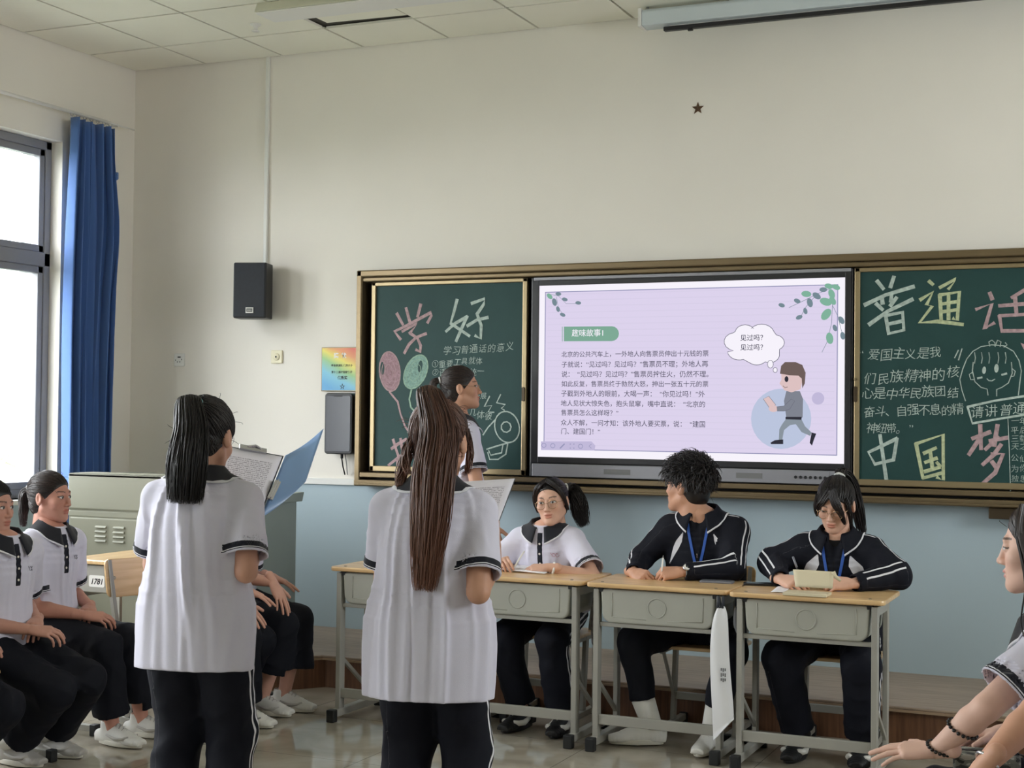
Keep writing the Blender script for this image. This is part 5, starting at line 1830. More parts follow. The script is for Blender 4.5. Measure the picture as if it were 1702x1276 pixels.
# ---------------------------------------------------------------- head
def head_field(hc, HR, sc, h, male=False, mouth_open=0.0):
    W = lambda x, y, z: hc + sc * (HR @ V(x, y, z))
    ext = 0.2 * sc
    F = Field(hc - ext, hc + ext, h)
    E = lambda c, r, k=0.012, op='u', R=None: F.ell(W(*c), np.array(r) * sc, HR if R is None else HR @ R, k * sc, op)
    K = lambda a, b, ra, rb, k=0.01, op='u': F.cap(W(*a), W(*b), ra * sc, rb * sc, k * sc, op)
    E((0, -0.012, 0.032), (0.0745, 0.092, 0.084))
    E((0, 0.022, -0.030), (0.062, 0.064, 0.082), 0.03)
    E((0, 0.046, -0.068), (0.043, 0.040, 0.042), 0.025)
    K((-0.052, 0.0, -0.055), (-0.014, 0.068, -0.094), 0.018, 0.014, 0.022)
    K((0.052, 0.0, -0.055), (0.014, 0.068, -0.094), 0.018, 0.014, 0.022)
    E((0, 0.073, -0.096), (0.020, 0.017, 0.016), 0.018)
    for s_ in (-1, 1):
        E((s_ * 0.040, 0.056, -0.022), (0.024, 0.024, 0.024), 0.02)
        E((s_ * 0.031, 0.094, 0.004), (0.019, 0.014, 0.011), 0.012, 'c')
        E((s_ * 0.031, 0.074, 0.005), (0.0155, 0.0148, 0.0125), 0.004)
    K((-0.03, 0.078, 0.027), (0.03, 0.078, 0.027), 0.010, 0.010, 0.012)
    K((0, 0.086, 0.010), (0, 0.099, -0.026), 0.0075, 0.0095, 0.010)
    E((0, 0.102, -0.030), (0.0105, 0.010, 0.009), 0.007)
    for s_ in (-1, 1):
        E((s_ * 0.0125, 0.093, -0.033), (0.0075, 0.009, 0.007), 0.006)
        E((s_ * 0.007, 0.100, -0.040), (0.0035, 0.005, 0.0035), 0.003, 'c')
    E((0, 0.088, -0.057), (0.022, 0.010, 0.0065), 0.006)
    E((0, 0.086, -0.069), (0.019, 0.010, 0.0068), 0.006)
    E((0, 0.098, -0.0630), (0.021, 0.008, 0.0016 + 0.004 * mouth_open), 0.003, 'c')
    for s_ in (-1, 1):
        Re = np.array(Euler((0.15, 0, -s_ * 0.35)).to_matrix())
        E((s_ * 0.079, -0.011, -0.006), (0.0105, 0.019, 0.032), 0.006, 'u', Re)
        E((s_ * 0.090, -0.005, -0.002), (0.006, 0.010, 0.019), 0.004, 'c', Re)
    nr = 0.058 if male else 0.050
    K((0, -0.022, -0.04), (0, -0.034, -0.16), nr, nr * 1.02, 0.02)
    return F

def head_colors(v, hc, HR, sc, skin, eye_open=1.0, gaze=0.0, lip=None, brow_dark=0.75, down=0.0):
    l = ((v - hc) @ HR) / sc
    x, y, z = l[:, 0], l[:, 1], l[:, 2]
    base = np.array(skin)
    c = np.tile(base, (len(v), 1))
    def mixc(mask, col):
        mk = np.clip(mask, 0, 1)[:, None]
        return c * (1 - mk) + np.array(col) * mk
    blush = np.exp(-(((np.abs(x) - 0.04) / 0.018) ** 2 + ((z + 0.028) / 0.018) ** 2)) * (y > 0.03)
    c = mixc(blush * 0.35, base * np.array((1.0, 0.78, 0.76)))
    front = y > 0.05
    ax = np.abs(x)
    sgn = np.sign(x)
    lp = np.array(lip if lip is not None else (base[0] * 0.80, base[1] * 0.52, base[2] * 0.50))
    ul = ((x / 0.023) ** 2 + ((z + 0.0575) / 0.0062) ** 2) < 1
    ll = ((x / 0.020) ** 2 + ((z + 0.0690) / 0.0070) ** 2) < 1
    c = mixc(((ul | ll) & (y > 0.07)) * 0.85, lp)
    bz = 0.0275 + 0.0045 * np.sin(np.clip((ax - 0.012) / 0.036, 0, 1) * PI * 0.8)
    br = (ax > 0.013) & (ax < 0.048) & (np.abs(z - bz) < 0.0036 * (1.15 - 0.5 * (ax - 0.013) / 0.035)) & front
    c = mixc(br * brow_dark, (0.025, 0.02, 0.02))
    ex, ez = ax - 0.0312, z - 0.0045 - 0.001 * (ax - 0.03) / 0.015
    eh = 0.0058 * eye_open
    alm = (ex / 0.0148) ** 2 + (ez / eh) ** 2
    eye = (alm < 1) & front
    c = mixc(eye * 1.0, (0.72, 0.70, 0.68))
    iris = ((ex * sgn - gaze) ** 2 + (ez + down) ** 2 < 0.0062 ** 2) & eye
    c = mixc(iris * 1.0, (0.015, 0.010, 0.008))
    lash = (alm >= 0.85) & (((ex / 0.0168) ** 2 + ((ez - 0.0009) / (eh + 0.0024)) ** 2) < 1) & (ez > -0.0008 if eye_open > 0.5 else ez > -0.0035) & front
    c = mixc(lash * 0.9, (0.02, 0.016, 0.015))
    return c

# ---------------------------------------------------------------- the figure
def two_bone(a, t, l1, l2, pole):
    a, t = np.asarray(a, float), np.asarray(t, float)
    d = t - a; L = np.linalg.norm(d); dn = d / L
    if L > 0.995 * (l1 + l2):
        L = 0.995 * (l1 + l2); t = a + dn * L
    x = (l1 * l1 - l2 * l2 + L * L) / (2 * L)
    hgt = math.sqrt(max(l1 * l1 - x * x, 0))
    p = np.asarray(pole, float); p = unit(p - (p @ dn) * dn)
    return a + dn * x + p * hgt, t

def heading(deg):
    """unit ground vector: 0 = away from the camera wall (+Y), 90 = +X"""
    a = math.radians(deg)
    return V(math.sin(a), math.cos(a), 0)

def person(label, P):
    """P: pose and dress. Everything is built in world axes around the base point."""
    sc = P.get('sc', 1.0)
    base = np.asarray(P['base'], float)
    O = lambda p: np.asarray(p, float) - base
    male = P.get('male', False)
    pel = O(P['pelvis'])
    Fw = heading(P['face']); Rt = np.cross(Fw, V(0, 0, 1))
    lean = math.radians(P.get('lean', 5)); side = math.radians(P.get('side', 0))
    T = unit(V(0, 0, 1) * math.cos(lean) + Fw * math.sin(lean) + Rt * math.sin(side))
    Fb = unit(Fw - (Fw @ T) * T); Rb = np.cross(Fb, T)
    Lt = P.get('torso', 0.47) * sc
    nb = pel + T * Lt
    curve = P.get('hunch', 0.02) * sc
    spine = lambda t: pel + T * Lt * t - Fb * curve * math.sin(PI * np.clip(t, 0, 1))
    sw = P.get('shoulder', 0.148 if not male else 0.158) * sc
    twist = math.radians(P.get('twist', 0))
    S = math.cos(twist) * Rb + math.sin(twist) * Fb
    drop = P.get('drop', 0.078) * sc
    shR = nb - T * drop + S * sw + Fb * P.get('sfR', 0.0); shL = nb - T * drop - S * sw + Fb * P.get('sfL', 0.0)
    la, lf = 0.285 * sc * (1.05 if male else 1), 0.235 * sc * (1.05 if male else 1)
    wrR, wrL = O(P['wrR']), O(P['wrL'])
    elR, wrR = two_bone(shR, wrR, la, lf, P.get('poleR', Rt - Fw * 0.4 - V(0, 0, 0.8)))
    elL, wrL = two_bone(shL, wrL, la, lf, P.get('poleL', -Rt - Fw * 0.4 - V(0, 0, 0.8)))
    if 'elL' in P: elL = O(P['elL'])
    if 'elR' in P: elR = O(P['elR'])
    lt_, ls = 0.405 * sc, 0.395 * sc
    hipR, hipL = pel + Rt * 0.085 * sc, pel - Rt * 0.085 * sc
    anR, anL = O(P['anR']), O(P['anL'])
    knR, anR = two_bone(hipR, anR, lt_, ls, P.get('kpR', Fw + V(0, 0, 0.4)))
    knL, anL = two_bone(hipL, anL, lt_, ls, P.get('kpL', Fw + V(0, 0, 0.4)))
    # head frame
    hy, hp, hr_ = P.get('hface', P['face']), math.radians(P.get('hpitch', 0)), math.radians(P.get('hroll', 0))
    hF = heading(hy) * math.cos(hp) + V(0, 0, math.sin(hp))
    hR0 = unit(np.cross(hF, V(0, 0, 1))); hU0 = np.cross(hR0, hF)
    hR = math.cos(hr_) * hR0 + math.sin(hr_) * hU0; hU = np.cross(hR, hF)
    HR = np.stack([hR, hF, hU], 1)
    hs = P.get('hs', 1.0) * sc * (1.03 if male else 1.0)
    if 'head' in P:
        hc = O(P['head'])
    else:
        hc = nb + T * 0.105 * sc + hF * 0.02 * sc + V(0, 0, 0.06) * sc
    skin = np.array(P.get('skin', rgb(214, 170, 148))[:3])
    hB = P.get('hh', 0.003)
    fine = P.get('fine', True)

    # ---- body surface
    parts_v, parts_f, parts_c = [], [], []
    def push(v, f, c):
        o = sum(len(q) for q in parts_v)
        parts_v.append(v); parts_f.append(f + o); parts_c.append(c)
    allp = np.array([pel, nb, shR, shL, elR, elL, wrR, wrL, knR, knL, anR, anL, hc])
    BF = Field(allp.min(0) - 0.16, allp.max(0) + 0.12, P.get('bh', 0.007))
    mw = 1.08 if male else 1.0
    BF.loft([(spine(-0.08), 0.10 * sc, 0.075 * sc, Rt), (spine(0.02), 0.15 * sc, 0.09 * sc, Rt), (spine(0.25), 0.130 * sc, 0.085 * sc, Rb), (spine(0.45), 0.115 * sc * mw, 0.075 * sc, Rb), (spine(0.7), 0.135 * sc * mw, 0.085 * sc, S), (spine(0.88), 0.125 * sc * mw, 0.07 * sc, S), (spine(1.0), 0.055 * sc, 0.045 * sc, S)], 0.02, n=14)
    for (sh, el, wr, hip, kn, an) in ((shR, elR, wrR, hipR, knR, anR), (shL, elL, wrL, hipL, knL, anL)):
        BF.cap(nb - T * 0.035 * sc, sh, 0.04 * sc, 0.046 * sc * mw, 0.03)
        BF.cap(sh, el, 0.046 * sc * mw, 0.037 * sc * mw, 0.02)
        q = el + (wr - el) * 0.3
        BF.cap(el, q, 0.036 * sc * mw, 0.0365 * sc * mw, 0.01); BF.cap(q, wr, 0.0365 * sc * mw, 0.0235 * sc * mw, 0.01)
        BF.cap(hip, kn, 0.075 * sc, 0.052 * sc, 0.03); q = kn + (an - kn) * 0.3
        BF.cap(kn, q, 0.05 * sc, 0.05 * sc, 0.02); BF.cap(q, an, 0.05 * sc, 0.032 * sc, 0.02)
        BF.cap(an, an - V(0, 0, 0.03), 0.033, 0.036, 0.01)
    BF.cap(nb - T * 0.02, hc + HR @ V(0, -0.03, -0.09) * hs, (0.058 if male else 0.051) * sc, (0.056 if male else 0.049) * sc, 0.03)
    v, f = BF.mesh(2)
    push(v, f, np.tile(skin, (len(v), 1)))
    HF = head_field(hc, HR, hs, hB, male, P.get('mouth', 0.0))
    v, f = HF.mesh(1)
    push(v, f, head_colors(v, hc, HR, hs, skin, P.get('eye', 1.0), P.get('gaze', 0.0), P.get('lip'), P.get('brow', 0.75), P.get('gdown', 0.0)))
    tips = {}
    for sd, wr, el in (('R', wrR, elR), ('L', wrL, elL)):
        hd = P.get('hand' + sd)
        fd = unit(wr - el) if hd is None else unit(np.asarray(hd[0], float))
        bk = (np.cross(fd, V(0, 0, 1)) if hd is None else np.asarray(hd[1], float))
        ts = (-1 if sd == 'R' else 1)
        HFd, HRm, tp = hand_field(wr, fd, bk, ts, 'rest' if hd is None else hd[2], sc * 0.97 * (1.05 if male else 1), P.get('hhand', 0.003))
        v, f = HFd.mesh(1)
        cc = np.tile(skin, (len(v), 1))
        dt = np.min([np.linalg.norm(v - t_, axis=1) for t_ in tp], axis=0)
        mk = np.clip(1 - dt / 0.02, 0, 1)[:, None] * 0.45
        cc = cc * (1 - mk) + mk * skin * np.array((1.02, 0.86, 0.86))
        push(v, f, cc)
        tips[sd] = (tp, HRm, wr)
    vs, fs, cs = np.concatenate(parts_v), np.concatenate(parts_f), np.concatenate(parts_c)
    me = np_mesh('person', vs, fs)
    set_col(me, cs)
    body = link('person', me, 'skin', None, tuple(base))
    tag(body, label, 'person', P.get('group'))
    J = dict(pel=pel, nb=nb, T=T, Fb=Fb, Rb=Rb, Fw=Fw, Rt=Rt, S=S, shR=shR, shL=shL, elR=elR, elL=elL, wrR=wrR, wrL=wrL, knR=knR, knL=knL, anR=anR, anL=anL, hipR=hipR, hipL=hipL,
             hc=hc, HR=HR, hs=hs, sc=sc, spine=spine, Lt=Lt, tips=tips, base=base, body=body, male=male, hU=hU, hF=hF, hR=hR)
    top = P.get('top', 'polo')
    if top == 'polo':
        make_polo(J, P)
    else:
        make_jacket(J, P)
    make_trousers(J, P)
    if P.get('shoes', True):
        make_shoes(J, P)
    make_hair(J, P)
    if P.get('glasses'):
        make_glasses(J, P)
    return J

def torso_secs(J, ease, hemt, flare=0.0, waist=0.0, cw=0.0):
    sc, sp, Rt, Rb, S = J['sc'], J['spine'], J['Rt'], J['Rb'], J['S']
    mw = 1.1 if J['male'] else 1.0
    e = ease
    return [(sp(hemt), (0.168 + e + flare) * sc, (0.112 + e + flare * 0.8) * sc, Rt), (sp(0.05), (0.168 + e + flare * 0.6) * sc, (0.112 + e + flare * 0.5) * sc, Rt), (sp(0.35), (0.150 + e - waist - cw * 0.6) * sc * mw, (0.100 + e - waist * 0.6) * sc, Rb),
            (sp(0.62), (0.152 + e - cw) * sc * mw, (0.100 + e) * sc, S), (sp(0.82), (0.150 + e * 0.8 - cw) * sc * mw, (0.088 + e * 0.7) * sc, S), (sp(0.92), (0.115 + e * 0.5) * sc * mw, (0.070 + e * 0.4) * sc, S), (sp(1.0), (0.066 + e * 0.1) * sc, (0.060 + e * 0.1) * sc, S)]

def drape(seed, n, amp, vert=True):
    """vertical hanging folds as ridges running down the cloth; u is the lateral run round the body"""
    rs = np.random.RandomState(seed)
    R_ = []
    for i in range(n):
        R_.append((rs.rand() * 2 * PI, rs.normal() * 0.4, 0.045 + 0.085 * rs.rand(), amp * (0.4 + 0.8 * rs.rand()) * (1 if rs.rand() > 0.3 else -0.7), 0.15 + 0.5 * rs.rand(), 0.3 + 0.35 * rs.rand()))
    def f(lx, ly, t):
        th = np.arctan2(ly, lx)
        o = 0
        for (a, sl, w, am, tc, tw) in R_:
            d = (th - a - sl * (1 - t) * 1.0 + PI) % (2 * PI) - PI
            o = o + am * np.exp(-(d / w) ** 2) * np.exp(-((t - tc) / tw) ** 2)
        return o
    return f

def nearest_axis(v, a, b):
    ba = b - a
    t = ((v - a) @ ba) / (ba @ ba)
    q = a + np.clip(t, 0, 1)[:, None] * ba
    return t, np.linalg.norm(v - q, axis=1), v - q

def add_collar(J, P, body, mat, h_stand, fall, spread, edge=True, r0=0.066, tip=0.05, openf=0.32, name='collar', lift=0.0, tree=None):
    """folded collar round the neck: stand, roll, and fall with two points at the front"""
    sc = J['sc']; nb, T, Fb, Rb = J['nb'], unit(J['T'] + 0.15 * J['Fb'] * 0), J['Fb'], J['Rb']
    c0 = nb - T * 0.012 * sc + Fb * 0.004 + T * lift
    n = 44
    rows = []
    a0 = openf
    for i in range(n + 1):
        u = i / n
        a = a0 + (2 * PI - 2 * a0) * u            # from front-right round the back to front-left
        fr_ = abs(math.cos(a * 0.5)) ** 6          # 1 at the front
        d = math.cos(a) * Fb - math.sin(a) * Rb * -1.0
        front = max(0.0, math.cos(a))
        rx = r0 * sc * (1 + 0.06 * abs(math.sin(a)))
        low = -0.030 * sc * front                  # neckline dips at the front
        pts = []
        pts.append(c0 + d * rx + T * (low - 0.004))
        pts.append(c0 + d * (rx * 0.96) + T * (low + h_stand * 0.6 * sc))
        pts.append(c0 + d * (rx * 0.98) + T * (low + h_stand * sc))
        pts.append(c0 + d * (rx * 1.06) + T * (low + h_stand * 1.08 * sc))
        pts.append(c0 + d * (rx * 1.14) + T * (low + h_stand * 0.92 * sc))
        ln = (fall + tip * front ** 5) * sc
        sp_ = spread
        for q in (0.35, 0.7, 0.9, 1.0):
            pts.append(c0 + d * (rx * 1.14 + sp_ * q * sc) + T * (low + h_stand * 0.92 * sc - ln * q))
        rows.append(pts)
    m = len(rows[0])
    if tree is not None:              # lay the fall on the cloth
        for r in rows:
            for j in range(4, m):
                hit = tree.find_nearest(Vector(r[j]))
                if hit[0] is not None:
                    q, nn = np.array(hit[0]), np.array(hit[1])
                    if (r[j] - q) @ nn < 0.006:
                        r[j] = q + nn * 0.006
    vs = np.array([p for r in rows for p in r])
    fs, mi = [], []
    for i in range(n):
        for j in range(m - 1):
            k = i * m + j
            fs.append([k, k + 1, k + m + 1, k + m])
            mi.append(1 if (edge and j == m - 2) else 0)
    me = np_mesh(name, vs, np.array(fs), mi)
    o = link(name, me, mat, body)
    md = o.modifiers.new('thickness', 'SOLIDIFY'); md.thickness = 0.004; md.offset = 1
    return o

def chest_points(me_v, me_f, origin, d):
    tree = BVHTree.FromPolygons([tuple(q) for q in me_v], [tuple(q) for q in me_f])
    return tree

def make_polo(J, P):
    sc = J['sc']; body = J['body']
    sl = P.get('sleeve', 0.74)
    F = Field(np.minimum(J['spine'](P.get('hem', -0.25)), np.minimum(J['shR'], J['shL'])) - 0.34, np.maximum(J['nb'], np.maximum(J['shR'], J['shL'])) + 0.28, P.get('ch', 0.006))
    hemt = P.get('hem', -0.25)
    fold = drape(P.get('seed', 1), P.get('nfold', 16), P.get('afold', 0.008))
    ease = P.get('ease', 0.022)
    F.loft(torso_secs(J, ease, hemt, P.get('flare', 0.01), P.get('waist', 0.0), P.get('cw', 0.0)), 0.0, fold, n=18)
    if 'belly' in P:
        for (t_, rr_, off) in P['belly']:
            F.ell(J['spine'](t_) + J['Fb'] * off, V(*rr_) * sc, np.stack([J['Rb'], J['Fb'], J['T']], 1), 0.03)
    wr_ = wrinkle(P.get('seed', 1) + 50, P.get('awr', 0.0014), 70)
    ends = []
    S_ = Field(F.lo + 3 * F.h, F.lo + F.h * (F.n - 1) - 3 * F.h, F.h)
    S_.lo, S_.n, S_.d = F.lo, F.n, np.full(tuple(F.n), 0.2, np.float32)
    slr = P.get('slr', 0.076)
    for sh, el in ((J['shR'], J['elR']), (J['shL'], J['elL'])):
        e = sh + (el - sh) * sl
        F.cap(J['nb'] - J['T'] * 0.05 * sc, sh, 0.045 * sc, 0.056 * sc, 0.05)
        S_.cap(sh, e + unit(el - sh) * 0.03, 0.062 * sc, slr * 1.03 * sc, 0.0, 'u', wr_)
        ends.append((sh, el, e))
    for sh, el, e in ends:          # cut the sleeve square at its end, then open it
        d = unit(el - sh)
        S_.cut(e, d, e - 0.14, e + 0.14)
        S_.cap(e - d * 0.03, e + d * 0.08, (slr - 0.010) * sc, (slr - 0.008) * sc, 0.0, 'c')
    kk = P.get('ksl', 0.03)
    hh = np.clip(0.5 + 0.5 * (F.d - S_.d) / kk, 0, 1)
    F.d = F.d + (S_.d - F.d) * hh - kk * hh * (1 - hh)
    hp = J['spine'](hemt)
    hn = -J['T'] if P.get('hemn') is None else np.asarray(P['hemn'], float)
    F.cut(hp, hn)
    F.cut(J['nb'] + J['T'] * 0.012, J['T'], J['nb'] - 0.09, J['nb'] + 0.2)
    v, f = F.mesh(2)
    me = np_mesh('polo_shirt', v, f)
    cuff = np.full(len(v), 1.0)
    for sh, el, e in ends:
        t, dist, off = nearest_axis(v, sh, el)
        L_ = np.linalg.norm(el - sh)
        u = (sl - t) * L_
        gi = np.clip(np.rint((v - S_.lo) / S_.h).astype(int), 0, S_.n - 1)
        mk = (S_.d[gi[:, 0], gi[:, 1], gi[:, 2]] < P.get('cuffd', 0.010)) & (dist > (slr - 0.0078) * sc) & (dist < 0.12) & (u < 0.06) & (u > -0.02)
        cuff[mk] = np.minimum(cuff[mk], np.maximum(u[mk], 0.0))
    set_attr(me, 'cuff', cuff)
    rel = v - J['nb']
    x, y, z = rel @ J['Rb'], rel @ J['Fb'], rel @ J['T']
    pl = np.maximum(np.abs(x) - 0.0135, np.maximum(-(z + 0.05), 0) * 0 + np.maximum(-z - 0.20 * sc, z + 0.02))
    pl[y < 0.0] = 1.0
    set_attr(me, 'placket', np.clip(pl * 60, -0.99, 1.0) + 0.0)
    o = link('polo_shirt', me, 'polo_white', body)
    tree = BVHTree.FromPolygons([tuple(q) for q in v], [tuple(q) for q in f])
    add_collar(J, P, o, ['collar_navy', 'collar_edge'], P.get('cstand', 0.034), P.get('cfall', 0.056), 0.046, True, P.get('cr', 0.063), 0.026, 0.30, lift=0.012, tree=tree)
    # buttons and chest emblem sit on the cloth
    if P.get('front', True):
        for dz in (0.075, 0.125, 0.175):
            og = J['nb'] - J['T'] * dz * sc + J['Fb'] * 0.4
            hit = tree.ray_cast(Vector(og), Vector(-J['Fb']))
            if hit[0] is not None:
                b = MB(); b.lathe([(0.0055, 0), (0.0055, 0.0018), (0.0035, 0.0028)], np.array(hit[0]), rot_to(np.array(hit[1])), 12)
                b.build('button', 'pearl', o, True)
        b = MB()
        rs = np.random.RandomState(P.get('seed', 1))
        for k in range(2):
            pts = []
            for i in range(7):
                lx = -0.085 * sc - 0.008 + 0.034 * i / 6 - 0.006 * k
                lz = -0.13 * sc + 0.006 * math.sin(i * 2.2 + k) - 0.012 * k + 0.006 * i / 6
                hit = tree.ray_cast(Vector(J['nb'] + J['Rb'] * lx + J['T'] * lz + J['Fb'] * 0.4), Vector(-J['Fb']))
                if hit[0] is not None:
                    pts.append(np.array(hit[0]) + np.array(hit[1]) * 0.001)
            if len(pts) > 2:
                b.tube(pts, 0.0009, 5)
        if b.v:
            b.build('chest_emblem', P.get('emblem', 'emblem_red'), o, True)
    J['top_obj'] = o; J['tree'] = tree
principled('emblem_red', rgb(200, 120, 135), 0.7)
principled('emblem_grey', rgb(90, 92, 110), 0.7)

def make_jacket(J, P):
    sc = J['sc']; body = J['body']
    F = Field(np.min([J['spine'](-0.12), J['shR'], J['shL'], J['elR'], J['elL'], J['wrR'], J['wrL']], axis=0) - 0.25, np.max([J['nb'], J['shR'], J['shL'], J['elR'], J['elL'], J['wrR'], J['wrL']], axis=0) + 0.2, P.get('ch', 0.006))
    fold = drape(P.get('seed', 1), 12, 0.006)
    F.loft(torso_secs(J, P.get('ease', 0.032), -0.1, 0.0), 0.0, fold, n=18)
    wr_ = wrinkle(P.get('seed', 1) + 9, 0.0035, 60)
    arms = ((J['shR'], J['elR'], J['wrR']), (J['shL'], J['elL'], J['wrL']))
    k = P.get('bulk', 1.0)
    for sh, el, wr in arms:
        F.cap(J['nb'] - J['T'] * 0.05 * sc, sh, 0.052 * sc, 0.062 * sc, 0.05)
        F.cap(sh, el, 0.068 * sc * k, 0.062 * sc * k, 0.04, 'u', wr_)
        e = el + (wr - el) * 0.90
        F.cap(el, e, 0.060 * sc * k, 0.043 * sc, 0.02, 'u', wr_)
    for sh, el, wr in arms:
        e = el + (wr - el) * 0.97; d = unit(wr - el)
        F.cut(e, d, e - 0.07, e + 0.07)
        F.cap(e - d * 0.015, e + d * 0.05, 0.033 * sc, 0.036 * sc, 0.0, 'c')
    # open front: V at the neck
    nb, T, Fb, Rb = J['nb'], J['T'], J['Fb'], J['Rb']
    F.cut(nb + T * 0.02, T, nb - 0.09, nb + 0.2)
    V0 = nb - T * P.get('vneck', 0.16) * sc + Fb * 0.16
    F.cap(nb + Fb * 0.09 + T * 0.02, V0, 0.052 * sc, 0.010 * sc, 0.005, 'c')
    v, f = F.mesh(2)
    me = np_mesh('track_jacket', v, f)
    stripe = np.full(len(v), 1.0); cuff = np.full(len(v), 1.0)
    out = {0: J['Rb'], 1: -J['Rb']}
    for i, (sh, el, wr) in enumerate(arms):
        d0 = []
        for (a, b_, t0, t1) in ((nb - T * 0.02 * sc, sh, 0.35, 1.0), (sh, el, -0.2, 1.03), (el, wr, -0.05, 0.80)):
            t, dist, off = nearest_axis(v, a, b_)
            ax = unit(b_ - a)
            o_ = T * 0.55 + out[i] * 0.65 - Fb * 0.12 if a is not el else (V(0, 0, 1) * P.get('fup', 0.5) + out[i] * P.get('fout', 0.6) - Fb * 0.2)
            o_ = unit(o_ - (o_ @ ax) * ax); w_ = np.cross(ax, o_)
            ang = np.arctan2(off @ w_, off @ o_)
            arc = ang * np.clip(dist, 0.03, 0.09)
            ok = (t > t0) & (t < t1) & (dist < 0.1 * sc) & (np.abs(ang) < 1.4)
            stripe = np.where(ok & (np.abs(arc) < np.abs(stripe)), arc, stripe)
        t, dist, off = nearest_axis(v, el, wr)
        L_ = np.linalg.norm(wr - el)
        u = (0.97 - t) * L_
        ok = (dist < 0.07 * sc) & (u < 0.13) & (u > 0.05) & (np.arctan2(off @ np.cross(unit(wr - el), V(0, 0, 1)), off[:, 2]) * (1 if i == 0 else -1) > -0.9)
        cuff[ok] = u[ok]
    rel = v - nb
    x, y, z = rel @ Rb, rel @ Fb, rel @ T
    ax = np.abs(x)
    # white wedge on each side of the chest
    xc = 0.075 + 0.10 * np.clip((-z - 0.075) / 0.2, 0, 1)
    wd = P.get('wedge', 0.016) * np.clip((-z - 0.07) / 0.05, 0, 1) * np.clip((0.25 - (-z)) / 0.10, 0, 1)
    pn = np.where((y > 0.02) & (wd > 0.0005), (np.abs(ax - xc * sc) - wd), 1.0)
    arm_d = np.min([nearest_axis(v, p0, p1)[1] for sh, el, wr in arms for p0, p1 in ((sh + (el - sh) * 0.45, el), (el, wr))], axis=0)
    pn = np.where(arm_d < 0.085 * sc, 1.0, pn)
    set_attr(me, 'panel', np.clip(pn * 40, -0.99, 1))
    pl = np.where((y > 0.02) & (z < -0.1), np.abs(x) - 0.0025, 1.0)
    set_attr(me, 'placket', np.clip(pl * 300, -0.99, 1))
    set_attr(me, 'stripe', stripe); set_attr(me, 'cuff', cuff)
    o = link('track_jacket', me, 'jacket_navy', body)
    add_collar(J, P, o, ['jacket_navy_plain', 'collar_edge'], 0.045, 0.055, 0.042, True, 0.068, 0.04, 0.46, lift=0.006, tree=BVHTree.FromPolygons([tuple(q) for q in v], [tuple(q) for q in f]))
    # shirt showing in the opening
    F = Field(nb - 0.25, nb + 0.12, 0.006)
    F.loft(torso_secs(J, 0.004, 0.3), 0.0, None, n=14)
    F.cut(nb + T * 0.010 + Fb * 0.0, unit(T * 1.0 + Fb * 0.35), nb - 0.12, nb + 0.2)
    F.cut(J['spine'](0.4), -T)
    v2, f2 = F.mesh(1)
    link('undershirt', np_mesh('undershirt', v2, f2), 'tee_black', body)
    J['top_obj'] = o
    ft_ = f[(arm_d[f] > 0.08 * sc).all(1)]
    J['tree'] = BVHTree.FromPolygons([tuple(q) for q in np.concatenate([v, v2])], [tuple(q) for q in np.concatenate([ft_, f2 + len(v)])])
    b = MB(); hit = J['tree'].ray_cast(Vector(V0 + Fb * 0.3 - T * 0.02), Vector(-Fb))
    if hit[0] is not None:
        q = np.array(hit[0]); b.box(q + Fb * 0.003, (0.008, 0.006, 0.02), np.stack([Rb, Fb, T], 1))
        b.build('zip_pull', 'chrome', o, bevel=0.001)
cloth_attr('jacket_navy_plain', rgb(15, 17, 28), LINE, sheen=0.0)

def lanyard(J, drop=0.24):
    nb, T, Fb, Rb, sc = J['nb'], J['T'], J['Fb'], J['Rb'], J['sc']
    b = MB()
    for s_ in (-1, 1):
        pts = []
        for i in range(9):
            u = i / 8
            og = nb + Rb * s_ * (0.05 * (1 - u) ** 0.8 + 0.004) * sc - T * (0.02 + drop * u) * sc + Fb * 0.4
            hit = J['tree'].ray_cast(Vector(og), Vector(-Fb))
            if hit[0] is not None:
                pts.append(np.array(hit[0]) + Fb * 0.005)
        for i in range(len(pts) - 1):
            b.bar(pts[i], pts[i + 1], 0.013, 0.0025, Fb)
    return b.build('lanyard', 'lanyard_blue', J['body'], bevel=0.0005)

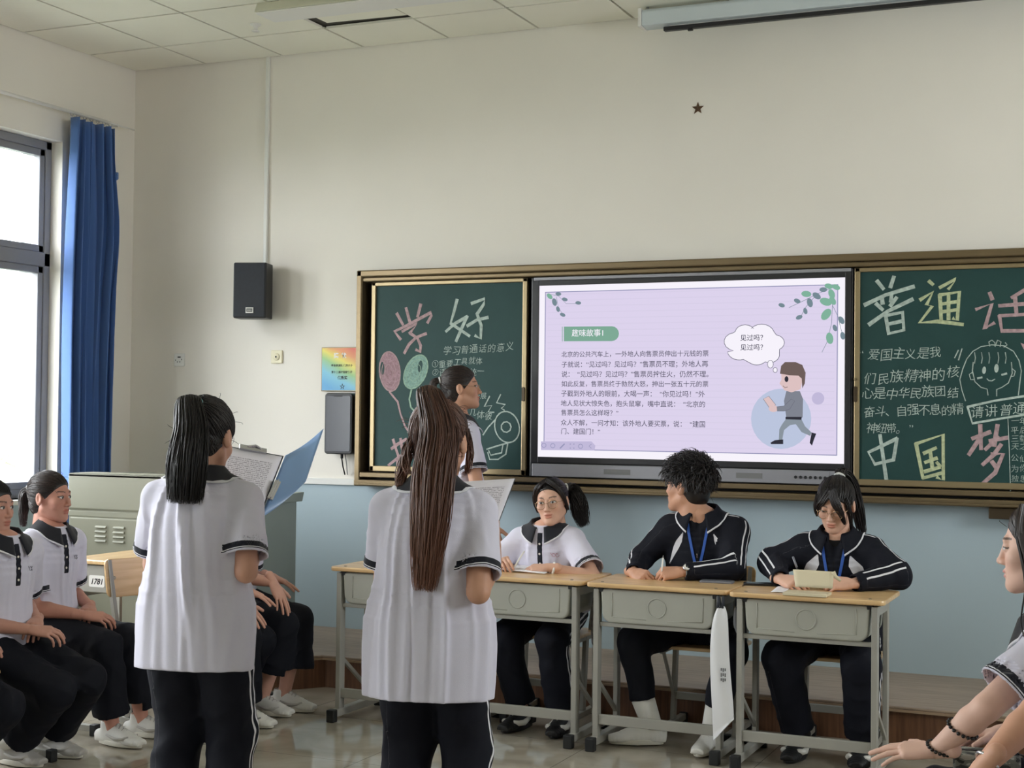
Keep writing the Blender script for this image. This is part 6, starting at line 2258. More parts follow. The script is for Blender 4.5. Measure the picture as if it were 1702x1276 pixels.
def make_trousers(J, P):
    sc = J['sc']; body = J['body']; Fw, Rt = J['Fw'], J['Rt']
    pts = np.array([J['pel'], J['hipR'], J['hipL'], J['knR'], J['knL'], J['anR'], J['anL']])
    F = Field(pts.min(0) - 0.2, pts.max(0) + 0.2, P.get('th', 0.007))
    k = P.get('loose', 1.0)
    seat = P.get('sit', True)
    R = np.stack([Rt, Fw, V(0, 0, 1)], 1)
    F.ell(J['pel'] + V(0, 0, 0.03) * sc - Fw * 0.01, V(0.172, 0.122, 0.125) * sc, R, 0.0)
    hem = P.get('them', 0.05)
    legs = ((J['hipR'], J['knR'], J['anR']), (J['hipL'], J['knL'], J['anL']))
    wr_ = wrinkle(P.get('seed', 1) + 77, 0.0045, 48, None)
    for hip, kn, an in legs:
        e = an + (kn - an) * (hem / np.linalg.norm(kn - an))
        F.cap(hip, kn, 0.096 * sc * (0.5 + 0.5 * k), 0.074 * sc * k, 0.045, 'u', wr_)
        F.cap(kn, e, 0.073 * sc * k, P.get('hemr', 0.066) * sc * k, 0.03, 'u', wr_)
    for hip, kn, an in legs:
        d = unit(an - kn); e = an + (kn - an) * (hem / np.linalg.norm(kn - an))
        wq = max(0.14, P.get('hemr', 0.066) * k + 0.05); F.cut(e, d, e - wq, e + wq)
        F.cap(e - d * 0.02, e + d * 0.06, (P.get('hemr', 0.066) * k - 0.018) * sc, (P.get('hemr', 0.066) * k - 0.017) * sc, 0.0, 'c') if P.get('carve', True) else None
    v, f = F.mesh(2)
    me = np_mesh('trousers', v, f)
    st_ = np.full(len(v), 1.0)
    for i, (hip, kn, an) in enumerate(legs):
        o0 = Rt if i == 0 else -Rt
        best = np.full(len(v), 9.0); cand = np.full(len(v), 1.0)
        for (a, b_, t0, t1) in ((hip, kn, -1, 0.93 if seat else 1.05), (kn, an, 0.05 if seat else -0.05, 2)):
            t, dist, off = nearest_axis(v, a, b_)
            ax = unit(b_ - a)
            o_ = unit(o0 - (o0 @ ax) * ax); w_ = np.cross(ax, o_)
            ang = np.arctan2(off @ w_, off @ o_)
            arc = ang * 0.085 * sc
            ok = (dist < best) & (dist < 0.14)
            side_ok = (np.abs(ang) < 1.0) & (t > t0) & (t < t1)
            best = np.where(ok, dist, best)
            cand[ok] = np.where(side_ok, arc, 1.0)[ok]
        st_ = np.where(np.abs(cand) < np.abs(st_), cand, st_)
    set_attr(me, 'stripe', st_)
    link('trousers', me, P.get('trousers', 'trouser_navy'), body)

def make_shoes(J, P):
    sc = J['sc'] * P.get('shs', 1.0)
    for sd, kn, an in (('R', J['knR'], J['anR']), ('L', J['knL'], J['anL'])):
        d = heading(P['toe' + sd]) if ('toe' + sd) in P else J['Fw']
        pitch = P.get('heel' + sd, 0.0)
        gz = P.get('ground', 0.0)
        an_ = an
        up = V(0, 0, 1)
        if pitch:
            a = math.radians(pitch)
            dd = d * math.cos(a) - up * math.sin(a); up = up * math.cos(a) + d * math.sin(a); d = dd
        rt = np.cross(d, up)
        R = np.stack([rt, d, up], 1)
        o = an_ - up * 0.075 * sc + d * 0.0
        W = lambda x, y, z: o + sc * (R @ V(x, y, z))
        F = Field(o - 0.24, o + 0.24, P.get('shh', 0.004))
        F.loft([(W(0, -0.068, 0.030), 0.030 * sc, 0.034 * sc, rt), (W(0, -0.02, 0.036), 0.035 * sc, 0.040 * sc, rt), (W(0, 0.05, 0.034), 0.038 * sc, 0.040 * sc, rt), (W(0, 0.12, 0.025), 0.045 * sc, 0.030 * sc, rt), (W(0, 0.165, 0.020), 0.034 * sc, 0.022 * sc, rt)], 0.0, n=14)
        F.cap(W(0, -0.025, 0.04), W(0, -0.02, P.get('shtop', 0.092)), 0.036 * sc, 0.038 * sc, 0.012)
        F.cap(W(0, 0.012, 0.070), W(0, 0.10, 0.042), 0.030 * sc, 0.022 * sc, 0.02)
        F.cut(W(0, 0, 0.012), -up)
        F.cap(W(0, -0.022, 0.085), W(0, -0.018, 0.16), 0.031 * sc, 0.034 * sc, 0.003, 'c')
        v, f = F.mesh(2)
        sh = link('shoe', np_mesh('shoe', v, f), P.get('shoe', 'shoe_white'), J['body'])
        prof = []
        for i in range(26):
            t = 2 * PI * i / 26
            y = 0.052 + 0.128 * math.sin(t)
            w = 0.040 + 0.007 * math.sin((y + 0.07) / 0.25 * PI) * (1 if y > 0.05 else 0.3)
            prof.append((w * math.cos(t) * (1.0 if abs(math.sin(t)) < 0.8 else 1.12), y))
        b = MB(); b.prism([(sc * x, sc * y) for x, y in prof], o - up * 0.0, rt, d, up, 0.024 * sc)
        b.build('sole', P.get('sole', 'sole_white'), sh, True, bevel=0.004)
        b = MB()
        for i in range(5):
            y = 0.035 + 0.018 * i; z = 0.095 - 0.0085 * i
            b.tube([W(-0.018, y + 0.004, z - 0.006), W(0, y, z + 0.003), W(0.018, y + 0.004, z - 0.006)], 0.0028 * sc, 6)
        b.build('lace', P.get('lace', 'sole_white'), sh, True)
        if P.get('patch'):
            b = MB()
            for s_ in (-1, 1):
                b.tube([W(s_ * 0.040, 0.00, 0.05), W(s_ * 0.042, 0.05, 0.035), W(s_ * 0.044, 0.10, 0.040), W(s_ * 0.030, 0.125, 0.050)], [P.get('pr', 1.0) * q_ * sc for q_ in (0.010, 0.015, 0.014, 0.008)], 8)
            b.build('side_patch', P['patch'], sh, True)
        if P.get('sock'):
            b = MB(); b.tube([W(0, -0.02, 0.07), W(0, -0.02, 0.085), an_ + (kn - an_) * 0.34], [0.039 * sc, 0.047 * sc, 0.055 * sc], 16)
            b.build('sock', P['sock'], J['body'], True)

# ---------------------------------------------------------------- hair
def make_hair(J, P):
    H = P['hair']
    hc, HR, hs, body = J['hc'], J['HR'], J['hs'], J['body']
    rs = np.random.RandomState(P.get('seed', 1) + 3)
    c0 = np.array((0, -0.014, 0.030)); ER = np.array((0.081, 0.0995, 0.094)) * H.get('vol', 1.0)
    line = H.get('line', (0.777, -0.63, 0.03, 0.0))     # hairline plane in head axes
    def inhair(l):
        g = line[0] * (l[..., 1] - line[3]) + line[1] * (l[..., 2] + line[2])
        ear = ((np.abs(l[..., 0]) - 0.084) / 0.03) ** 2 + ((l[..., 1] + 0.006) / 0.022) ** 2 + ((l[..., 2] + 0.012) / 0.034) ** 2
        return (g < 0) & (l[..., 2] > H.get('nape', -0.085)) & (ear > 1)
    W = lambda l: hc + hs * (l @ HR.T)
    # cap
    F = Field(hc - 0.17 * hs, hc + 0.17 * hs, P.get('hairh', 0.004))
    F.ell(W(c0), ER * 0.985 * hs, HR, 0.0)
    if H.get('under', True):
        F.ell(W(np.array((0, -0.045, -0.03))), np.array((0.066, 0.055, 0.065)) * hs, HR, 0.02)
    for s_ in (-1, 1):
        F.ell(W(np.array((s_ * 0.084, -0.006, -0.012))), np.array((0.022, 0.022, 0.034)) * hs, HR, 0.004, 'c')
    pn = HR @ V(0, line[0], line[1]); pp = W(np.array((0, line[3], -line[2])))
    F.cut(pp, pn)
    F.cut(W(np.array((0, 0, H.get('nape', -0.085)))), -HR[:, 2])
    v, f = F.mesh(2)
    VS, FS, SID, ALG = [v], [f], [np.full(len(v), 0.1)], [np.zeros(len(v))]
    cnt = len(v)
    def add(paths, rad, tip=0.35):
        nonlocal cnt
        a, b, s_, g = strand_mesh(paths, rad, tip)
        VS.append(a); FS.append(b + cnt); SID.append(s_); ALG.append(g); cnt += len(a)
    kind = H['kind']
    UC, UR = np.array((0, -0.045, -0.03)), np.array((0.066, 0.055, 0.065))
    def push(p, m1):
        q = (p - c0) / ER; r = np.linalg.norm(q, axis=-1, keepdims=True)
        p = np.where(r < m1, c0 + q / r * m1 * ER, p)
        if H.get('under', True):
            q = (p - UC) / UR; r = np.linalg.norm(q, axis=-1, keepdims=True)
            p = np.where(r < m1 + 0.01, UC + q / r * (m1 + 0.01) * UR, p)
        return p
    def roots(n, cond=None):
        d = unit_rows(rs.normal(size=(n * 6, 3)))
        l = c0 + d * ER
        ok = inhair(l)
        if cond is not None:
            ok &= cond(l)
        return d[ok][:n]
    if kind in ('pony', 'long_tied'):
        kn = np.array(H.get('knot', (0, -0.115, 0.05)))
        kd = unit((kn - c0) / ER)
        d = roots(int(H.get('n', 520) * 1.5))
        # emphasise the rim of the hairline
        m = 11
        om = np.arccos(np.clip(d @ kd, -1, 1))
        t = np.linspace(0, 1, m)
        s0 = np.sin((1 - t)[None] * om[:, None]) / (np.sin(om)[:, None] + 1e-6); s1 = np.sin(t[None] * om[:, None]) / (np.sin(om)[:, None] + 1e-6)
        q = s0[..., None] * d[:, None] + s1[..., None] * kd
        lift = 1.0 + (0.012 + 0.03 * rs.rand(len(d)))[:, None] * np.sin(PI * t)[None] + (np.linalg.norm((kn - c0) / ER) - 1) * (t ** 5)[None]
        q = q + 0.02 * np.sin(t[None, :, None] * 5 + rs.rand(len(d), 1, 3) * 6.28) * (np.sin(PI * t)[None, :, None])
        add(W(push(c0 + q * lift[..., None] * ER, 1.0 + 0.02 * rs.rand(len(d), 1, 1))), np.full(len(d), 0.0019 * hs))
        # nape hair swept up to the knot
        nn = H.get('nn', 300)
        a_ = rs.uniform(-1.25, 1.25, nn); z_ = rs.uniform(H.get('nape', -0.085) + 0.002, -0.02, nn)
        r0_ = UC + np.stack([np.sin(a_) * UR[0], -np.cos(a_) * UR[1], z_ * 0], 1) * np.sqrt(np.clip(1 - ((z_ - UC[2]) / UR[2]) ** 2, 0.1, 1))[:, None]
        r0_[:, 2] = z_
        pth = r0_[:, None] * (1 - t[None, :, None]) + kn * t[None, :, None]
        add(W(push(pth, 1.0 + 0.03 * rs.rand(nn, 1, 1))), np.full(nn, 0.0019 * hs))
        tail = [W(np.array(p)) if w == 'h' else np.asarray(p, float) - J['base'] for (w, p) in H['tail']]
        add(bundle(tail, [q_ * hs for q_ in H['tw']], H.get('tn', 260), 18, P.get('seed', 1), H.get('wave', 0.006), H.get('flat', 0.7), H.get('side_dir', HR[:, 0]), H.get('uneven', 0.15)), np.full(H.get('tn', 260), H.get('tr', 0.0030) * hs), 0.2)
    if kind == 'short':
        d = roots(H.get('n', 1500), lambda l: l[:, 2] > H.get('zmin', 0.015) + 0.04 * ((np.abs(l[:, 0]) > 0.05) & (l[:, 1] > -0.035)))
        n = len(d); m = 7; t = np.linspace(0, 1, m)
        l0 = c0 + d * ER
        topw = np.clip((l0[:, 2:3] - 0.03) / 0.06, 0, 1)
        sw_ = 0.55 * rs.normal(size=d.shape) + np.array((0, 1.0, 0.0)) * topw + np.array((0, -0.25, -1.0)) * (1 - topw)
        sw_ = unit_rows(sw_ - (sw_ * d).sum(1, keepdims=True) * d)
        L_ = (H.get('len', 0.05) * (0.5 + 0.7 * rs.rand(n)) * np.clip(0.22 + (l0[:, 2] - 0.0) / 0.085, 0.18, 1.0))[:, None, None]
        cu = rs.rand(n, 1, 1)
        P_ = l0[:, None] + L_ * (d[:, None] * ((0.12 + 0.48 * topw)[:, None] * np.sin(t * 1.9)[None, :, None]) + sw_[:, None] * (t[None, :, None] ** 1.2) * (0.5 + 0.7 * cu)) + np.array((0, 0.004, -0.016)) * (t ** 2)[None, :, None]
        P_ += 0.006 * np.sin(t[None, :, None] * 7 + rs.rand(n, 1, 3) * 6.28) * t[None, :, None]
        add(W(P_), np.full(n, 0.0020 * hs), 0.15)
    if kind == 'long':
        part = H.get('part', 0.0)
        paths = []
        for sd in (-1, 1):
            for i in range(H.get('n', 260)):
                y0 = rs.uniform(-0.10, 0.072)
                r0 = unit((np.array((part + sd * 0.004, y0, 0.115)) - c0) / ER)
                e = unit(np.array((sd * 1.0, rs.uniform(-0.55, 0.30) + (y0 * 1.5), -0.28)))
                pts = []
                for t in np.linspace(0, 1, 6):
                    om = math.acos(np.clip(r0 @ e, -1, 1))
                    q = (math.sin((1 - t) * om) * r0 + math.sin(t * om) * e) / math.sin(om)
                    pts.append(W(c0 + q * ER * (1.02 + 0.05 * math.sin(PI * t) + 0.02 * rs.rand())))
                g = pts[-1]
                L_ = H.get('len', 0.30) * (0.8 + 0.3 * rs.rand())
                drift = HR @ V(sd * 0.02, H.get('fwd', 0.0) + rs.normal() * 0.012, 0)
                for t in np.linspace(0.2, 1, 6):
                    pts.append(g - V(0, 0, 1) * L_ * t + drift * t + 0.006 * rs.normal(size=3) * t)
                paths.append(catmull(pts, 16))
        add(np.array(paths), np.full(len(paths), 0.0028 * hs), 0.25)
    # extra locks: lists of head-axis points
    for lk in H.get('locks', []):
        pts = [W(np.array(p)) for p in lk['p']]
        add(bundle(pts, [w * hs for w in lk['w']], lk.get('n', 40), 12, len(lk['p']) + int(1000 * abs(lk['p'][0][0])), lk.get('wave', 0.003), lk.get('flat', 0.5), HR[:, 0]), np.full(lk.get('n', 40), lk.get('r', 0.0022) * hs), 0.2)
    # stray hairs
    ns = H.get('stray', 40)
    if ns:
        d = roots(ns); n = len(d); m = 6; t = np.linspace(0, 1, m)
        sd_ = unit_rows(rs.normal(size=(n, 3)))
        P_ = (c0 + d * ER * 1.01)[:, None] + (0.022 * rs.rand(n) + 0.012)[:, None, None] * (d[:, None] * (0.45 * np.sin(2.2 * t)[None, :, None]) + sd_[:, None] * t[None, :, None]) + np.array((0, -0.008, -0.01)) * (t ** 2)[None, :, None]
        add(W(P_), np.full(n, 0.0008 * hs), 0.2)
    vs, fs = np.concatenate(VS), np.concatenate(FS)
    me = np_mesh('hair', vs, fs)
    set_attr(me, 'strand', np.concatenate(SID)); set_attr(me, 'along', np.clip((np.concatenate(ALG) - 0.35) / 0.65, 0, 1) * H.get('tipmix', 1.0))
    ho = link('hair', me, H.get('mat', 'hair_black'), body)
    if kind == 'pony' and H.get('tie'):
        tail = [W(np.array(p)) if w == 'h' else np.asarray(p, float) - J['base'] for (w, p) in H['tail']]
        c = tail[0] + (tail[1] - tail[0]) * H.get('tie_at', 0.10); d = unit(tail[1] - tail[0]); R = rot_to(d, HR[:, 0])
        w0 = H['tw'][0] * 1.15 * hs
        b = MB(); b.tube([c + w0 * (R[:, 0] * math.cos(a) + R[:, 1] * math.sin(a) * (0.5 + 0.5 * H.get('flat', 0.7))) for a in np.linspace(0, 2 * PI, 19)[:-1]], 0.0055 * hs, 8, closed=True)
        b.build('hair_tie', H['tie'], ho, True)
    return ho

def make_glasses(J, P):
    hc, HR, hs = J['hc'], J['HR'], J['hs']
    W = lambda x, y, z: hc + hs * (HR @ V(x, y, z))
    b = MB(); lens = MB()
    g = P['glasses']
    rx, rz, zc, yc = g.get('rx', 0.025), g.get('rz', 0.023), g.get('z', -0.004), 0.103
    for s_ in (-1, 1):
        b.tube([W(s_ * 0.033 + rx * math.cos(a), yc - 0.006 * abs(math.cos(a)), zc + rz * math.sin(a)) for a in np.linspace(0, 2 * PI, 25)[:-1]], 0.0011, 6, closed=True)
        b.tube([W(s_ * (0.033 + rx), yc - 0.008, zc + 0.008), W(s_ * 0.074, 0.06, 0.006), W(s_ * 0.083, -0.005, 0.016), W(s_ * 0.080, -0.02, 0.004)], 0.0011, 6)
        n = 20
        vs = [W(s_ * 0.033 + rx * 0.97 * math.cos(a), yc - 0.003, zc + rz * 0.97 * math.sin(a)) for a in np.linspace(0, 2 * PI, n + 1)[:-1]]
        lens.add(vs, [list(range(n))])
    b.tube([W(-0.009, yc, zc + 0.006), W(0, yc + 0.003, zc + 0.009), W(0.009, yc, zc + 0.006)], 0.0011, 6)
    o = b.build('glasses', 'glasses_gold', J['body'], True)
    lens.build('lens', 'lens', o, True)

# ---------------------------------------------------------------- people
def D(px, py, d):
    return at_depth(px, py, d)

def place_chair(x, y, a, label, group=CG, first=[chair0]):
    o = first.pop() if first else dup(chair0)
    o.location = (x, y, 0); o.rotation_euler = (0, 0, a)
    tag(o, label, 'chair', group)
    return o

def ang(h):
    """chair turn for a sitter whose heading is h (sitter looks along the chair's -y)"""
    return math.radians(180 - h)

UP = V(0, 0, 1)
SKIN = rgb(212, 168, 146); SKIN_TAN = rgb(196, 148, 122); SKIN_PALE = rgb(228, 188, 170); SKIN_WARM = rgb(200, 152, 130)
ONLY = globals().get('ONLY_PEOPLE')
def want(k):
    return ONLY is None or k in ONLY

# the girl reading at the left, back to us
if want('S1'):
    d = 4.9
    p = D(336, 900, d); hd = -14
    f_ = heading(hd); r_ = np.cross(f_, UP)
    pe = V(p[0], p[1], 0.845) - f_ * 0.045
    cb = dict(TL=D(372, 739, 5.22), TR=D(472, 757, 5.30), BR=D(436, 850, 5.08), BL=D(345, 836, 5.0))
    J = person('girl in white polo with shoulder-length black ponytail, back turned, reading a clipboard', dict(
        base=(pe[0], pe[1], 0), pelvis=pe, face=hd, lean=5, hface=-8, hpitch=-20, hroll=2, hs=1.07, head=D(343, 728, d + 0.04), hunch=0.04,
        wrR=D(424, 876, 5.10), wrL=D(350, 870, 5.14), elR=D(409, 950, 4.76), cw=0.024, ksl=0.02, elL=D(256, 938, 4.99), poleR=r_ * 0.45 - f_ * 0.5 - UP * 0.9, poleL=-r_ * 0.45 - f_ * 0.5 - UP * 0.9,
        handR=(unit(UP * 0.8 - r_ * 0.35 + f_ * 0.3), r_ + f_ * 0.3, 'holdflat'), handL=(unit(UP * 0.5 + r_ * 0.6 + f_ * 0.3), f_ - UP * 0.3, 'holdflat'),
        anR=pe * V(1, 1, 0) + r_ * 0.10 + V(0, 0, 0.075), anL=pe * V(1, 1, 0) - r_ * 0.10 + V(0, 0, 0.075),
        skin=SKIN_WARM, seed=11, sit=False, hem=-0.355, ease=0.026, flare=0.006, afold=0.016, nfold=30, ch=0.005, slr=0.076, sleeve=0.80, shoulder=0.15, bh=0.008, loose=1.12, hemr=0.072, front=False, hh=0.0035, awr=0.003, cr=0.066,
        hair=dict(kind='pony', knot=(-0.004, -0.098, 0.074), vol=1.05, n=760, tail=[('h', (-0.004, -0.098, 0.074)), ('h', (-0.006, -0.135, 0.075)), ('w', D(318, 715, d - 0.13)), ('w', D(311, 770, d - 0.165)), ('w', D(308, 836, d - 0.16))], tw=[0.026, 0.040, 0.054, 0.062, 0.054], tn=1000, tr=0.0019, flat=0.5, uneven=0.07, wave=0.006, side_dir=CR, tie='hair_tie_teal', tie_at=0.35, stray=50)))
    # clipboard with printed sheets and a blue folder cover
    o = V(*(cb['TL'] + cb['BR'])) / 2
    cbn = empty('clipboard', tuple(o), 0, 'dark clipboard with printed sheets held up by the girl with the shorter ponytail', 'clipboard')
    n_ = unit(np.cross(cb['TR'] - cb['TL'], cb['BL'] - cb['TL']))
    if n_ @ (o - CP) > 0: n_ = -n_
    sheet('board', [cb['TL'] - n_ * 0.004, cb['TR'] - n_ * 0.004, cb['BR'] - n_ * 0.004, cb['BL'] - n_ * 0.004], 'clipboard_dark', cbn, 0.004, 4, 4, 0, o)
    e = 0.03
    ctr = (cb['TL'] + cb['TR'] + cb['BR'] + cb['BL']) / 4
    sh_ = [ctr + (q - ctr) * 0.95 for q in (cb['TL'], cb['TR'], cb['BR'], cb['BL'])]
    sheet('page', sh_[::-1][2:] + sh_[::-1][:2], 'printed_page', cbn, 0.001, 8, 8, 0.0, o + V(0, 0, 0))
    u_ = unit(cb['TR'] - cb['TL']); w_ = unit(cb['TL'] - cb['BL'])
    b = MB(); b.bar(cb['TL'] * 0.75 + cb['TR'] * 0.25 - o + n_ * 0.006, cb['TL'] * 0.3 + cb['TR'] * 0.7 - o + n_ * 0.006, 0.02, 0.008, n_)
    b.tube([cb['TL'] * 0.62 + cb['TR'] * 0.38 - o + n_ * 0.01 + w_ * 0.004, cb['TL'] * 0.5 + cb['TR'] * 0.5 - o + n_ * 0.014 + w_ * 0.012, cb['TL'] * 0.4 + cb['TR'] * 0.6 - o + n_ * 0.01 + w_ * 0.004], 0.004, 8)
    b.build('clip', 'chrome', cbn, bevel=0.001)
    fo = [D(474, 757, 5.315), D(538, 712, 5.42), D(508, 800, 5.24), D(432, 862, 5.09)]
    fl = empty('folder', tuple(np.mean(fo, 0)), 0, 'translucent blue plastic folder cover standing open beside the clipboard', 'folder')
    sheet('cover', fo, 'folder_blue', fl, 0.0012, 10, 6, 0.012, np.mean(fo, 0))
    b = MB(); a_ = D(462, 800, 5.19) - np.mean(fo, 0); c_ = D(448, 830, 5.13) - np.mean(fo, 0)
    b.bar(a_, c_, 0.022, 0.012, n_); b.tube([a_ + n_ * 0.012, (a_ + c_) / 2 + n_ * 0.016, c_ + n_ * 0.012], 0.003, 6)
    b.build('spring_clip', 'chrome', fl, bevel=0.001)

# the girl with the long brown ponytail, back to us
if want('S2'):
    d = 4.7
    p = D(720, 900, d); hd = -14
    f_ = heading(hd); r_ = np.cross(f_, UP)
    pe = V(p[0], p[1], 0.83) - f_ * 0.03
    cb = dict(TL=D(758, 800, 5.02), TR=D(857, 794, 5.06), BR=D(823, 884, 4.90), BL=D(742, 884, 4.88))
    J = person('girl in white polo with waist-long brown ponytail, back turned, holding a white folder', dict(
        base=(pe[0], pe[1], 0), pelvis=pe, face=hd, lean=4, hface=-8, hpitch=-16, hroll=2, hs=1.08, head=D(730, 737, d + 0.04), hunch=0.03,
        wrR=D(822, 912, 4.86), wrL=D(752, 900, 4.92), elR=D(795, 984, 4.53), cw=0.024, ksl=0.02, elL=D(640, 962, 4.78), poleR=r_ * 0.2 - f_ * 0.75 - UP * 0.9, poleL=-r_ * 0.4 - f_ * 0.5 - UP * 0.9,
        handR=(unit(UP * 0.9 + f_ * 0.2 - r_ * 0.1), unit(r_ * 0.8 - f_ * 0.6 * 0 + f_ * 0.5), 'holdflat'), handL=(unit(UP * 0.5 + r_ * 0.7 + f_ * 0.2), f_ - UP * 0.2, 'holdflat'),
        anR=pe * V(1, 1, 0) + r_ * 0.105 + V(0, 0, 0.075), anL=pe * V(1, 1, 0) - r_ * 0.105 + V(0, 0, 0.075),
        skin=SKIN_TAN, seed=23, sit=False, hem=-0.435, ease=0.026, flare=0.006, afold=0.016, nfold=30, ch=0.005, slr=0.074, sleeve=0.80, shoulder=0.15, bh=0.008, loose=1.12, hemr=0.072, front=False, hh=0.0035, awr=0.003, cr=0.066,
        hair=dict(kind='pony', mat='hair_brown', knot=(0.0, -0.085, 0.108), vol=1.06, n=760, tipmix=0.9,
                  tail=[('h', (0.0, -0.085, 0.108)), ('h', (-0.002, -0.130, 0.125)), ('w', D(730, 715, d - 0.10)), ('w', D(721, 790, d - 0.165)), ('w', D(714, 880, d - 0.19)), ('w', D(705, 982, d - 0.18))], tw=[0.024, 0.034, 0.056, 0.060, 0.052, 0.026], side_dir=CR, tn=1000, tr=0.0018, flat=0.5, wave=0.010, uneven=0.30, tie='hair_tie_white', tie_at=0.1, stray=110,
                  locks=[dict(p=[(-0.07, 0.02, 0.05), (-0.094, 0.0, -0.02), (-0.10, -0.03, -0.10), (-0.098, -0.05, -0.15)], w=[0.02, 0.018, 0.014, 0.004], n=70, wave=0.012),
                         dict(p=[(0.07, 0.03, 0.05), (0.09, 0.03, -0.02), (0.088, 0.02, -0.09)], w=[0.014, 0.010, 0.003], n=45, wave=0.008),
                         dict(p=[(-0.05, -0.06, 0.02), (-0.07, -0.085, -0.05), (-0.06, -0.095, -0.12)], w=[0.02, 0.014, 0.004], n=45, wave=0.01)])))
    o = (cb['TL'] + cb['BR']) / 2
    cbn = empty('clipboard', tuple(o), 0, 'clipboard with white printed sheets held up by the girl with the long brown ponytail', 'clipboard')
    n_ = unit(np.cross(cb['TR'] - cb['TL'], cb['BL'] - cb['TL']))
    if n_ @ (o - CP) > 0: n_ = -n_
    sheet('board', [q - n_ * 0.006 for q in (cb['TL'], cb['TR'], cb['BR'], cb['BL'])], 'clipboard_dark', cbn, 0.006, 4, 4, 0, o)
    ctr = (cb['TL'] + cb['TR'] + cb['BR'] + cb['BL']) / 4
    sh_ = [ctr + (q - ctr) * 0.975 for q in (cb['TL'], cb['TR'], cb['BR'], cb['BL'])]
    sheet('page', sh_[::-1][2:] + sh_[::-1][:2], 'printed_page', cbn, 0.0015, 8, 8, 0.0, o)

# the girl on the podium looking at the screen
if want('S3'):
    Y3 = 7.40
    hd = 50
    f_ = heading(hd); r_ = np.cross(f_, UP)
    n3 = on_y(762, 692, Y3)
    pe = V(n3[0], n3[1], ZP + 0.845) + f_ * 0.03
    J = person('girl in white polo standing at the chalkboard with her face turned to the screen', dict(
        base=(pe[0], pe[1], ZP), pelvis=pe, face=hd, lean=-2, hface=64, hpitch=4, head=on_y(767, 645, Y3 - 0.0), sc=1.02,
        wrR=on_y(826, 912, 7.22), wrL=pe - r_ * 0.22 - f_ * 0.02 + V(0, 0, -0.04), poleR=r_ * 0.4 - f_ * 1.0, poleL=-r_ * 0.5 - f_,
        anR=pe * V(1, 1, 0) + r_ * 0.10 + V(0, 0, ZP + 0.078), anL=pe * V(1, 1, 0) - r_ * 0.10 + V(0, 0, ZP + 0.078), ground=ZP,
        skin=SKIN_TAN, seed=31, sit=False, hem=-0.25, ease=0.026, afold=0.009, nfold=20, sleeve=0.76, glasses=dict(rx=0.022, rz=0.018), loose=1.1,
        hair=dict(kind='pony', mat='hair_dark_brown', knot=(0.0, -0.112, 0.045), n=620, tail=[('h', (0, -0.11, 0.048)), ('h', (0, -0.15, 0.04)), ('h', (0.0, -0.165, -0.04)), ('h', (0, -0.165, -0.14)), ('h', (0, -0.16, -0.26))], tw=[0.020, 0.028, 0.034, 0.032, 0.02], tn=240, tie='hair_tie_white', tie_at=0.12, stray=40)))

def seated(label, head_px, nb_px, depth_y, **kw):
    pass

YD = 6.86
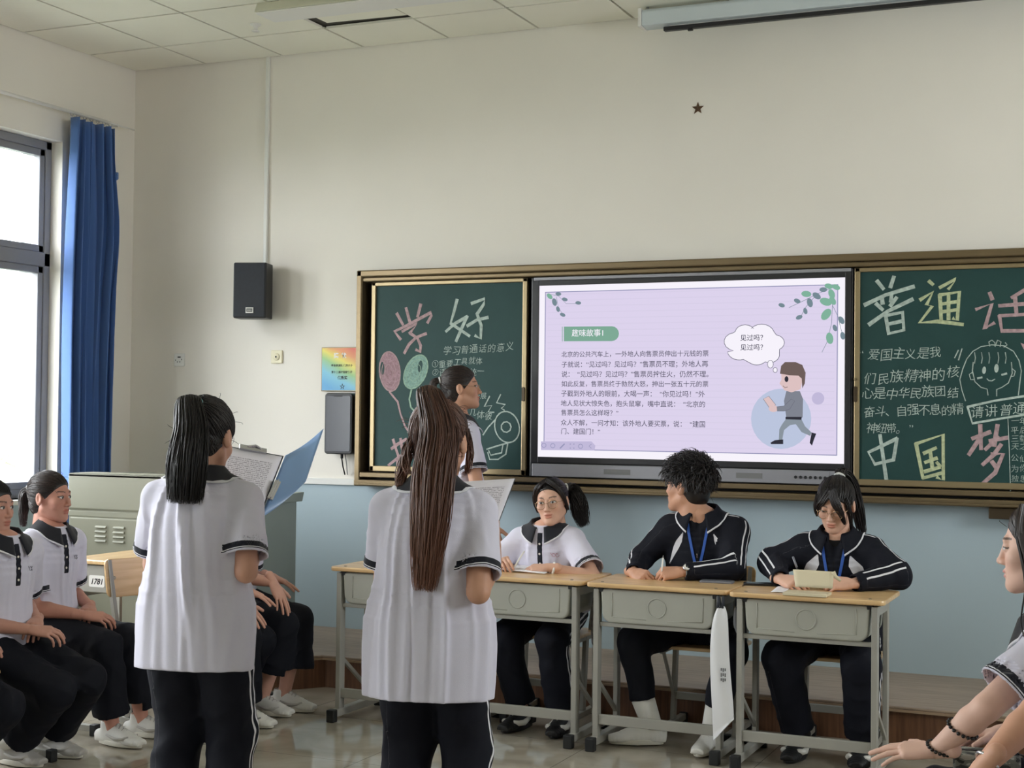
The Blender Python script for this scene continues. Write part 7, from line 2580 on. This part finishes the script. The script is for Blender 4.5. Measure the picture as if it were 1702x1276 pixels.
# girl at the desk in a white polo, looking towards us
if want('D1'):
    n1 = on_y(914, 884, 6.80)
    pe = V(n1[0] - 0.01, YD + 0.01, 0.525)
    r_ = V(-1, 0, 0)
    J = person('girl in white polo and round glasses seated at the desk with open papers', dict(
        base=(pe[0], pe[1], 0), pelvis=pe, face=180, lean=9, hface=174, hpitch=-3, hroll=-7, head=on_y(917, 834, 6.79), sc=0.97, side=2,
        wrR=on_y(836, 938, 6.60), wrL=on_y(913, 943, 6.56), poleR=V(-1, 0.5, -0.6), poleL=V(1, 0.1, -0.5),
        handR=(unit(V(0.28, -0.65, 0.25)), unit(V(-0.5, 0.15, 0.75)), 'pinch'), handL=(unit(V(-1, -0.12, -0.06)), unit(V(0, -0.25, 1)), 'rest'),
        anR=V(-2.83, 6.58, 0.078), anL=V(-2.62, 6.575, 0.078), kpR=V(-0.15, -1, 0.5), kpL=V(0.12, -1, 0.5), toeR=190, toeL=174,
        skin=SKIN, seed=41, hem=0.04, ease=0.026, afold=0.008, sleeve=0.80, slr=0.078, glasses=dict(rz=0.0225), shoe='sole_black', sole='sole_black', lace='sole_white', patch='shoe_white', eye=0.82, loose=1.12, hemr=0.07, mouth=0.3,
        hair=dict(kind='pony', line=(0.80, -0.60, 0.03, -0.006), knot=(-0.055, -0.095, 0.055), n=680, tail=[('h', (-0.055, -0.095, 0.055)), ('h', (-0.085, -0.115, 0.05)), ('h', (-0.108, -0.11, -0.01)), ('h', (-0.118, -0.10, -0.08)), ('h', (-0.135, -0.085, -0.15))], tw=[0.022, 0.036, 0.042, 0.038, 0.022], tn=420, tr=0.0022, flat=0.8, wave=0.014, uneven=0.3, tie='hair_tie_white', tie_at=0.05, stray=60, locks=[dict(p=[(0.0, 0.05, 0.118), (s_ * 0.045, 0.066, 0.090), (s_ * 0.073, 0.050, 0.045), (s_ * 0.083, 0.022, -0.01), (s_ * 0.083, -0.005, -0.05)], w=[0.012, 0.012, 0.010, 0.007, 0.002], n=60, flat=0.5) for s_ in (-1, 1)])))
    w_ = on_y(913, 943, 6.56); el = J['elL'] + J['base']; ax = unit(el - w_)
    b = MB(); R = rot_to(ax); c = w_ + ax * 0.02 - J['base']
    b.tube([c + 0.027 * (R[:, 0] * math.cos(a) + R[:, 1] * math.sin(a)) for a in np.linspace(0, 2 * PI, 21)[:-1]], 0.006, 8, closed=True)
    b.build('wrist_band', 'hair_tie_white', J['body'], True)
    tp = J['tips']['R'][0]; tip = (tp[0] + tp[4]) / 2 + J['base']
    pr = empty('pen', tuple(tip), 0, 'slim pen held by the girl in a white polo at the desk', 'pen')
    dr = unit(V(0.35, 0.2, 0.65))
    b = MB(); b.tube([-dr * 0.03, dr * 0.10], 0.0042, 8); b.build('barrel', 'white_plastic', pr, True)
    b = MB(); b.tube([-dr * 0.045, -dr * 0.03], [0.001, 0.004], 8); b.build('pen_tip', 'ink', pr, True)
    place_chair(pe[0], YD - 0.01, ang(180), 'wooden school chair the girl in a white polo sits on at the desk')

# boy in the track jacket
if want('B2'):
    n1 = on_y(1168, 872, 6.80)
    pe = V(n1[0] + 0.0, YD + 0.01, 0.53)
    J = person('boy with tousled black hair in a dark track jacket looking over at the screen', dict(
        base=(pe[0], pe[1], 0), pelvis=pe, face=180, lean=8, hface=-76, hpitch=2, hroll=0, head=on_y(1144, 808, 6.80), sc=1.0, male=True, top='jacket', hunch=0.03, torso=0.54, hs=1.06,
        wrR=on_y(1053, 952, 6.60), wrL=on_y(1134, 950, 6.58), elR=on_y(1066, 928, 6.80), elL=on_y(1217, 945, 6.70),
        handR=(unit(V(0.75, -0.62, -0.08)), unit(V(-0.5, -0.45, 0.75)), 'clasp'), handL=(unit(V(-0.9, -0.4, -0.08)), unit(V(0.35, -0.5, 0.8)), 'clasp'),
        anR=V(-2.16, 6.50, 0.082), anL=V(-1.865, 6.52, 0.082), kpR=V(-0.55, -1, 0.5), kpL=V(0.55, -1, 0.5), toeR=248, toeL=182,
        skin=SKIN_TAN, seed=53, ease=0.030, shoe='shoe_white', sole='sole_white', sock='sock_white', loose=1.05, hemr=0.060, them=0.13, trousers='trouser_plain', brow=0.85, eye=0.8, fout=0.9, fup=0.5,
        hair=dict(kind='short', vol=1.03, n=2300, len=0.058, line=(0.80, -0.60, 0.02, 0.012), nape=-0.075, zmin=0.0, stray=120)))
    lanyard(J, 0.22)
    w_ = J['wrL']; ax = unit(J['elL'] - w_); R = rot_to(ax, UP)
    c = w_ + ax * 0.018
    b = MB(); b.tube([c + 0.0285 * (R[:, 0] * math.cos(a) + R[:, 1] * math.sin(a)) for a in np.linspace(0, 2 * PI, 21)[:-1]], 0.007, 8, closed=True)
    wt = b.build('wristwatch', 'grey_plastic', J['body'], True)
    fd = unit(V(-0.1, -0.75, 0.6)); fd = unit(fd - (fd @ ax) * ax)
    b = MB(); b.lathe([(0.019, 0), (0.019, 0.007), (0.016, 0.009)], c + fd * 0.026, rot_to(fd), 20); b.build('watch_case', 'chrome', wt, True)
    b = MB(); b.lathe([(0.0155, 0), (0.0155, 0.001)], c + fd * 0.0352, rot_to(fd), 20); b.build('dial', 'white_plastic', wt)
    tp = J['tips']['L'][0]; tip = (J['tips']['L'][2] + J['base']) + V(-0.085, -0.045, 0.012)
    pr = empty('pen', tuple(tip), 0, 'small white pen poking up from the clasped hands of the boy', 'pen')
    dr = unit(V(0.12, -0.1, 1))
    b = MB(); b.tube([-dr * 0.05, dr * 0.055], 0.004, 8); b.build('barrel', 'white_plastic', pr, True)
    b = MB(); b.tube([dr * 0.055, dr * 0.066], [0.003, 0.0015], 8); b.build('button', 'grey_plastic', pr, True)
    place_chair(pe[0], YD - 0.01, ang(180), 'wooden school chair under the boy in the dark jacket')

# girl with glasses writing
if want('D3'):
    n1 = on_y(1392, 897, 6.80)
    pe = V(n1[0] + 0.0, YD + 0.01, 0.53)
    J = person('girl in a dark track jacket and round glasses looking down at a notebook', dict(
        base=(pe[0], pe[1], 0), pelvis=pe, face=180, lean=10, hface=186, hpitch=-24, hroll=3, head=on_y(1389, 838, 6.76), sc=1.0, top='jacket', hunch=0.03, bulk=1.12,
        wrR=on_y(1298, 963, 6.54), wrL=on_y(1416, 970, 6.54), elR=on_y(1284, 934, 6.78), elL=on_y(1490, 955, 6.72),
        handR=(unit(V(0.72, -0.5, -0.02)), unit(V(-0.45, -0.45, 0.7)), 'pinch'), handL=(unit(V(-0.88, -0.4, 0.05)), unit(V(0.2, -0.65, 0.65)), 'grip'),
        anR=V(-1.47, 6.60, 0.078), anL=V(-1.19, 6.60, 0.078), kpR=V(-0.3, -1, 0.5), kpL=V(0.2, -1, 0.5), toeR=184, toeL=178,
        skin=SKIN, seed=61, ease=0.036, glasses=dict(rz=0.021), shoe='sole_black', sole='sole_black', patch='shoe_white', sock='sock_black', loose=1.18, hemr=0.068, wedge=0.03, eye=0.35, gdown=0.002, fout=0.9, fup=0.6, vneck=0.2,
        hair=dict(kind='pony', knot=(0.0, -0.085, 0.098), n=680, vol=1.02, tail=[('h', (0, -0.085, 0.098)), ('h', (0.0, -0.13, 0.105)), ('h', (-0.03, -0.155, 0.03)), ('h', (-0.06, -0.14, -0.09)), ('h', (-0.085, -0.10, -0.20))], tw=[0.020, 0.03, 0.036, 0.03, 0.016], tn=220, tie='hair_tie_white', tie_at=0.05, stray=50,
                  locks=[dict(p=[(-0.005, 0.062, 0.105), (-0.03, 0.093, 0.055), (-0.05, 0.095, 0.01), (-0.062, 0.083, -0.055)], w=[0.02, 0.022, 0.016, 0.004], n=110, flat=0.35),
                         dict(p=[(0.0, 0.062, 0.105), (0.03, 0.09, 0.06), (0.06, 0.078, 0.02), (0.075, 0.055, -0.04)], w=[0.016, 0.016, 0.012, 0.004], n=70, flat=0.35),
                         dict(p=[(-0.06, 0.045, 0.06), (-0.078, 0.05, 0.0), (-0.08, 0.045, -0.08)], w=[0.012, 0.012, 0.005], n=50),
                         dict(p=[(0.07, 0.03, 0.06), (0.084, 0.035, 0.0), (0.08, 0.04, -0.05)], w=[0.012, 0.01, 0.003], n=40)])))
    lanyard(J, 0.24)
    # notebook: open pages on the desk, a leaf held up
    q = [on_z(1300, 985, 0.776), on_z(1375, 986, 0.776), on_z(1378, 976, 0.776), on_z(1312, 974, 0.776)]
    cc = np.mean(q, 0)
    nbk = empty('notebook', (cc[0], cc[1], 0.7655), 0, 'thick cream notebook held open by the girl in the dark jacket', 'notebook')
    L0 = V(cc[0], cc[1], 0.7655)
    b = MB(); x0, x1 = q[0][0], q[1][0] + 0.01; y0, y1 = q[0][1] + 0.005, q[0][1] + 0.12
    b.rng(x0 - L0[0], x1 - L0[0], y0 - L0[1], y1 - L0[1], 0.0, 0.012)
    b.build('page_block', 'kraft_page', nbk, bevel=0.002)
    tl, tr_ = on_y(1318, 946, y0 + 0.05), on_y(1386, 950, y0 + 0.05)
    bl, br_ = on_y(1322, 975, y0 + 0.02), on_y(1384, 978, y0 + 0.02)
    sheet('raised_page', [bl, br_, tr_, tl], 'kraft_page', nbk, 0.002, 8, 6, 0.002, L0)
    b = MB(); b.tube([tr_ + V(-0.004, 0.0, 0.0) - L0, tr_ + V(0.006, 0.0, -0.02) - L0, tr_ + V(0.03, -0.01, -0.035) - L0], [0.010, 0.009, 0.006], 10)
    b.build('curled_corner', 'kraft_page', nbk, True)
    pq = [on_z(1281, 984, 0.7665), on_z(1304, 985, 0.7665), on_z(1318, 973, 0.7665), on_z(1296, 972, 0.7665)]
    lo_ = V(*np.mean(pq, 0)); lo_[2] = 0.7655
    sheet('loose_leaf', [c + V(0, 0, 0.001) for c in pq], 'paper', nbk, 0.001, 4, 4, 0.001, L0)
    a_, c_ = on_y(1318, 925, 6.50), on_y(1334, 970, 6.47)
    pr = empty('pen', tuple((a_ + c_) / 2), 0, 'black pen with clear cap in the hand of the girl with the notebook', 'pen')
    o = (a_ + c_) / 2
    b = MB(); b.tube([a_ - o, (a_ - o) * 0.2], 0.005, 8); b.build('cap', 'phone_grey', pr, True)
    b = MB(); b.tube([(a_ - o) * 0.2, (c_ - o) * 0.8, c_ - o], [0.0045, 0.0042, 0.001], 8); b.build('barrel', 'ink', pr, True)
    place_chair(pe[0], YD - 0.01, ang(180), 'wooden school chair under the girl with the notebook')

# seated row along the window side
def side_girl(label, nbp, hcp, pelz, head, hface, wr, hands, ank, toes, kp, chair_lab, **kw):
    f_ = heading(head); r_ = np.cross(f_, UP)
    ln = kw.pop('lean', 6)
    pe = V(nbp[0], nbp[1], pelz) - f_ * 0.47 * math.sin(math.radians(ln))
    P = dict(base=(pe[0], pe[1], 0), pelvis=pe, face=head, lean=ln, hface=hface, head=hcp, wrR=wr[0], wrL=wr[1], poleR=r_ * 0.45 - f_ * 0.7 - UP * 0.6, poleL=-r_ * 0.45 - f_ * 0.7 - UP * 0.6,
             handR=hands[0], handL=hands[1], anR=ank[0], anL=ank[1], toeR=toes[0], toeL=toes[1], kpR=kp[0], kpL=kp[1], sc=0.98, ease=0.026, hem=-0.06, sleeve=0.78, slr=0.08, afold=0.008, emblem='emblem_grey', trousers='trouser_plain', loose=1.12, hemr=0.08, them=0.07, lace='shoe_grey', patch='shoe_grey', pr=0.5)
    cha, chs = kw.pop('cha', 0), kw.pop('chs', (0, 0, 0))
    P.update(kw)
    J = person(label, P)
    c = pe - f_ * 0.02 + V(*chs)
    place_chair(c[0], c[1], ang(head + cha), chair_lab)
    return J
clR = lambda f_, r_: (unit(f_ * 0.75 - r_ * 0.65 - UP * 0.12), unit(UP * 0.8 + r_ * 0.45), 'rest')
clL = lambda f_, r_: (unit(f_ * 0.6 + r_ * 0.8 - UP * 0.12), unit(UP * 0.9 - r_ * 0.2), 'rest')

if want('L2'):
    hd = 92; f_ = heading(hd); r_ = np.cross(f_, UP)
    J = side_girl('girl in white polo seated in profile before the cream lectern, hands in her lap', D(87, 886, 6.78), D(84, 826, 6.80), 0.525, hd, 82,
                  (D(138, 1022, 6.66), D(150, 1008, 6.86)), (clR(f_, r_), clL(f_, r_)), (V(-4.37, 5.40, 0.078), V(-4.36, 5.60, 0.078)), (94, 84), (f_ * 1 + UP * 0.6, f_ + UP * 0.6), 'school chair under the seated girl nearest the cream lectern',
                  skin=rgb(196, 142, 124)[:3], seed=71, hpitch=-2,
                  hair=dict(kind='pony', mat='hair_dark_brown', knot=(0.0, -0.112, 0.03), n=680, tail=[('h', (0, -0.11, 0.035)), ('h', (0, -0.145, 0.01)), ('h', (0.0, -0.145, -0.07)), ('h', (0, -0.14, -0.15))], tw=[0.018, 0.026, 0.026, 0.012], tn=160, tie='hair_tie_white', tie_at=0.1, stray=70))
if want('L1'):
    hd = 94; f_ = heading(hd); r_ = np.cross(f_, UP)
    J = side_girl('girl in white polo at the left edge with long hair over her shoulder', D(8, 900, 6.27), D(-14, 842, 6.29), 0.525, hd, 84,
                  (D(48, 1046, 6.18), D(62, 1030, 6.34)), (clR(f_, r_), clL(f_, r_)), (V(-4.52, 4.915, 0.078), V(-4.48, 5.105, 0.078)), (90, 84), (f_ * 1 + UP * 0.6, f_ + UP * 0.6), 'school chair under the girl at the left edge of the picture',
                  skin=rgb(200, 150, 132)[:3], seed=73, hpitch=-4, shoe='shoe_grey', sock='sock_white',
                  hair=dict(kind='pony', mat='hair_black', knot=(0.0, -0.112, 0.03), n=600, tail=[('h', (0, -0.11, 0.035)), ('h', (-0.03, -0.13, 0.0)), ('h', (-0.08, -0.08, -0.08)), ('h', (-0.075, 0.02, -0.15)), ('h', (-0.06, 0.06, -0.24))], tw=[0.018, 0.026, 0.034, 0.034, 0.016], tn=220, stray=50, wave=0.014,
                            locks=[dict(p=[(0.07, -0.05, -0.05), (0.08, 0.0, -0.12), (0.07, 0.06, -0.17), (0.05, 0.08, -0.25)], w=[0.02, 0.03, 0.03, 0.01], n=120, wave=0.012)]))
if want('L0'):
    hd = 94; f_ = heading(hd); r_ = np.cross(f_, UP)
    n0 = D(8, 900, 6.27) + V(-0.02, -0.46, 0.0)
    J = side_girl('person seated at the left edge, only knees and grey shoe inside the picture', n0, n0 + V(0.02, 0, 0.17), 0.525, hd, 90,
                  (n0 + V(0.30, -0.06, -0.34), n0 + V(0.30, 0.08, -0.34)), (clR(f_, r_), clL(f_, r_)), (V(-4.56, 4.45, 0.078), V(-4.56, 4.63, 0.078)), (90, 88), (f_ * 1 + UP * 0.6, f_ + UP * 0.6), 'school chair of the person cut off by the left edge',
                  skin=rgb(206, 156, 138)[:3], seed=79, shoe='shoe_grey', hh=0.005, hhand=0.004, hair=dict(kind='pony', n=260, tail=[('h', (0, -0.11, 0.035)), ('h', (0, -0.145, 0.01)), ('h', (0.0, -0.145, -0.12))], tw=[0.018, 0.026, 0.012], tn=100, stray=0))
flatR = (unit(V(0.92, -0.25, -0.28)), unit(V(0.25, -0.1, 1)), 'flat')
if want('HA'):
    hd = 86; f_ = heading(hd); r_ = np.cross(f_, UP)
    J = side_girl('seated girl mostly hidden behind the clipboard reader, hand on her dark trousers', V(-4.36, 5.93, 0.985), V(-4.33, 5.93, 1.15), 0.525, hd, 90,
                  (D(400, 998, 7.0), V(-4.07, 6.02, 0.66)), ((unit(V(0.72, 0.0, -0.6)), unit(V(0.55, -0.25, 0.75)), 'flat'), (unit(V(0.9, 0.1, -0.3)), unit(V(0.3, 0.1, 0.9)), 'flat')), (V(-4.075, 6.02, 0.078), V(-4.26, 6.14, 0.078)), (92, 88), (f_ * 1 + UP * 0.6, f_ + UP * 0.6), 'school chair beside the sideways desk, behind the clipboard reader',
                  skin=rgb(206, 158, 140)[:3], seed=83, cha=24, chs=(-0.03, -0.05, 0), hh=0.005, patch='grey_plastic', them=0.05, carve=False, hair=dict(kind='pony', n=300, tail=[('h', (0, -0.11, 0.035)), ('h', (0, -0.145, 0.01)), ('h', (0.0, -0.145, -0.12))], tw=[0.018, 0.026, 0.012], tn=100, stray=0))
if want('HB'):
    hd = 88; f_ = heading(hd); r_ = np.cross(f_, UP)
    J = side_girl('seated girl behind the clipboard reader with wide black culottes and white trainers', V(-4.38, 6.38, 0.985), V(-4.34, 6.38, 1.15), 0.525, hd, 90,
                  (D(454, 968, 7.20), V(-4.24, 6.50, 0.67)), ((unit(V(0.55, -0.05, -0.83)), unit(V(0.83, -0.15, 0.5)), 'flat'), (unit(V(0.9, 0.1, -0.3)), unit(V(0.3, 0.1, 0.9)), 'flat')), (V(-4.14, 6.28, 0.078), V(-4.10, 6.42, 0.078)), (92, 88), (f_ * 1 + UP * 0.6, f_ + UP * 0.6), 'school chair nearest the splayed end of the podium',
                  skin=rgb(206, 158, 140)[:3], seed=89, hh=0.005, hemr=0.115, them=0.16, loose=1.1, carve=False, hair=dict(kind='pony', n=300, tail=[('h', (0, -0.11, 0.035)), ('h', (0, -0.145, 0.01)), ('h', (0.0, -0.145, -0.12))], tw=[0.018, 0.026, 0.012], tn=100, stray=0))

# women at the right edge
if want('R1'):
    d = 3.85
    hd = -88; f_ = heading(hd); r_ = np.cross(f_, UP)
    nb1 = D(1738, 1012, d + 0.03)
    pe = V(nb1[0] + 0.10, nb1[1] + 0.02, 0.55)
    J = person('woman in white polo seated in profile at the right edge, beaded bracelets on her wrist', dict(
        base=(pe[0], pe[1], 0), pelvis=pe, face=hd, lean=12, hface=-86, hpitch=-4, head=D(1728, 912, d), sc=1.0,
        wrL=D(1556, 1246, 3.80), elL=D(1640, 1176, 3.72), wrR=D(1668, 1216, 4.02), poleL=V(0.5, -0.6, -0.9), poleR=V(0.4, 0.6, -0.8),
        handL=(unit(V(-0.93, 0.1, -0.12)), unit(V(-0.25, -0.25, 0.93)), 'flat'), handR=(unit(V(-0.8, -0.3, -0.2)), unit(V(0, 0.4, 0.8)), 'rest'),
        anL=pe * V(1, 1, 0) + V(-0.42, -0.08, 0.078), anR=pe * V(1, 1, 0) + V(-0.40, 0.12, 0.078),
        skin=SKIN_PALE, seed=97, hem=-0.05, ease=0.026, sleeve=0.72, slr=0.08, awr=0.0004, cuffd=0.022, hh=0.0024, hhand=0.0022, eye=0.55, lip=(0.62, 0.26, 0.24), front=False, trousers='trouser_plain',
        hair=dict(kind='long', mat='hair_dark_brown', n=330, len=0.34, line=(0.80, -0.60, 0.03, 0.006), fwd=0.0, stray=30, locks=[dict(p=[(-0.04, 0.03, 0.11), (-0.085, 0.035, 0.05), (-0.097, 0.022, -0.02), (-0.094, 0.018, -0.09), (-0.075, 0.03, -0.20)], w=[0.02, 0.022, 0.022, 0.02, 0.008], n=160, flat=0.5)])))
    for k, rr in enumerate((0.030, 0.036)):
        ax = unit(J['elL'] - J['wrL']); R = rot_to(ax); c = J['wrL'] + ax * (0.012 + 0.085 * k) - V(0, 0, 0.002)
        b = MB()
        for a in np.linspace(0, 2 * PI, 19)[:-1]:
            q = c + (rr * (1.02 if k else 0.98)) * (R[:, 0] * math.cos(a) + R[:, 1] * math.sin(a)) + ax * 0.012 * math.cos(a)
            b.lathe([(0.001, -0.005), (0.0042, -0.0035), (0.0055, 0), (0.0042, 0.0035), (0.001, 0.005)], q, None, 8)
        b.build('bracelet', 'bead_black', J['body'], True)
    eh = J['hc'] + J['hs'] * (J['HR'] @ V(-0.086, -0.01, -0.036))
    b = MB(); b.lathe([(0.001, -0.006), (0.006, -0.004), (0.0075, 0), (0.006, 0.004), (0.001, 0.006)], eh, None, 12); b.build('earring', 'pearl', J['body'], True)
    # camouflage pouch in her lap
    m = principled('camouflage', rgb(120, 122, 112), 0.8)
    nt, N, L, bs = nodes_of(m)
    tc = N.new('ShaderNodeTexCoord'); mp = N.new('ShaderNodeMapping'); mp.inputs['Scale'].default_value = (14, 14, 30); L.new(tc.outputs['Object'], mp.inputs[0])
    nz = N.new('ShaderNodeTexNoise'); nz.inputs['Scale'].default_value = 2.0; nz.inputs['Detail'].default_value = 2; L.new(mp.outputs[0], nz.inputs['Vector'])
    cr = N.new('ShaderNodeValToRGB'); cr.color_ramp.interpolation = 'CONSTANT'
    cr.color_ramp.elements[0].color = rgb(52, 54, 52); cr.color_ramp.elements[1].position = 0.47; cr.color_ramp.elements[1].color = rgb(112, 114, 106)
    q = cr.color_ramp.elements.new(0.58); q.color = rgb(168, 166, 156)
    L.new(nz.outputs['Fac'], cr.inputs[0]); L.new(cr.outputs[0], bs.inputs['Base Color'])
    cp_ = D(1640, 1262, 3.86)
    pc = empty('lap_pouch', tuple(cp_), 0.1, 'camouflage patterned zip pouch on the lap of the woman with bracelets', 'pouch')
    b = MB(); b.prism(round_rect(0.17, 0.12, 0.02), (0, 0, -0.03), (1, 0, 0), (0, 1, 0), (0, 0, 1), 0.05); b.build('pouch_body', 'camouflage', pc, bevel=0.012, seg=3)
    b = MB(); b.tube([(-0.08, 0, 0.021), (0.08, 0, 0.021)], 0.003, 6); b.tube([(0.08, 0, 0.021), (0.095, -0.01, 0.018)], 0.003, 6); b.build('zip', 'phone_black', pc, True)
    place_chair(pe[0] + 0.0, pe[1], ang(hd), 'school chair under the woman with beaded bracelets')
if want('R2'):
    d = 3.25
    hd = -86; f_ = heading(hd); r_ = np.cross(f_, UP)
    w2_ = D(1636, 1272, d)
    nb1 = w2_ + V(0.36, 0.06, 0.30)
    pe = V(nb1[0] + 0.06, nb1[1], 0.56)
    J = person('person at the bottom right corner, only a forearm with a bracelet in the picture', dict(
        base=(pe[0], pe[1], 0), pelvis=pe, face=hd, lean=7, hface=-86, sc=1.0,
        wrL=w2_, elL=D(1724, 1182, 3.32), wrR=w2_ + V(0.12, 0.18, -0.16), poleL=V(0.7, -0.5, 0.1), poleR=V(0.6, 0.6, -0.5),
        handL=(unit(V(-0.62, 0.15, -0.75)), unit(V(-0.7, -0.3, 0.6)), 'rest'), handR=(unit(V(-0.9, 0, -0.3)), unit(V(-0.2, 0.2, 0.9)), 'rest'),
        anL=pe * V(1, 1, 0) + V(-0.42, -0.1, 0.078), anR=pe * V(1, 1, 0) + V(-0.42, 0.1, 0.078),
        skin=rgb(216, 166, 140), seed=101, hem=-0.05, sleeve=0.62, hh=0.005, front=False, trousers='trouser_plain',
        hair=dict(kind='pony', n=260, tail=[('h', (0, -0.11, 0.035)), ('h', (0, -0.145, 0.01)), ('h', (0.0, -0.145, -0.12))], tw=[0.018, 0.026, 0.012], tn=100, stray=0)))
    ax = unit(J['elL'] - J['wrL']); R = rot_to(ax); c = J['wrL'] + ax * 0.01
    b = MB(); b.tube([c + 0.029 * (R[:, 0] * math.cos(a) + R[:, 1] * math.sin(a)) for a in np.linspace(0, 2 * PI, 21)[:-1]], 0.004, 8, closed=True)
    b.build('bracelet', 'chrome', J['body'], True)
    place_chair(pe[0], pe[1], ang(hd), 'school chair of the person at the bottom right corner')
